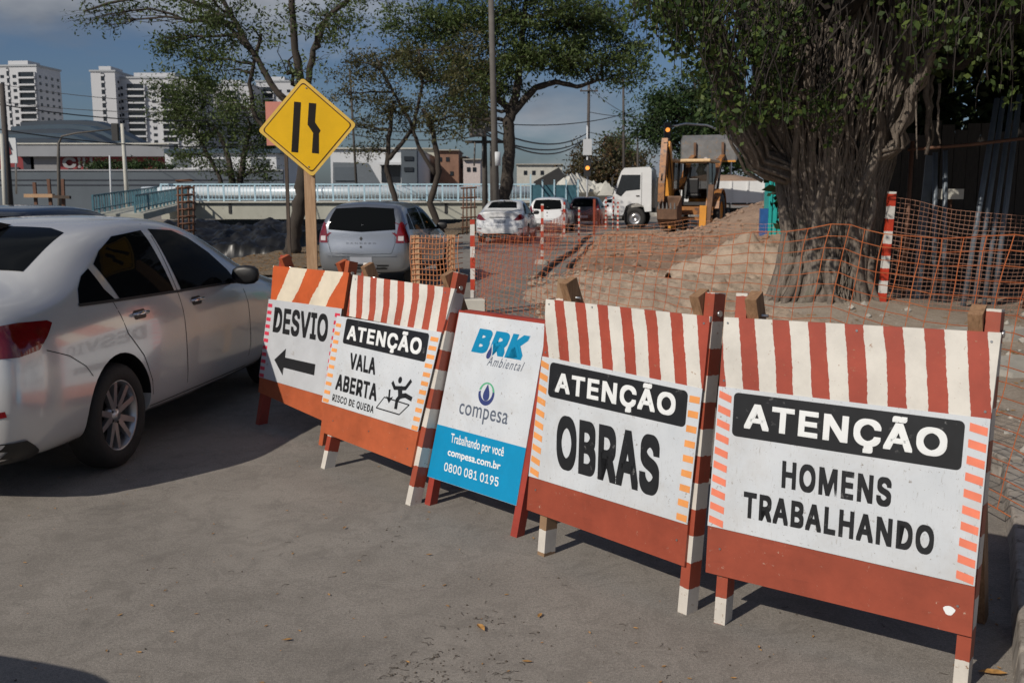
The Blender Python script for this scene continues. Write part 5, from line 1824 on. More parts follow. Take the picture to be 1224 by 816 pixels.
def leaves_obj(name, C, size, mat, parent, seed, aspect=.45, hang=0.0):
    """one small rhombic leaf per centre"""
    rg = np.random.default_rng(seed)
    n = len(C)
    ax = rg.normal(size=(n, 3)); ax[:, 2] -= hang; ax /= np.linalg.norm(ax, axis=1)[:, None]
    o = rg.normal(size=(n, 3)); b2 = np.cross(ax, o); b2 /= np.linalg.norm(b2, axis=1)[:, None]
    s = size * rg.uniform(.6, 1.3, n)[:, None]
    V = np.empty((n, 4, 3))
    V[:, 0] = C - ax * s * .5
    V[:, 1] = C + b2 * s * .5 * aspect - ax * s * .05
    V[:, 2] = C + ax * s * .5
    V[:, 3] = C - b2 * s * .5 * aspect - ax * s * .05
    me = bpy.data.meshes.new(name)
    me.vertices.add(4 * n); me.vertices.foreach_set('co', V.reshape(-1))
    me.loops.add(4 * n); me.loops.foreach_set('vertex_index', np.arange(4 * n, dtype=np.int32))
    me.polygons.add(n); me.polygons.foreach_set('loop_start', np.arange(0, 4 * n, 4, dtype=np.int32))
    me.polygons.foreach_set('loop_total', np.full(n, 4, dtype=np.int32))
    me.update(calc_edges=True)
    me.materials.append(mat)
    ob = bpy.data.objects.new(name, me); COL.objects.link(ob); ob.parent = parent
    return ob

def wiggle(a, c, rg, k=6, amp=.12):
    a, c = Vector(a), Vector(c)
    L_ = (c - a).length
    pts = []
    off = Vector((rg.uniform(-1, 1), rg.uniform(-1, 1), rg.uniform(-.3, 1))) * L_ * amp
    for i in range(k + 1):
        f = i / k
        j = Vector((rg.gauss(0, 1), rg.gauss(0, 1), rg.gauss(0, 1))) * L_ * .025 * (0 if i in (0, k) else 1)
        pts.append(a.lerp(c, f) + off * math.sin(math.pi * f) + j)
    return pts

def tree(name, label, base, trunks, lobes, leaf, size, mat, seed, bark=None, twigs=(10, 5), cl=.45, hang=.3, group=None, aspect=.4, cat='tree', limb_r=.07):
    """trunks: list of (points, r0, r1); lobes: (centre, radii, twig clusters, leaves per cluster)"""
    rg = random.Random(seed)
    root = thing(name, label, cat, base, 0, group)
    B = Vector(base)
    bark = bark or M['bark']
    ends = []
    for pts, r0, r1 in trunks:
        P = [Vector(p) for p in pts]
        fine = []
        for i in range(len(P) - 1):
            for k in range(5):
                f = k / 5
                q = P[i].lerp(P[i + 1], f) + Vector((rg.gauss(0, 1), rg.gauss(0, 1), 0)) * r0 * .12
                fine.append(q)
        fine.append(P[-1])
        n = len(fine)
        rad = [(r0 + (r1 - r0) * (i / (n - 1)) ** .8) * (1 + .07 * math.sin(i * 2.1)) for i in range(n)]
        if fine[0].z < B.z + .3: rad[0] *= 1.2; rad[1] *= 1.06
        mb = MB(); mb.tube([p - B for p in fine], rad, 10)
        mb.build('trunk', bark, root)
        ends += [(fine[i], rad[i]) for i in range(n // 3, n)]
    br = MB(); cen = []
    for (c, r, nt_, nl) in lobes:
        c = Vector(c)
        # limb from nearest trunk point
        src, rr = min(ends, key=lambda e: (e[0] - c).length + abs(e[0].z - c.z) * .2 + (4 if e[0].z > c.z else 0))
        pts = wiggle(src, c, rg, 7, .10)
        lr = min(rr * .8, limb_r)
        br.tube(pts, [lr * (1 - .75 * i / 7) for i in range(8)], 6)
        for k in range(nt_):
            while True:
                u = Vector((rg.uniform(-1, 1), rg.uniform(-1, 1), rg.uniform(-1, 1)))
                if .25 < u.length < 1: break
            e = c + Vector((u.x * r[0], u.y * r[1], u.z * r[2]))
            s = pts[rg.randint(3, 7)]
            tw = wiggle(s, e, rg, 4, .10)
            br.tube(tw, [lr * .26, lr * .2, lr * .15, lr * .11, lr * .07], 4, cap=False)
            for q in range(3):
                e2 = e + Vector((rg.gauss(0, 1), rg.gauss(0, 1), rg.gauss(0, .6))) * cl * .9
                br.tube([tw[3], (tw[3] + e2) / 2 + Vector((0, 0, .05)), e2], [lr * .10, lr * .08, lr * .04], 3, cap=False)
                for w in range(nl // 3):
                    f = rg.random()
                    cen.append(tw[3].lerp(e2, f) + Vector((rg.gauss(0, 1), rg.gauss(0, 1), rg.gauss(-.3, .7))) * cl * .42)
    br.v = [tuple(Vector(v) - B) for v in br.v]
    br.build('branches', bark, root, fixn=False)
    if cen:
        C = np.array([tuple(p - B) for p in cen])
        leaves_obj('crown', C, size, mat, root, seed, aspect, hang)
    return root

def W(px, py, Y): return tuple(at(px, py, Y))
def LO(px, py, Y, rx, rz, nt_, nl, dy=0.0):
    """lobe of foliage seen at a direction and distance, radii in metres"""
    p = at(px, py, Y); return ((p.x, p.y + dy, p.z), (rx, rx, rz), nt_, nl)

# sparse tree at the canal edge, left
Y = 26.5
b0 = at(349, 305, Y); b0.z = 0.0
t1 = [(tuple(b0), 1, 1)]
tree('shade_tree', 'sparse feathery tree behind the yellow diamond sign, with long bare limbs', tuple(b0),
     [([tuple(b0), W(354, 262, Y), W(362, 215, Y), W(366, 165, Y), W(364, 110, Y)], .21, .15),
      ([W(364, 120, Y), W(352, 60, Y), W(348, 0, Y), W(344, -70, Y)], .13, .06),
      ([W(364, 140, Y), W(330, 110, Y), W(300, 60, Y), W(272, 10, Y), W(240, -40, Y)], .11, .05),
      ([W(362, 190, Y), W(330, 170, Y), W(305, 140, Y), W(298, 100, Y), W(312, 40, Y)], .09, .045),
      ([W(364, 115, Y), W(375, 60, Y), W(392, 20, Y), W(440, -20, Y)], .10, .05),
      ([W(300, 60, Y), W(250, 8, Y), W(190, -8, Y), W(130, 4, Y), W(100, 14, Y)], .07, .025)],
     [LO(240, 30, Y, 1.3, .8, 16, 82), LO(290, 20, Y, 1.2, .8, 14, 82, -2.5), LO(225, 75, Y, 1.0, .6, 14, 92), LO(275, 80, Y, 1.0, .5, 9, 69),
      LO(320, 50, Y, .9, .9, 8, 55, -2.5), LO(345, -20, Y, 1.4, .7, 12, 69, -2.5), LO(390, 20, Y, 1.3, .8, 12, 69), LO(420, 60, Y, 1.0, .6, 9, 55, -3.0), LO(385, 90, Y, .9, .6, 6, 46, -3.5),
      LO(430, -10, Y, 1.2, .7, 12, 69), LO(160, 0, Y, 1.0, .35, 12, 27), LO(115, 20, Y, .6, .5, 10, 20), LO(140, 30, Y, .5, .4, 8, 20), LO(290, 130, Y, .8, .5, 6, 59),
      LO(250, -40, Y, 1.5, .8, 12, 55), LO(210, 50, Y, .8, .5, 10, 82)],
     0, .115, M['leaf_feather'], 11, twigs=(8, 4), cl=.34, limb_r=.065)

# bushy tree beyond the grey wall
Y = 68
tree('bushy_tree', 'bushy dark tree with several thin stems beyond the canal, left of the diamond sign', W(280, 240, Y),
     [([W(280, 245, Y), W(276, 200, Y), W(262, 160, Y)], .28, .14), ([W(283, 245, Y), W(290, 190, Y), W(300, 150, Y)], .28, .14),
      ([W(268, 245, Y), W(262, 210, Y), W(235, 160, Y)], .2, .10)],
     [LO(205, 115, Y, 2.0, 1.5, 22, 78), LO(240, 105, Y, 2.2, 1.4, 24, 78), LO(215, 145, Y, 2.0, 1.4, 22, 78), LO(250, 150, Y, 2.0, 1.6, 20, 78),
      LO(290, 130, Y, 2.2, 2.0, 22, 70), LO(300, 175, Y, 1.8, 1.6, 16, 70), LO(240, 185, Y, 1.8, .9, 14, 65), LO(320, 150, Y, 1.6, 2.0, 16, 65),
      LO(265, 205, Y, 1.6, .8, 10, 52), LO(310, 205, Y, 1.5, .8, 10, 52)],
     0, .24, M['leaf_feather'], 12, cl=.75, limb_r=.12)

# two-stemmed olive tree, middle left
Y = 41
b0 = at(527, 262, Y); b0.z = 0
tree('olive_tree', 'brownish green tree with two forking stems between the diamond sign and the tall pole', tuple(b0),
     [([tuple(b0), W(514, 243, Y), W(524, 205, Y), W(519, 160, Y), W(505, 130, Y)], .16, .09),
      ([W(478, 262, Y), W(473, 240, Y), W(462, 205, Y), W(465, 165, Y), W(470, 120, Y)], .15, .08),
      ([W(520, 208, Y), W(500, 175, Y), W(492, 150, Y), W(470, 110, Y), W(450, 70, Y)], .10, .05),
      ([W(464, 190, Y), W(480, 172, Y), W(495, 150, Y), W(505, 100, Y), W(500, 60, Y)], .11, .05)],
     [LO(415, 110, Y, 1.4, 1.0, 14, 56), LO(450, 80, Y, 1.7, 1.1, 18, 76), LO(490, 70, Y, 1.7, 1.1, 18, 91), LO(530, 95, Y, 1.7, 1.2, 18, 91),
      LO(425, 150, Y, 1.3, .9, 12, 61), LO(465, 130, Y, 1.5, 1.0, 16, 81), LO(510, 140, Y, 1.5, .9, 14, 81), LO(550, 140, Y, 1.4, 1.0, 12, 71),
      LO(440, 180, Y, 1.1, .5, 8, 51), LO(410, 75, Y, 1.3, .8, 9, 40), LO(560, 60, Y, 1.6, 1.0, 12, 71)],
     0, .15, M['leaf_olive'], 13, cl=.48, limb_r=.07)

# big spreading tree
Y = 46
b0 = at(606, 268, Y); b0.z = 0
tree('spreading_tree', 'large dark green spreading tree with one leaning trunk just right of the tall pole', tuple(b0),
     [([tuple(b0), W(603, 235, Y), W(609, 190, Y), W(607, 150, Y), W(615, 126, Y)], .33, .26),
      ([W(612, 135, Y), W(640, 105, Y), W(665, 98, Y), W(690, 104, Y), W(712, 97, Y)], .20, .07),
      ([W(612, 132, Y), W(590, 115, Y), W(560, 90, Y), W(530, 60, Y)], .20, .08),
      ([W(613, 130, Y), W(620, 90, Y), W(625, 40, Y), W(630, -10, Y)], .22, .10)],
     [LO(500, 20, Y, 2.4, 1.2, 28, 90), LO(545, 40, Y, 2.4, 1.4, 32, 96), LO(590, 15, Y, 2.4, 1.4, 30, 96), LO(640, 20, Y, 2.4, 1.4, 30, 96), LO(690, 30, Y, 2.4, 1.3, 30, 96),
      LO(735, 55, Y, 2.0, 1.1, 26, 90), LO(760, 85, Y, 1.3, .8, 16, 48), LO(600, 70, Y, 2.2, 1.2, 28, 96), LO(650, 70, Y, 2.2, 1.0, 28, 96), LO(700, 75, Y, 2.0, .8, 24, 90),
      LO(550, 95, Y, 2.0, 1.3, 24, 90), LO(575, 125, Y, 1.4, 1.1, 14, 48), LO(540, 135, Y, 1.2, 1.0, 12, 42), LO(600, 100, Y, 1.6, .8, 16, 80),
      LO(570, -30, Y, 3.0, 1.4, 24, 75), LO(660, -25, Y, 3.0, 1.4, 24, 75), LO(505, 70, Y, 1.8, 1.1, 18, 80), LO(740, 95, Y, 1.3, .5, 12, 40), LO(720, 15, Y, 2.0, 1.0, 20, 75)],
     0, .20, M['leaf_feather'], 14, cl=.55, limb_r=.10)

# round crown far down the street
Y = 118
tree('street_tree', 'round brownish green tree far down the street behind the truck cab', W(715, 244, Y),
     [([W(715, 246, Y), W(716, 225, Y), W(718, 205, Y)], .35, .2)],
     [LO(690, 210, Y, 2.2, 2.0, 18, 50), LO(700, 190, Y, 2.6, 2.0, 20, 50), LO(725, 185, Y, 2.8, 2.2, 24, 50), LO(750, 195, Y, 2.6, 2.2, 22, 50), LO(720, 215, Y, 2.8, 1.8, 20, 50),
      LO(765, 215, Y, 2.4, 1.8, 16, 50), LO(740, 220, Y, 2.6, 1.6, 18, 50)],
     0, .5, M['leaf_brown'], 15, cl=1.1, limb_r=.16)
tree('street_tree', 'narrow green tree crown rising behind the round brownish tree', W(738, 240, 135),
     [([W(738, 243, 135), W(737, 215, 135), W(737, 190, 135)], .35, .2)],
     [LO(738, 170, 135, 1.8, 1.2, 14, 50), LO(733, 182, 135, 2.4, 1.4, 16, 50), LO(752, 186, 135, 2.6, 1.4, 16, 50)],
     0, .55, M['leaf_feather'], 16, cl=1.1, limb_r=.16)
# dense tree above the backhoe
Y = 62
tree('dense_tree', 'dense dark green tree standing behind the backhoe and truck', W(840, 262, Y),
     [([W(845, 262, Y), W(842, 225, Y), W(838, 190, Y)], .4, .25)],
     [LO(790, 125, Y, 1.8, 1.2, 24, 90), LO(775, 150, Y, 1.3, .8, 14, 80), LO(820, 130, Y, 2.2, 1.6, 30, 96), LO(855, 130, Y, 2.4, 1.8, 30, 96), LO(800, 160, Y, 1.8, 1.0, 20, 90),
      LO(835, 170, Y, 2.2, 1.3, 24, 90), LO(870, 175, Y, 2.4, 1.6, 26, 90), LO(905, 150, Y, 2.6, 2.4, 26, 90), LO(860, 95, Y, 2.4, 1.6, 24, 90), LO(900, 200, Y, 2.4, 1.4, 16, 90),
      LO(940, 190, Y, 2.6, 2.4, 20, 90), LO(830, 95, Y, 1.8, 1.2, 16, 80)],
     0, .26, M['leaf_dense'], 17, cl=.70, limb_r=.12)

# ================================================================ CANAL CROSSING WITH PIPE
M['rail_blue'] = simple('pale_blue_paint', (0.42, 0.60, 0.70), 0.45, var=0.15, dirt=((0.30, 0.24, 0.18), 0.66))
M['rail_blue_dark'] = simple('teal_blue_paint', (0.045, 0.13, 0.17), 0.5, var=0.2)
M['pipe'] = simple('pipe_paint', (0.62, 0.68, 0.72), 0.35, 0.2, var=0.12, scale=1, dirt=((0.25, 0.22, 0.2), 0.62))
M['beam'] = simple('beam_concrete', (0.42, 0.42, 0.36), 0.8, var=0.12, scale=.8, dirt=((0.22, 0.21, 0.18), 0.60))
YB = 60.0
xl, xr = at(192, 240, YB).x, at(640, 240, YB).x
zt = at(400, 242, YB).z; zb = at(400, 262, YB).z; zr = at(400, 221, YB).z
root = thing('pipe_bridge', 'low concrete canal crossing with pale blue railing in front of a thick pale pipe', 'bridge', (xl, YB, 0))
LX = xr - xl
mb = MB(); mb.box((LX / 2, .9, (zt + zb) / 2), (LX, 1.8, zt - zb)); mb.build('beam', M['beam'], root)
mb = MB(); mb.box((LX / 2, .85, zt + .03), (LX, 2.1, .10)); mb.build('deck_edge', M['concrete_pale'], root)
for px in (275, 533):
    x = at(px, 250, YB).x - xl
    mb = MB(); mb.box((x, -.03, (zt + zb) / 2 + .15), (.16, .05, (zt - zb) * .6)); mb.build('stain_joint', M['dark_metal'], root)
mb = MB(); mb.tube([(-1.5, 1.1, zt + .62), (LX + 1.0, 1.1, zt + .62)], .36, 16); mb.build('pipe', M['pipe'], root)
k = 0
np_ = int(LX / .93)
for i in range(np_):
    x0 = i * LX / np_; w = LX / np_
    if i == 0:
        mb = MB()
        H_ = zr - zt
        mb.box((w * .05, 0, H_ / 2), (.10, .08, H_)); mb.box((w / 2, 0, H_ - .05), (w - .02, .09, .09)); mb.box((w / 2, 0, .10), (w - .02, .06, .06))
        for q in (.30, .52, .74): mb.box((w * q, 0, H_ / 2 + .02), (.03, .03, H_ - .22))
        pr = mb.build('railing_panel', M['rail_blue'], root)
    else:
        pr = pr.copy(); COL.objects.link(pr)
    pr.location = (x0, .05, zt + .08)
# sloping ramp with two blue railings at the left end
root = thing('ramp', 'short sloping concrete ramp with teal railings at the left end of the canal crossing', 'ramp', (0, 0, 0))
A1, A0 = at(190, 240, 59), at(112, 256, 44)
for off, rm in ((0, 'rail_blue_dark'), (1.6, 'rail_blue_dark')):
    for k in range(15):
        f0, f1 = k / 15, (k + 1) / 15
        a = A0.lerp(A1, f0) + Vector((off * .8, off, 0)); c = A0.lerp(A1, f1) + Vector((off * .8, off, 0))
        mb = MB()
        mb.bar(a, a + Vector((0, 0, .85)), .09, .07, up=(0, 1, 0)); mb.bar(a + Vector((0, 0, .83)), c + Vector((0, 0, .83)), .07, .07); mb.bar(a + Vector((0, 0, .2)), c + Vector((0, 0, .2)), .05, .05)
        mid = (a + c) / 2; mb.bar(mid + Vector((0, 0, .2)), mid + Vector((0, 0, .83)), .05, .05, up=(0, 1, 0))
        mb.build('railing_panel', M[rm], root)
mb = MB(); a, c = A0 + Vector((.8, .8, -.15)), A1 + Vector((.8, .8, -.15))
mb.bar(a, c, 2.2, .3); mb.build('ramp_slab', M['beam'], root)

# blue railing box at the right-hand end
root = thing('blue_enclosure', 'blue metal railing enclosure behind the small white hatchback', 'enclosure', tuple(at(662, 262, 56)))
mb = MB(); mb.box((0, 0, 1.0), (2.6, .06, 1.9)); mb.build('panel', M['rail_blue_dark'], root)
for k in range(5):
    mb = MB(); mb.box((-1.35 + k * .68, -.06, 1.25), (.09, .07, 2.6 if k == 0 else 2.0)); mb.build('upright', M['rail_blue'], root)

# ================================================================ FAR WALL, MALL, SHEDS
M['grey_wall'] = simple('grey_wall_paint', (0.085, 0.105, 0.125), 0.7, var=0.15, scale=.3)
M['band'] = simple('dark_band', (0.02, 0.025, 0.04), 0.6)
M['fascia'] = simple('fascia_grey', (0.24, 0.25, 0.27), 0.6, var=0.08, scale=.2)
M['roof_blue'] = simple('curved_roof', (0.045, 0.075, 0.105), 0.45, var=0.15, scale=.1)
M['mall_red'] = simple('mall_red', (0.20, 0.02, 0.025), 0.6, var=0.2, scale=.4)
M['mall_grey'] = simple('mall_grey', (0.22, 0.22, 0.23), 0.6, var=0.1)
M['letter_grey'] = simple('letter_grey', (0.26, 0.26, 0.27), 0.6)
M['shed_white'] = simple('shed_white', (0.58, 0.60, 0.62), 0.6, var=0.08, scale=.3)
M['shed_grey'] = simple('shed_grey', (0.12, 0.14, 0.16), 0.6, var=0.1)
M['brickish'] = simple('raw_brick', (0.23, 0.13, 0.09), 0.9, var=0.25, scale=1)

def block(root, nm, px0, px1, py0, py1, Y, dep, mat):
    a, c = at(px0, py1, Y), at(px1, py0, Y)
    o = root.location
    mb = MB(); mb.box(((a.x + c.x) / 2 - o.x, Y + dep / 2 - o.y, (max(0, a.z) + c.z) / 2 - o.z), (c.x - a.x, dep, c.z - max(0, a.z)))
    return mb.build(nm, mat, root)

Yw = 92
root = thing('grey_wall', 'long blue-grey wall beyond the canal with two thin dark bands', 'wall', (at(150, 240, Yw).x, Yw, 0))
block(root, 'wall_panel', -260, 338, 204, 262, Yw, .4, M['grey_wall'])
for y0 in (214.5, 220.5): block(root, 'dark_band', -260, 338, y0, y0 + 1.2, Yw - .06, .05, M['band'])
block(root, 'wall_top', -260, 338, 202.6, 204.4, Yw - .1, .6, M['fascia'])

Ym = 150
root = thing('shopping_centre', 'long shopping centre with dark red wall, grey letters and a dark blue curved roof', 'building', (at(90, 240, Ym).x, Ym, 0))
block(root, 'wall', -220, 200, 186, 240, Ym, 30, M['mall_red'])
block(root, 'fascia', 18, 202, 172, 187, Ym - 1.5, 2, M['fascia'])
block(root, 'fascia_edge', 18, 202, 171, 172.6, Ym - 1.7, 1.5, M['concrete_pale'])
block(root, 'grey_panel', 40, 68, 186, 240, Ym - .3, .25, M['mall_grey'])
block(root, 'dark_panel', 31, 40, 186, 240, Ym - .3, .25, M['band'])
block(root, 'dark_panel', 4, 22, 200, 240, Ym - .35, .25, M['band'])
# curved ribbed roof
o_ = root.location
prof = [(-60, 134), (-20, 131.5), (20, 131.5), (45, 134), (62, 140), (80, 149), (98, 158), (113, 167), (124, 176)]
for k in range(7):
    f0, f1 = k / 7, (k + 1) / 7
    y0 = Ym + 2 + k * 3.2
    mb = MB()
    for (xa, ya), (xb, yb) in zip(prof, prof[1:]):
        zA = at(xa, ya, Ym).z - (6 - k) * .95; zB = at(xb, yb, Ym).z - (6 - k) * .95
        XA, XB = at(xa, ya, Ym).x, at(xb, yb, Ym).x
        base = at(0, 178, Ym).z - 1
        zA, zB = max(zA, base), max(zB, base)
        q = [(XA - o_.x, y0 - o_.y, base), (XB - o_.x, y0 - o_.y, base), (XB - o_.x, y0 - o_.y, zB), (XA - o_.x, y0 - o_.y, zA)]
        mb.face(q)
        mb.face([q[3], q[2], (q[2][0], q[2][1] + 3.2, q[2][2] + .3), (q[3][0], q[3][1] + 3.2, q[3][2] + .3)])
    mb.build('roof_shell', M['roof_blue'] if k % 2 else simple('roof_shell_%s' % ('dark' if k % 4 else 'mid'), (0.03, 0.045, 0.065), 0.5, var=.1), root)
def fr_m(u, v, w=0.0): return Vector((u - o_.x, Ym - .5 - w - o_.y, v))
for ch, xa, xb in (('C', 77, 92), ('I', 95, 98), ('U', 101, 112)):
    a, c = at(xa, 201, Ym), at(xb, 188.5, Ym)
    put_text(ch, [(a.x, a.z), (c.x, a.z), (c.x, c.z), (a.x, c.z)], fr_m, 0.0, M['letter_grey'], root, 0.03)
# planting in front of its right half
tree('planter_hedge', 'low green hedge in front of the right half of the shopping centre', W(160, 206, 100),
     [([W(160, 206, 100), W(160, 200, 100)], .1, .05)],
     [LO(px, 198, 100, 1.3, .55, 10, 45) for px in range(112, 205, 12)], 0, .3, M['leaf_dense'], 21, cl=.5, limb_r=.05, cat='hedge')

# billboard at far left
root = thing('hanging_sign', 'white sign with a red and black emblem at the far left below the curved roof', 'sign', tuple(at(13, 232, 60)))
s0 = root.location
a, c = at(5, 195, 60), at(19, 165, 60)
mb = MB(); mb.box(((a.x + c.x) / 2 - s0.x, 0, (a.z + c.z) / 2 - s0.z), (c.x - a.x, .12, c.z - a.z)); mb.build('panel', M['shed_white'], root)
for nm, mt_, q in (('emblem_red', M['mall_red'], [(6, 176), (11, 172), (15, 184), (8, 187)]), ('emblem_black', M['band'], [(5, 167), (11, 168), (16, 180), (12, 178)])):
    mb = MB(); mb.face([tuple(at(px, py, 60) - s0 + Vector((0, -.09 - (.01 if 'red' in nm else 0), 0))) for px, py in q]); mb.build(nm, mt_, root)
mb = MB(); mb.tube([tuple(at(19.5, 232, 60) - s0), tuple(at(18.5, 165, 60) - s0)], .06, 6); mb.build('pole', M['steel'], root)

# low white sheds behind the wall
Yh = 130
root = thing('low_shed', 'low white flat roofed shed with a dark blue roof edge left of the diamond sign', 'shed', (at(260, 240, Yh).x, Yh, 0))
block(root, 'wall', 200, 330, 183, 240, Yh, 14, M['shed_white'])
block(root, 'roof_edge', 196, 335, 178, 183, Yh - .5, 15, M['roof_blue'])
for px in (206, 250, 300):
    block(root, 'opening', px, px + 22, 190, 200, Yh - .06, .05, M['shed_grey'])

Yd = 96
root = thing('white_warehouse', 'white and grey warehouse block right of the diamond sign', 'warehouse', (at(450, 240, Yd).x, Yd, 0))
block(root, 'wall', 396, 497, 178, 225, Yd, 22, M['shed_white'])
a = MB(); o_ = root.location
q = [(398, 194), (440, 195), (456, 222), (398, 222)]
a.face([tuple(at(px, py, Yd - .06) - o_) for px, py in q]); a.build('grey_panel', M['shed_grey'], root)
block(root, 'loading_opening', 456, 478, 197, 218, Yd - .08, .06, M['window_dark'])
block(root, 'canopy', 452, 482, 194, 197, Yd - 1.2, 1.3, M['shed_white'])
block(root, 'annex', 480, 498, 180, 225, Yd - 1.5, 1.4, M['grey_wall'])
for py in (187, 200): block(root, 'window', 483, 494, py, py + 5, Yd - 1.6, .06, M['window_dark'])
block(root, 'roof_edge', 395, 498, 176.5, 178.2, Yd - .3, 22.6, M['concrete_pale'])
block(root, 'white_pier', 400, 424, 200, 216, Yd - .2, .1, M['grey_wall'])

for (nm, lab, x0, x1, yt, Yk, mt_, wins) in (
        ('brick_house', 'unrendered brown brick house between the warehouse and the poles', 520, 548, 180, 112, M['brickish'], [(524, 188), (533, 188), (524, 202), (538, 205)]),
        ('brick_house', 'low jagged brown brick house right of the taller brick one', 548, 558, 188, 116, M['brickish'], [(551, 196)]),
        ('pale_house', 'pale rendered house half hidden by the olive tree stems', 500, 521, 178, 118, M['beam'], [(505, 190), (512, 190)]),
        ('pink_house', 'small pinkish white house behind the transformer pole', 554, 574, 191, 105, simple('pinkish_wall', (0.55, 0.48, 0.46), 0.7), [(558, 200), (565, 200)]),
        ('distant_block', 'long pale low block right of the leaning trunk of the spreading tree', 618, 672, 197, 170, M['concrete_pale'], [(626, 204), (636, 204), (646, 204)])):
    root = thing(nm, lab, 'house', (at((x0 + x1) / 2, 240, Yk).x, Yk, 0))
    block(root, 'wall', x0, x1, yt, 240, Yk, 9, mt_)
    block(root, 'roof_slab', x0 - 1, x1 + 1, yt - 1.2, yt, Yk - .4, 10, M['concrete'])
    for (wx, wy) in wins: block(root, 'window', wx, wx + 4, wy, wy + 5, Yk - .08, .06, M['window_dark'])
# dark roof and rubble heap at the bend
root = thing('tent_roof', 'dark sloping roof above the small white hatchback', 'shelter', (at(668, 240, 75).x, 75, 0))
o_ = root.location
mb = MB(); q = [at(640, 216, 75) - o_, at(668, 200, 75) - o_, at(684, 222, 75) - o_, at(640, 222, 75) - o_]
A = [p for p in q]; B_ = [p + Vector((0, 6, 0)) for p in q]
mb.face(A); mb.face(B_[::-1])
for i in range(4): mb.face([A[i], B_[i], B_[(i + 1) % 4], A[(i + 1) % 4]])
mb.build('roof', M['dark_metal'], root)
for px in (644, 680):
    mb = MB(); p = at(px, 222, 75) - o_; mb.box((p.x, 3, p.z / 2), (.3, 5, p.z)); mb.build('wall', M['dark_metal'], root)
def heap_f(rg):
    u = rg.random()
    px = 672 + 68 * u
    p = at(px, 218 + 18 * u + rg.uniform(0, 6), 70 + rg.uniform(0, 6))
    return tuple(p)
stones('rubble_heap', 260, heap_f, .3, .95, M['concrete_pale'], 'pale broken rubble heaped beyond the queue of cars', 'rubble', 8)
sh = sand_heap('rubble_mound', 8.2, 76, 6, 4, 2.1, 3.0, 'grey mound under the broken rubble beyond the cars')
sh.data.materials[0] = M['concrete']; sh['category'] = 'mound'

# ================================================================ APARTMENT TOWERS
M['tower_white'] = simple('tower_white', (0.50, 0.51, 0.53), 0.7, var=0.05, scale=.05)
M['tower_shade'] = simple('tower_grey', (0.34, 0.36, 0.38), 0.7, var=0.05, scale=.05)
def tower(label, px0, px1, pyt, Yt, dep, cols, floors, parts, rz=0.0):
    """parts: (kind, u0, u1) across the front, u from 0 to 1"""
    a, c = at(px0, pyt, Yt), at(px1, pyt, Yt)
    W_, H_ = c.x - a.x, c.z
    root = thing('apartment_tower', label, 'tower', (a.x, Yt, 0), rz)
    mb = MB(); mb.box((W_ / 2, dep / 2, H_ / 2), (W_, dep, H_)); mb.build('wall', M['tower_white'], root)
    fh = H_ / floors
    wn = MB(); bal = MB(); rec = MB()
    for kind, u0, u1 in parts:
        x0, x1 = u0 * W_, u1 * W_
        if kind == 'balcony':
            rec.box(((x0 + x1) / 2, -.10, H_ / 2 - fh * .1), (x1 - x0, .2, H_ - fh * 1.4))
            for f in range(floors - 1):
                z = (f + .25) * fh
                bal.box(((x0 + x1) / 2, -.8, z + fh * .1), (x1 - x0 + .4, 1.4, fh * .24))
                n = max(1, int((x1 - x0) / 4.5))
                for k in range(n + 1):
                    bal.box((x0 + (x1 - x0) * k / n, -.5, z + fh * .6), (.35, .9, fh * .6))
        elif kind == 'window':
            n = max(1, int((x1 - x0) / 3.2))
            for f in range(floors - 1):
                for k in range(n):
                    wn.box((x0 + (x1 - x0) * (k + .5) / n, -.06, (f + .6) * fh), (1.5, .12, fh * .42))
        elif kind == 'shaft':
            rec.box(((x0 + x1) / 2, -.06, H_ / 2), (x1 - x0, .12, H_ * .98))
            for f in range(floors):
                bal.box(((x0 + x1) / 2, -.2, (f + .5) * fh), ((x1 - x0), .3, fh * .3))
    if wn.v: tag(wn.build('windows', M['window_dark'], root, fixn=False), kind='stuff')
    if bal.v: tag(bal.build('balconies', M['tower_white'], root, fixn=False), kind='stuff')
    if rec.v: tag(rec.build('recesses', M['window_dark'], root, fixn=False), kind='stuff')
    mb = MB(); mb.box((W_ * .45, dep * .4, H_ + 1.3), (W_ * .5, dep * .5, 2.6)); mb.build('roof_house', M['tower_white'], root)
    mb = MB(); mb.box((W_ / 2, dep / 2, H_ + .35), (W_ + .8, dep + .8, .7)); mb.build('parapet', M['tower_shade'], root)
    # windows on the side that shows
    wn = MB()
    for f in range(floors - 1):
        for k in range(4): wn.box((W_ + .06, dep * (k + .5) / 4, (f + .6) * fh), (.12, 1.4, fh * .4))
    tag(wn.build('side_windows', M['window_dark'], root, fixn=False), kind='stuff')
    return root
tower('white apartment tower at the far left edge, half hidden by the curved roof', -4, 46, 80, 400, 17, 5, 19, [('window', .02, .22), ('shaft', .24, .30), ('window', .34, .52), ('balcony', .55, .97)], R(-6))
tower('wide white apartment tower left of the bushy tree', 108, 137, 86, 395, 24, 5, 19, [('shaft', .42, .56)], 0)
tower('long white apartment slab with rows of balconies beside the wide white tower', 137, 236, 94, 400, 20, 5, 18, [('window', .02, .12), ('balcony', .14, .36), ('window', .40, .52), ('balcony', .56, .74), ('window', .78, .96)], 0)
tower('pale apartment tower glimpsed through the limbs of the shade tree', 252, 300, 102, 430, 22, 5, 17, [('window', .05, .3), ('balcony', .35, .65), ('window', .7, .95)], 0)
tower('grey apartment tower directly behind the diamond sign', 306, 352, 98, 450, 22, 5, 18, [('balcony', .05, .45), ('window', .5, .95)], 0)

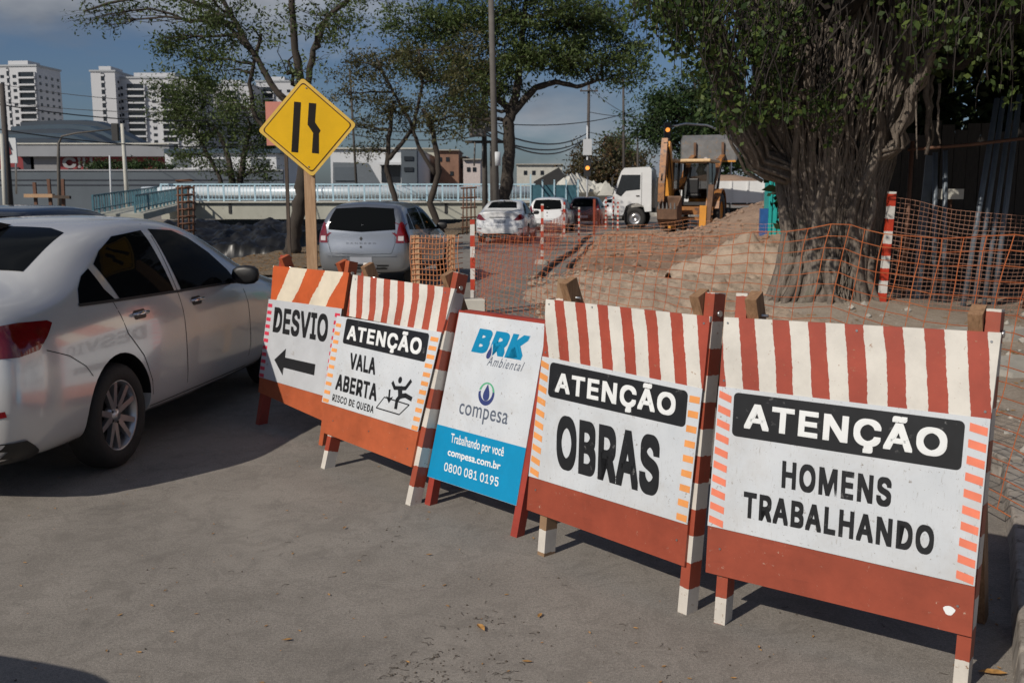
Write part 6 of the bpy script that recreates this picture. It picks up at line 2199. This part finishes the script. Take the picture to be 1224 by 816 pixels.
# ================================================================ POLES, LAMPS, WIRES
M['pole_grey'] = simple('pole_concrete', (0.11, 0.10, 0.09), 0.85, var=0.25, scale=2)
M['pole_dark'] = simple('pole_weathered', (0.07, 0.06, 0.055), 0.85, var=0.25, scale=2)
def pole(label, px_b, px_t, py_t, Y, r, mat, cat='pole', cross=(), name='utility_pole', band=None):
    b_ = at(px_b, 250, Y); tp_ = at(px_t, py_t, Y)
    root = thing(name, label, cat, (b_.x, Y, 0))
    mb = MB(); mb.tube([(0, 0, -.1), (tp_.x - b_.x, 0, tp_.z)], [r, r * .72], 10); mb.build('shaft', mat, root)
    for (f, w, tilt) in cross:
        z = tp_.z * f; x = (tp_.x - b_.x) * f
        mb = MB(); mb.bar((x - w / 2, -r, z - tilt), (x + w / 2, -r, z + tilt), .12, .12, up=(0, 1, 0)); mb.build('crossarm', M['pole_dark'], root)
        for k in range(3):
            xx = x - w / 2 + w * (k + .15) / 2.3
            mb = MB(); mb.lathe([(.001, .06), (.05, .06), (.07, .12), (.04, .18), (.06, .24), (.001, .26)], 8, c=(xx, -r, z)); mb.build('insulator', M['worn_metal'], root)
    if band:
        z = at(px_b, band, Y).z; mb = MB(); mb.tube([(0, 0, z - .25), (0, 0, z + .25)], r * 1.06, 10); mb.build('white_band', M['shed_white'], root)
    return root, b_, tp_
pole('tall weathered pole in front of the spreading tree, taller than the picture', 594, 586, -40, 36, .14, M['pole_grey'], band=190)
r_, b_, t_ = pole('transformer pole left of the tall weathered pole, with a grey transformer box', 580, 578, 82, 50, .16, M['pole_grey'])
z0 = at(578, 146, 50).z
for dx, w, h in ((-.35, .85, 1.5), (.28, .5, 1.0)):
    mb = MB(); mb.box((dx, -.35, z0), (w, .6, h)); rounded_bevel(mb.build('transformer', M['worn_metal'], r_), .05)
for k in range(7):
    mb = MB(); mb.tube([(-.9 + k * .27, -.4, z0 + .9), (-.7 + k * .22, -.3, z0 + 1.4), (-.2, -.1, z0 + 2.0)], .025, 5); mb.build('lead', M['dark_metal'], r_)
mb = MB(); mb.box((.0, -.2, z0 - 1.0), (2.0, .14, .14)); mb.build('crossarm', M['pole_dark'], r_)
for k in range(3):
    mb = MB(); mb.tube([(-.5 + k * .4, -.25, z0 - 1.0), (-.55 + k * .42, -.2, z0 - 2.2)], .05, 6); mb.build('conduit', M['worn_metal'], r_)
mb = MB(); mb.tube([(.35, 0, 0), (.35, 0, z0 - 1)], .10, 8); mb.build('second_shaft', M['pole_dark'], r_)
pole('dark utility pole with a crossarm above the round brownish tree', 702, 704, 98, 88, .17, M['pole_dark'], cross=((.93, 1.6, 0),))
pole('slender dark pole right of the one with a crossarm', 746, 745, 92, 105, .16, M['pole_dark'])
pole('short thin pole right of the slender dark pole', 763, 762, 160, 90, .12, M['pole_dark'])
pole('thin dark pole seen just right of the diamond sign', 428, 418, 82, 70, .10, M['pole_dark'])
pole('dark pole at the far left edge of the picture', 12, 2, 100, 44, .16, M['pole_dark'])
pole('pale pole beside the dark pole at the far left edge', 6, 2, 160, 43, .12, M['concrete_pale'])
pole('pale leaning street pole in front of the long grey wall', 153, 146, 148, 58, .14, M['concrete_pale'], name='street_pole')
pole('slim white lamp post in front of the shopping centre letters', 133, 131, 186, 56, .06, M['shed_white'], name='street_pole')
# traffic signal post with white lower half and amber light
r_, b_, t_ = pole('white signal post with an amber light in front of the round brownish tree', 702, 702, 150, 62, .07, M['shed_white'], 'traffic light', name='traffic_signal')
for py, mt_ in ((201, M['amber']),):
    p = at(702, py, 61.8); mb = MB(); mb.box((p.x - b_.x, -.2, p.z), (.42, .3, 1.0)); mb.build('signal_head', M['dark_metal'], r_)
    mb = MB(); mb.tube([(p.x - b_.x, -.36, p.z), (p.x - b_.x, -.42, p.z)], .13, 12); mb.build('lamp', mt_, r_)
p = at(702, 176, 62); mb = MB(); mb.box((p.x - b_.x, -.1, p.z), (.55, .12, 1.0)); mb.build('plate', M['shed_white'], r_)
# arm lamp over the wall
root = thing('street_lamp', 'tall curved arm lamp with a small head left of the leaning street pole', 'street lamp', (at(70, 240, 58).x, 58, 0))
o_ = root.location
pts = [Vector((0, 0, 0)), at(70, 200, 58) - o_, at(70, 172, 58) - o_, at(74, 163, 58) - o_, at(92, 159, 58) - o_, at(132, 155, 58) - o_]
mb = MB(); mb.tube(pts, [.13, .10, .08, .06, .05, .04], 8); mb.build('arm', M['pole_grey'], root)
p = at(138, 158, 58) - o_
mb = MB(); mb.box(tuple(p), (.35, .3, 1.0)); mb.build('signal_head', M['dark_metal'], root)
# timber and rebar frames on the canal bank
root = thing('timber_trestle', 'rough timber trestle with an orange beam in front of the grey wall', 'trestle', (at(60, 245, 33).x, 33, 0))
o_ = root.location
for (x0, y0, x1, y1) in ((41, 218, 44, 250), (58, 214, 62, 250), (75, 214, 75, 250)):
    mb = MB(); a, c = at(x1, y1, 33) - o_, at(x0, y0, 33) - o_; a.z = 0; mb.bar(a, c, .10, .08, up=(0, 1, 0)); mb.build('upright', M['rust'], root)
mb = MB(); mb.bar(at(30, 234, 32.9) - o_, at(64, 234, 32.9) - o_, .12, .18, up=(0, 1, 0)); mb.build('beam', M['wood_pale'], root)
mb = MB(); mb.bar(at(64, 235, 32.8) - o_, at(84, 236, 32.8) - o_, .10, .14, up=(0, 1, 0)); mb.build('beam', M['wood_dark'], root)
root = thing('rebar_cage', 'rusty rebar cage standing at the left end of the canal crossing', 'rebar cage', (at(224, 268, 30).x, 30, 0))
o_ = root.location
for px in (213, 218, 226, 230):
    mb = MB(); a = at(px, 270, 30) - o_; a.z = 0; mb.tube([a, at(px + rnd.uniform(-2, 2), 222, 30) - o_], .035, 5); mb.build('bar', M['rust'], root)
for k in range(9):
    z = .3 + k * .22; mb = MB(); w0, w1 = at(212, 260, 30).x - o_.x, at(231, 260, 30).x - o_.x
    mb.tube([(w0, 0, z), (w1, -.1, z + .03), (w1, .25, z), (w0, .2, z - .03), (w0, 0, z)], .02, 4); mb.build('hoop', M['rust'], root)
root = thing('rebar_cage', 'rusty rebar cage beside the bright white saloon, in front of the canal crossing', 'rebar cage', (at(560, 268, 40).x, 40, 0))
o_ = root.location
for px in (553, 558, 563, 568):
    mb = MB(); a = at(px, 270, 40) - o_; a.z = 0; mb.tube([a, at(px + rnd.uniform(-1, 1), 226, 40) - o_], .03, 5); mb.build('bar', M['rust'], root)
for k in range(5):
    z = .3 + k * .4; mb = MB(); w0, w1 = at(551, 260, 40).x - o_.x, at(570, 260, 40).x - o_.x
    mb.tube([(w0, 0, z), (w1, -.1, z + .03), (w1, .25, z), (w0, .2, z - .03), (w0, 0, z)], .02, 4); mb.build('hoop', M['rust'], root)

wires = [  # px0,py0,Y0, px1,py1,Y1, sag
    (-60, 88, 120, 345, 128, 60, .8), (-60, 110, 120, 345, 133, 60, .9), (-40, 118, 44, 345, 135, 60, .7), (-40, 148, 44, 345, 170, 60, .6),
    (345, 128, 60, 578, 150, 50, .8), (578, 150, 50, 704, 158, 88, 1.0), (578, 156, 50, 704, 162, 88, 1.4), (578, 160, 50, 704, 163, 88, 1.0),
    (704, 134, 88, 830, 128, 88, .6), (704, 104, 88, 830, 150, 60, 1.0), (704, 158, 88, 860, 146, 70, .8), (578, 146, 50, 760, 132, 70, .5), (345, 140, 60, 578, 162, 50, .7)]
for i, (x0, y0, Y0, x1, y1, Y1, sg) in enumerate(wires):
    a, c = at(x0, y0, Y0), at(x1, y1, Y1)
    pts = [a.lerp(c, f) - Vector((0, 0, 4 * sg * f * (1 - f))) for f in np.linspace(0, 1, 16)]
    mb = MB(); mb.tube(pts, .028 if i not in (5, 6, 7) else .05, 4, cap=False)
    tag(mb.build('overhead_cable', M['dark_metal'], fixn=False), 'thin dark overhead cable strung between the street poles', 'cable', 'overhead cables')

# ================================================================ THE GREAT FIG TREE
rg = random.Random(42)
FX, FY = 4.28, 13.05
root = thing('fig_tree', 'huge old fig tree with a wide trunk of tangled hanging roots at the right', 'tree', (FX, FY, 0))
def fr_r(z):        # trunk radius by height
    pts = [(0, .86), (.25, .70), (.6, .60), (1.2, .58), (1.8, .66), (2.4, .80), (3.2, .95), (4.2, 1.1), (6, 1.4)]
    for (a, ra), (c, rc) in zip(pts, pts[1:]):
        if z <= c: return ra + (rc - ra) * (z - a) / (c - a)
    return pts[-1][1]
mb = MB()
vs = []
nz, na = 26, 30
for i in range(nz):
    z = 4.6 * i / (nz - 1)
    for j in range(na):
        a = 2 * math.pi * j / na
        r = fr_r(z) * (.70 + .16 * mn.noise(Vector((math.cos(a) * 2.2, math.sin(a) * 2.2, z * .6))) + .07 * math.sin(a * 9 + z))
        vs.append((r * math.cos(a), r * .85 * math.sin(a), z - .05))
mb.raw(vs, [(i * na + j, i * na + (j + 1) % na, (i + 1) * na + (j + 1) % na, (i + 1) * na + j) for i in range(nz - 1) for j in range(na)], 0, True)
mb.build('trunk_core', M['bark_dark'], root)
def O_(px, py, Y): return at(px, py, Y) - Vector((FX, FY, 0))
limbs = [([Vector((-.10, .0, 1.7)), O_(905, 190, 12.8), O_(872, 120, 12.6), O_(850, 40, 12.3), O_(828, -60, 12)], .20, .10),
         ([Vector((-.10, .1, 1.8)), O_(930, 150, 12.9), O_(918, 60, 12.9), O_(905, -60, 12.7)], .24, .16),
         ([Vector((.0, .1, 1.9)), O_(972, 130, 12.9), O_(970, 40, 13), O_(985, -80, 13)], .34, .30),
         ([Vector((.1, .1, 1.9)), O_(1028, 150, 12.95), O_(1042, 70, 13), O_(1050, -40, 13)], .24, .17),
         ([Vector((.1, .0, 1.9)), O_(1052, 150, 12.7), O_(1072, 80, 12.6), O_(1110, -30, 12.4)], .20, .12),
         ([Vector((.2, -.1, 1.8)), O_(1072, 170, 12.3), O_(1096, 100, 12.0), O_(1140, 10, 11.4)], .10, .05),
         ([Vector((-.1, .4, 2.0)), O_(940, 120, 14.5), O_(900, 40, 15.5), O_(860, -40, 16.5)], .22, .10)]
strand_src = []
for pts, r0, r1 in limbs:
    fine = []
    for i in range(len(pts) - 1):
        for k in range(5):
            fine.append(pts[i].lerp(pts[i + 1], k / 5) + Vector((rg.gauss(0, .03), rg.gauss(0, .03), 0)))
    fine.append(pts[-1]); n = len(fine)
    mb = MB(); mb.tube(fine, [(r0 + (r1 - r0) * i / (n - 1)) * (1 + .1 * math.sin(i * 1.9)) for i in range(n)], 12)
    mb.build('limb', M['bark_fig'], root)
    strand_src.append((fine, r0, r1))
# roots running down the trunk
def root_path(a0, z1, spread, drift, foot):
    pts = []
    n = 20
    ph = rg.uniform(0, 20)
    for i in range(n + 1):
        f = i / n
        z = z1 * f
        a = a0 + drift * f + .16 * mn.noise(Vector((ph, z * 1.1, 0))) * 1.6
        r = fr_r(z) * (1.0 + spread) + .06 * mn.noise(Vector((ph + 5, z * 1.7, 3)))
        if z < .5: r += foot * (1 - z / .5) ** 1.6
        pts.append(Vector((r * math.cos(a), r * .85 * math.sin(a), z - .04)))
    return pts
for i in range(185):
    front = i % 6 != 0
    a0 = rg.uniform(math.pi * 1.02, math.pi * 1.98) if front else rg.uniform(0, math.pi)
    thick = rg.random()
    r = .070 if thick > .95 else (.044 if thick > .80 else (.027 if thick > .45 else .017))
    if not front: r *= 1.4
    z1 = rg.uniform(2.0, 4.4)
    p = root_path(a0, z1, rg.uniform(-.20, .10), rg.uniform(-.45, .45), rg.uniform(.0, .30))
    mb = MB(); n = len(p)
    mb.tube(p, [r * (1.25 - .5 * k / (n - 1)) * (1 + .16 * mn.noise(Vector((i * 3.1, k * .7, 0)))) for k in range(n)], 6 if r > .03 else 5, cap=False)
    mb.build('aerial_root', M['bark_fig'], root, fixn=False)
# strands clasping the limbs
for fine, r0, r1 in strand_src:
    for q in range(9):
        ph = rg.uniform(0, 6.28); tw_ = rg.uniform(-1.5, 1.5); off_ = rg.uniform(.9, 1.25)
        n = len(fine); i0 = rg.randint(0, 4); i1 = rg.randint(n // 2, n)
        pts = []
        for i in range(i0, i1):
            f = i / (n - 1); rr = (r0 + (r1 - r0) * f) * off_ + .02
            a = ph + tw_ * f + .5 * mn.noise(Vector((ph, f * 6, 0)))
            d = (fine[min(i + 1, n - 1)] - fine[max(i - 1, 0)]).normalized()
            u = d.cross(Vector((0, 1, 0))).normalized(); w_ = d.cross(u)
            pts.append(fine[i] + (u * math.cos(a) + w_ * math.sin(a)) * rr)
        if len(pts) > 3:
            t0 = rg.uniform(.018, .040)
            mb = MB(); mb.tube(pts, [t0 * (1 - .5 * k / len(pts)) for k in range(len(pts))], 5, cap=False)
            mb.build('aerial_root', M['bark_fig'], root, fixn=False)
# fine rootlets between them, too many to pick apart
mb = MB()
for i in range(420):
    a0 = rg.uniform(math.pi * .95, math.pi * 2.05)
    z0, z1 = rg.uniform(-.1, 1.6), 0
    z1 = z0 + rg.uniform(.6, 2.2)
    pts = []
    dr = rg.uniform(-.5, .5); ph = rg.uniform(0, 50)
    for k in range(11):
        f = k / 10; z = max(0, z0 + (z1 - z0) * f)
        a = a0 + dr * f + .2 * mn.noise(Vector((ph, z * 2, 1)))
        r = fr_r(z) * 1.07 + .05 * mn.noise(Vector((ph, z * 3, 7))) + (max(0, .4 - z) * .5)
        pts.append((r * math.cos(a), r * .85 * math.sin(a), z))
    mb.tube(pts, rg.uniform(.006, .014), 4, cap=False)
tag(mb.build('rootlets', M['bark_fig'], root, fixn=False), kind='stuff')
# buttress feet
for k in range(9):
    a = rg.uniform(math.pi * 1.0, math.pi * 2.0)
    R1 = rg.uniform(.95, 1.25)
    mb = MB()
    pts = []
    for i in range(8):
        f = i / 7
        r = .62 + (R1 - .62) * f ** 1.3
        z = .85 * (1 - f) ** 1.9
        aa = a + .25 * mn.noise(Vector((k * 3.3, f * 2, 0)))
        pts.append((r * math.cos(aa), r * .85 * math.sin(aa), z + pave_h(FX + r * math.cos(aa), FY + r * .85 * math.sin(aa)) * f * .8 - .02))
    mb.tube(pts, [.07 * (1 - .75 * i / 7) for i in range(8)], 7)
    mb.build('buttress_root', M['bark_fig'], root, fixn=False)
# roots hanging free from the canopy at the right
for (px, Y, y0, y1, r) in ((1096, 12, -30, 190, .018), (1108, 12.4, 60, 185, .05), (1113, 12.6, 90, 175, .03), (1122, 12.2, 100, 172, .02), (905, 11.8, -30, 95, .015), (948, 11.6, -30, 70, .012),
                           (1180, 11.5, -20, 100, .02), (1064, 12, -20, 80, .018), (838, 12.5, -30, 60, .02), (785, 12, -30, 45, .015)):
    pts = [O_(px + rg.uniform(-2, 2), y0 + (y1 - y0) * k / 9, Y) for k in range(10)]
    mb = MB(); mb.tube(pts, [r * (1 - .5 * k / 9) for k in range(10)], 5); mb.build('hanging_root', M['bark_fig'], root, fixn=False)
# foliage
cen_small, cen_big = [], []
twig = MB()
B0 = Vector((FX, FY, 0))
def cluster(c, n, s, lst, droop=.25, stem=True):
    c = Vector(c)
    if stem:
        up = c + Vector((rg.gauss(0, .25), rg.gauss(0, .25), rg.uniform(.4, .9)))
        twig.tube([up, (up + c) / 2 + Vector((rg.gauss(0, .04), 0, 0)), c, c - Vector((0, 0, droop))], [.012, .009, .006, .003], 3, cap=False)
    for k in range(n):
        lst.append(c + Vector((rg.gauss(0, s), rg.gauss(0, s), rg.gauss(-droop * .3, s * .9))))
def dir_cluster(px, py, Y, n, s, lst=cen_small): cluster(O_(px, py, Y), n, s, lst)
# leaves in view, left overhang and over the trunk
for i in range(280):
    px = rg.uniform(800, 945); lim = 150 - abs(px - 890) * .35
    py = rg.uniform(-20, lim) if rg.random() < .85 else rg.uniform(-20, 60)
    if px < 850 and py > 70: continue
    dir_cluster(px, py, rg.uniform(10.5, 12.8), rg.randint(8, 16), .11)
for i in range(70):
    px = rg.uniform(755, 830); py = rg.uniform(-25, 60 - (830 - px) * .55)
    dir_cluster(px, py, rg.uniform(10.5, 13), rg.randint(8, 14), .12)
for i in range(34):
    dir_cluster(rg.uniform(950, 1100), rg.uniform(-20, 130), rg.uniform(11.2, 12.0), rg.randint(4, 9), .09)
for i in range(26):
    dir_cluster(rg.gauss(992, 14), rg.gauss(118, 16), rg.uniform(11.6, 11.9), rg.randint(5, 9), .07)
for i in range(120):
    px = rg.uniform(1080, 1260); py = rg.uniform(-30, 35 + max(0, (px - 1080)) * .22) if rg.random() < .8 else rg.uniform(-20, 110)
    dir_cluster(px, py, rg.uniform(9.5, 12.5), rg.randint(6, 12), .11)
twig.build('twigs', M['bark_dark'], root, fixn=False)
C = np.array([tuple(p) for p in cen_small])
leaves_obj('foliage', C, .085, M['leaf_fig'], root, 77, .62, .8)
# the thick roof of the crown: overhead and behind
nrg = np.random.default_rng(5)
def blob(c, r, n):
    u = nrg.normal(size=(n, 3)); u /= np.linalg.norm(u, axis=1)[:, None]
    d = nrg.uniform(.35, 1.0, n) ** .5
    return np.array(c) + u * d[:, None] * np.array(r)
big = []
for (x, y, z, rx, ry, rz, n) in ((4.6, 10.5, 5.6, 2.0, 1.6, 1.0, 3600), (7.2, 9.5, 5.4, 2.4, 2.2, 1.0, 4200), (10.2, 9.0, 5.6, 2.6, 2.4, 1.2, 4200), (4.8, 13.0, 6.4, 2.6, 2.4, 1.4, 4200),
                                 (8.0, 13.0, 6.0, 2.8, 2.6, 1.4, 4500), (11.5, 13, 6.2, 3.0, 2.8, 1.6, 4500), (3.0, 14.8, 6.6, 1.9, 2.2, 1.2, 3000), (6.5, 6.8, 5.2, 1.8, 1.4, .8, 2600),
                                 (9.2, 6.2, 5.0, 2.4, 1.8, .9, 3200), (7.0, 17.5, 5.6, 3.0, 2.2, 2.0, 3600), (11.0, 17.5, 5.4, 3.4, 2.2, 2.4, 4000), (15, 15, 5.5, 3.0, 3.2, 2.6, 3600),
                                 (13.0, 8.5, 5.4, 2.4, 3.0, 1.6, 3400), (3.6, 9.3, 5.9, 1.2, 1.2, .7, 1500)):
    big.append(blob((x - FX, y - FY, z), (rx, ry, rz), n))
leaves_obj('crown', np.concatenate(big), .30, M['leaf_fig'], root, 78, .62, .2)
mb = MB()
for i in range(26):
    a = rg.uniform(0, 6.28); s = Vector((.6 * math.cos(a), .5 * math.sin(a), 3.6)); e = Vector((rg.uniform(-2, 8), rg.uniform(-5, 5), rg.uniform(4.8, 6.4)))
    p = wiggle(s, e, rg, 6, .08); mb.tube(p, [.13, .11, .09, .07, .05, .04, .03], 6)
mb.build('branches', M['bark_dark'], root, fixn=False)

# dark thicket behind
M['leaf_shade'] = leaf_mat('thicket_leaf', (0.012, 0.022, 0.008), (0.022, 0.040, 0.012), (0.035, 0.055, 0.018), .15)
def thicket(label, blobs, size, base, seed):
    root = thing('thicket', label, 'bushes', base)
    cs = [blob((x - base[0], y - base[1], z), (rx, ry, rz), n) for (x, y, z, rx, ry, rz, n) in blobs]
    leaves_obj('foliage', np.concatenate(cs), size, M['leaf_shade'], root, seed, .55, .2)
    mb = MB()
    for (x, y, z, rx, ry, rz, n) in blobs:
        mb.tube(wiggle((x - base[0], y - base[1], -.1), (x - base[0], y - base[1], z), rg, 5, .05), [.12, .11, .1, .08, .06, .04], 6)
    mb.build('stems', M['bark_dark'], root, fixn=False)
    return root
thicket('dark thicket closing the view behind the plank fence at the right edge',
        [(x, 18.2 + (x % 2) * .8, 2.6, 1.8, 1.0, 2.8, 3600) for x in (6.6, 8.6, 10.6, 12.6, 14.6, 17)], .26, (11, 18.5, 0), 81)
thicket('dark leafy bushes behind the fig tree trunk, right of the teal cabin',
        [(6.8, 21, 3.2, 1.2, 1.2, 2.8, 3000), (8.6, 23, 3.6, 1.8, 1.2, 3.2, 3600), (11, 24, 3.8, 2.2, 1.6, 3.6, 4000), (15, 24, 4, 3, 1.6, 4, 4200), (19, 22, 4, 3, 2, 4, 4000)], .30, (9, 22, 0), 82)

# plank fence in the shade
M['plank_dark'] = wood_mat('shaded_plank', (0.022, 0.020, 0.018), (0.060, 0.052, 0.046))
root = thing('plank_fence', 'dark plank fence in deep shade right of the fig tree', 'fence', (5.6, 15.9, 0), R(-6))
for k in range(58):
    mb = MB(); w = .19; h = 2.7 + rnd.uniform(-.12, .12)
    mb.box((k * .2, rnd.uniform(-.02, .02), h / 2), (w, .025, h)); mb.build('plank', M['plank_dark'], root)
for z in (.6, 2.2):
    mb = MB(); mb.box((5.8, .06, z), (11.8, .05, .09)); mb.build('rail', M['plank_dark'], root)
M['galv'] = simple('galvanised_pipe', (0.13, 0.155, 0.185), 0.45, 0.2, var=0.25, scale=3)
pl = [(1153, 1192, 118, 13.0, .038, 'leftmost of the four leaning grey pipes'), (1166, 1200, 116, 13.1, .036, 'second of the four leaning grey pipes'),
      (1178, 1209, 124, 13.2, .034, 'third of the four leaning grey pipes'), (1190, 1219, 113, 13.3, .038, 'rightmost of the four leaning grey pipes')]
for (pb, ptx, pty, Y, r, lab) in pl:
    a = at(pb, 330, Y); a.z = .05; c = at(ptx, pty, Y + .5)
    mb = MB(); mb.tube([Vector((0, 0, 0)), c - a], r, 8); o = mb.build('pipe', M['galv']); o.location = a
    tag(o, lab + ' at the right edge, against the dark fence', 'pipe', 'grey pipes stacked upright')
for (pb, pty, Y, r, lab) in ((1119, 182, 13.4, .035, 'left of the pair of short upright pipes'), (1131, 180, 13.4, .034, 'right of the pair of short upright pipes')):
    a = at(pb, 330, Y); a.z = .05; c = at(pb - 1, pty, Y)
    mb = MB(); mb.tube([Vector((0, 0, 0)), c - a], r, 8); o = mb.build('pipe', M['galv']); o.location = a
    tag(o, lab + ' right of the tall striped post', 'pipe', 'grey pipes stacked upright')
a = at(1100, 262, 13.6); a.z = .05; c = at(1112, 186, 13.7)
mb = MB(); mb.bar(Vector((0, 0, 0)), c - a, .12, .03, up=(0, 1, 0)); o = mb.build('plank', M['galv']); o.location = a
tag(o, 'pale bluish board leaning in the shade just right of the tall striped post', 'board')
root = thing('pipe_rack', 'rusty horizontal rail holding the upright grey pipes', 'rack', tuple(at(1100, 330, 13.2)))
root.location.z = 0
o_ = root.location
mb = MB(); mb.tube([at(1085, 179, 13.0) - o_, at(1160, 173, 12.9) - o_, at(1245, 163, 12.8) - o_], .022, 6); mb.build('rail', M['rust'], root)
for px in (1090, 1240):
    p = at(px, 178, 13.0) - o_; mb = MB(); mb.tube([(p.x, p.y, 0), (p.x, p.y, p.z + .1)], .03, 6); mb.build('upright', M['rust'], root)
# small pale box on the shelf
p = at(1136, 232, 13.5)
root = thing('white_box', 'small pale box in the shade between the upright pipes', 'box', (p.x, 13.5, 0))
mb = MB(); mb.box((0, 0, p.z), (.28, .2, .14)); mb.build('box_body', M['concrete_pale'], root)
mb = MB(); mb.tube([(0, 0, 0), (0, 0, p.z - .07)], .03, 6); mb.build('stand', M['rust'], root)

# teal site cabin half hidden by the trunk
p = at(918, 272, 27)
root = thing('site_cabin', 'bright teal ribbed cabin half hidden behind the left side of the fig tree', 'cabin', (p.x, 27, .2), R(-8))
M['teal'] = simple('teal_plastic', (0.02, 0.36, 0.34), 0.45, var=0.1)
mb = MB(); mb.box((.55, .6, 1.05), (1.1, 1.1, 2.1)); mb.build('shell', M['teal'], root)
for k in range(8):
    mb = MB(); mb.box((.06 + k * .14, .03, 1.05), (.05, .05, 2.0)); mb.build('rib', M['teal'], root)
mb = MB(); mb.box((-.10, .2, .6), (.22, .3, .9)); mb.build('side_tank', simple('blue_plastic', (0.02, 0.10, 0.30), 0.5), root)
mb = MB(); mb.box((.55, .6, 2.15), (1.2, 1.2, .10)); mb.build('roof', M['shed_white'], root)

# crumpled black plastic along the canal edge
n = 40
mb = MB(); vs = []
for j in range(n):
    for i in range(n * 2):
        u, v = i / (2 * n - 1), j / (n - 1)
        x = -12.5 + 5.6 * u + v * .6; y = 29.5 + 3.4 * v
        z = .10 + .55 * v + .22 * fbm(x * 1.3, y * 1.3, 1) + .10 * fbm(x * 4, y * 4, 2)
        if i in (0, 2 * n - 1) or j == 0: z = -.3
        vs.append((x, y, z))
mb.raw(vs, [(j * 2 * n + i, j * 2 * n + i + 1, (j + 1) * 2 * n + i + 1, (j + 1) * 2 * n + i) for j in range(n - 1) for i in range(2 * n - 1)], 0, True)
tag(mb.build('black_tarpaulin', simple('black_plastic_sheet', (0.012, 0.012, 0.012), 0.32, var=.2), fixn=False), 'crumpled black plastic sheet on the canal edge under the pipe crossing', 'tarpaulin')

# crumbs of mud trodden into the road
mudm = simple('dried_mud', (0.085, 0.070, 0.055), 0.95, var=.3, scale=30)
spots = [(575, 745, .10, 60), (560, 800, .12, 80), (500, 806, .10, 60), (545, 790, .16, 60), (445, 640, .12, 25), (820, 560, .2, 20), (690, 590, .3, 30), (250, 700, .5, 30), (420, 700, .6, 50), (700, 760, .5, 40), (900, 790, .4, 50)]
def mudp(rg):
    px, py, s_, _ = rg.choices(spots, weights=[q[3] for q in spots])[0]
    g_ = ground_at(px, py)
    return (g_.x + rg.gauss(0, s_), g_.y + rg.gauss(0, s_ * .7), .001)
stones('mud_crumbs', 420, mudp, .0012, .006, mudm, 'dark crumbs of mud and twigs trodden into the road', 'crumbs', 31)
mb = MB()
for i in range(110):
    p = mudp(rg); a = rg.uniform(0, 6.28); l = rg.uniform(.01, .04)
    mb.tube([(p[0], p[1], .002), (p[0] + l * .5 * math.cos(a), p[1] + l * .5 * math.sin(a), .005), (p[0] + l * math.cos(a + .4), p[1] + l * math.sin(a + .4), .002)], .0011, 3, cap=False)
tag(mb.build('twig_litter', mudm, fixn=False), 'tiny dark twigs scattered over the road', 'litter', kind='stuff')
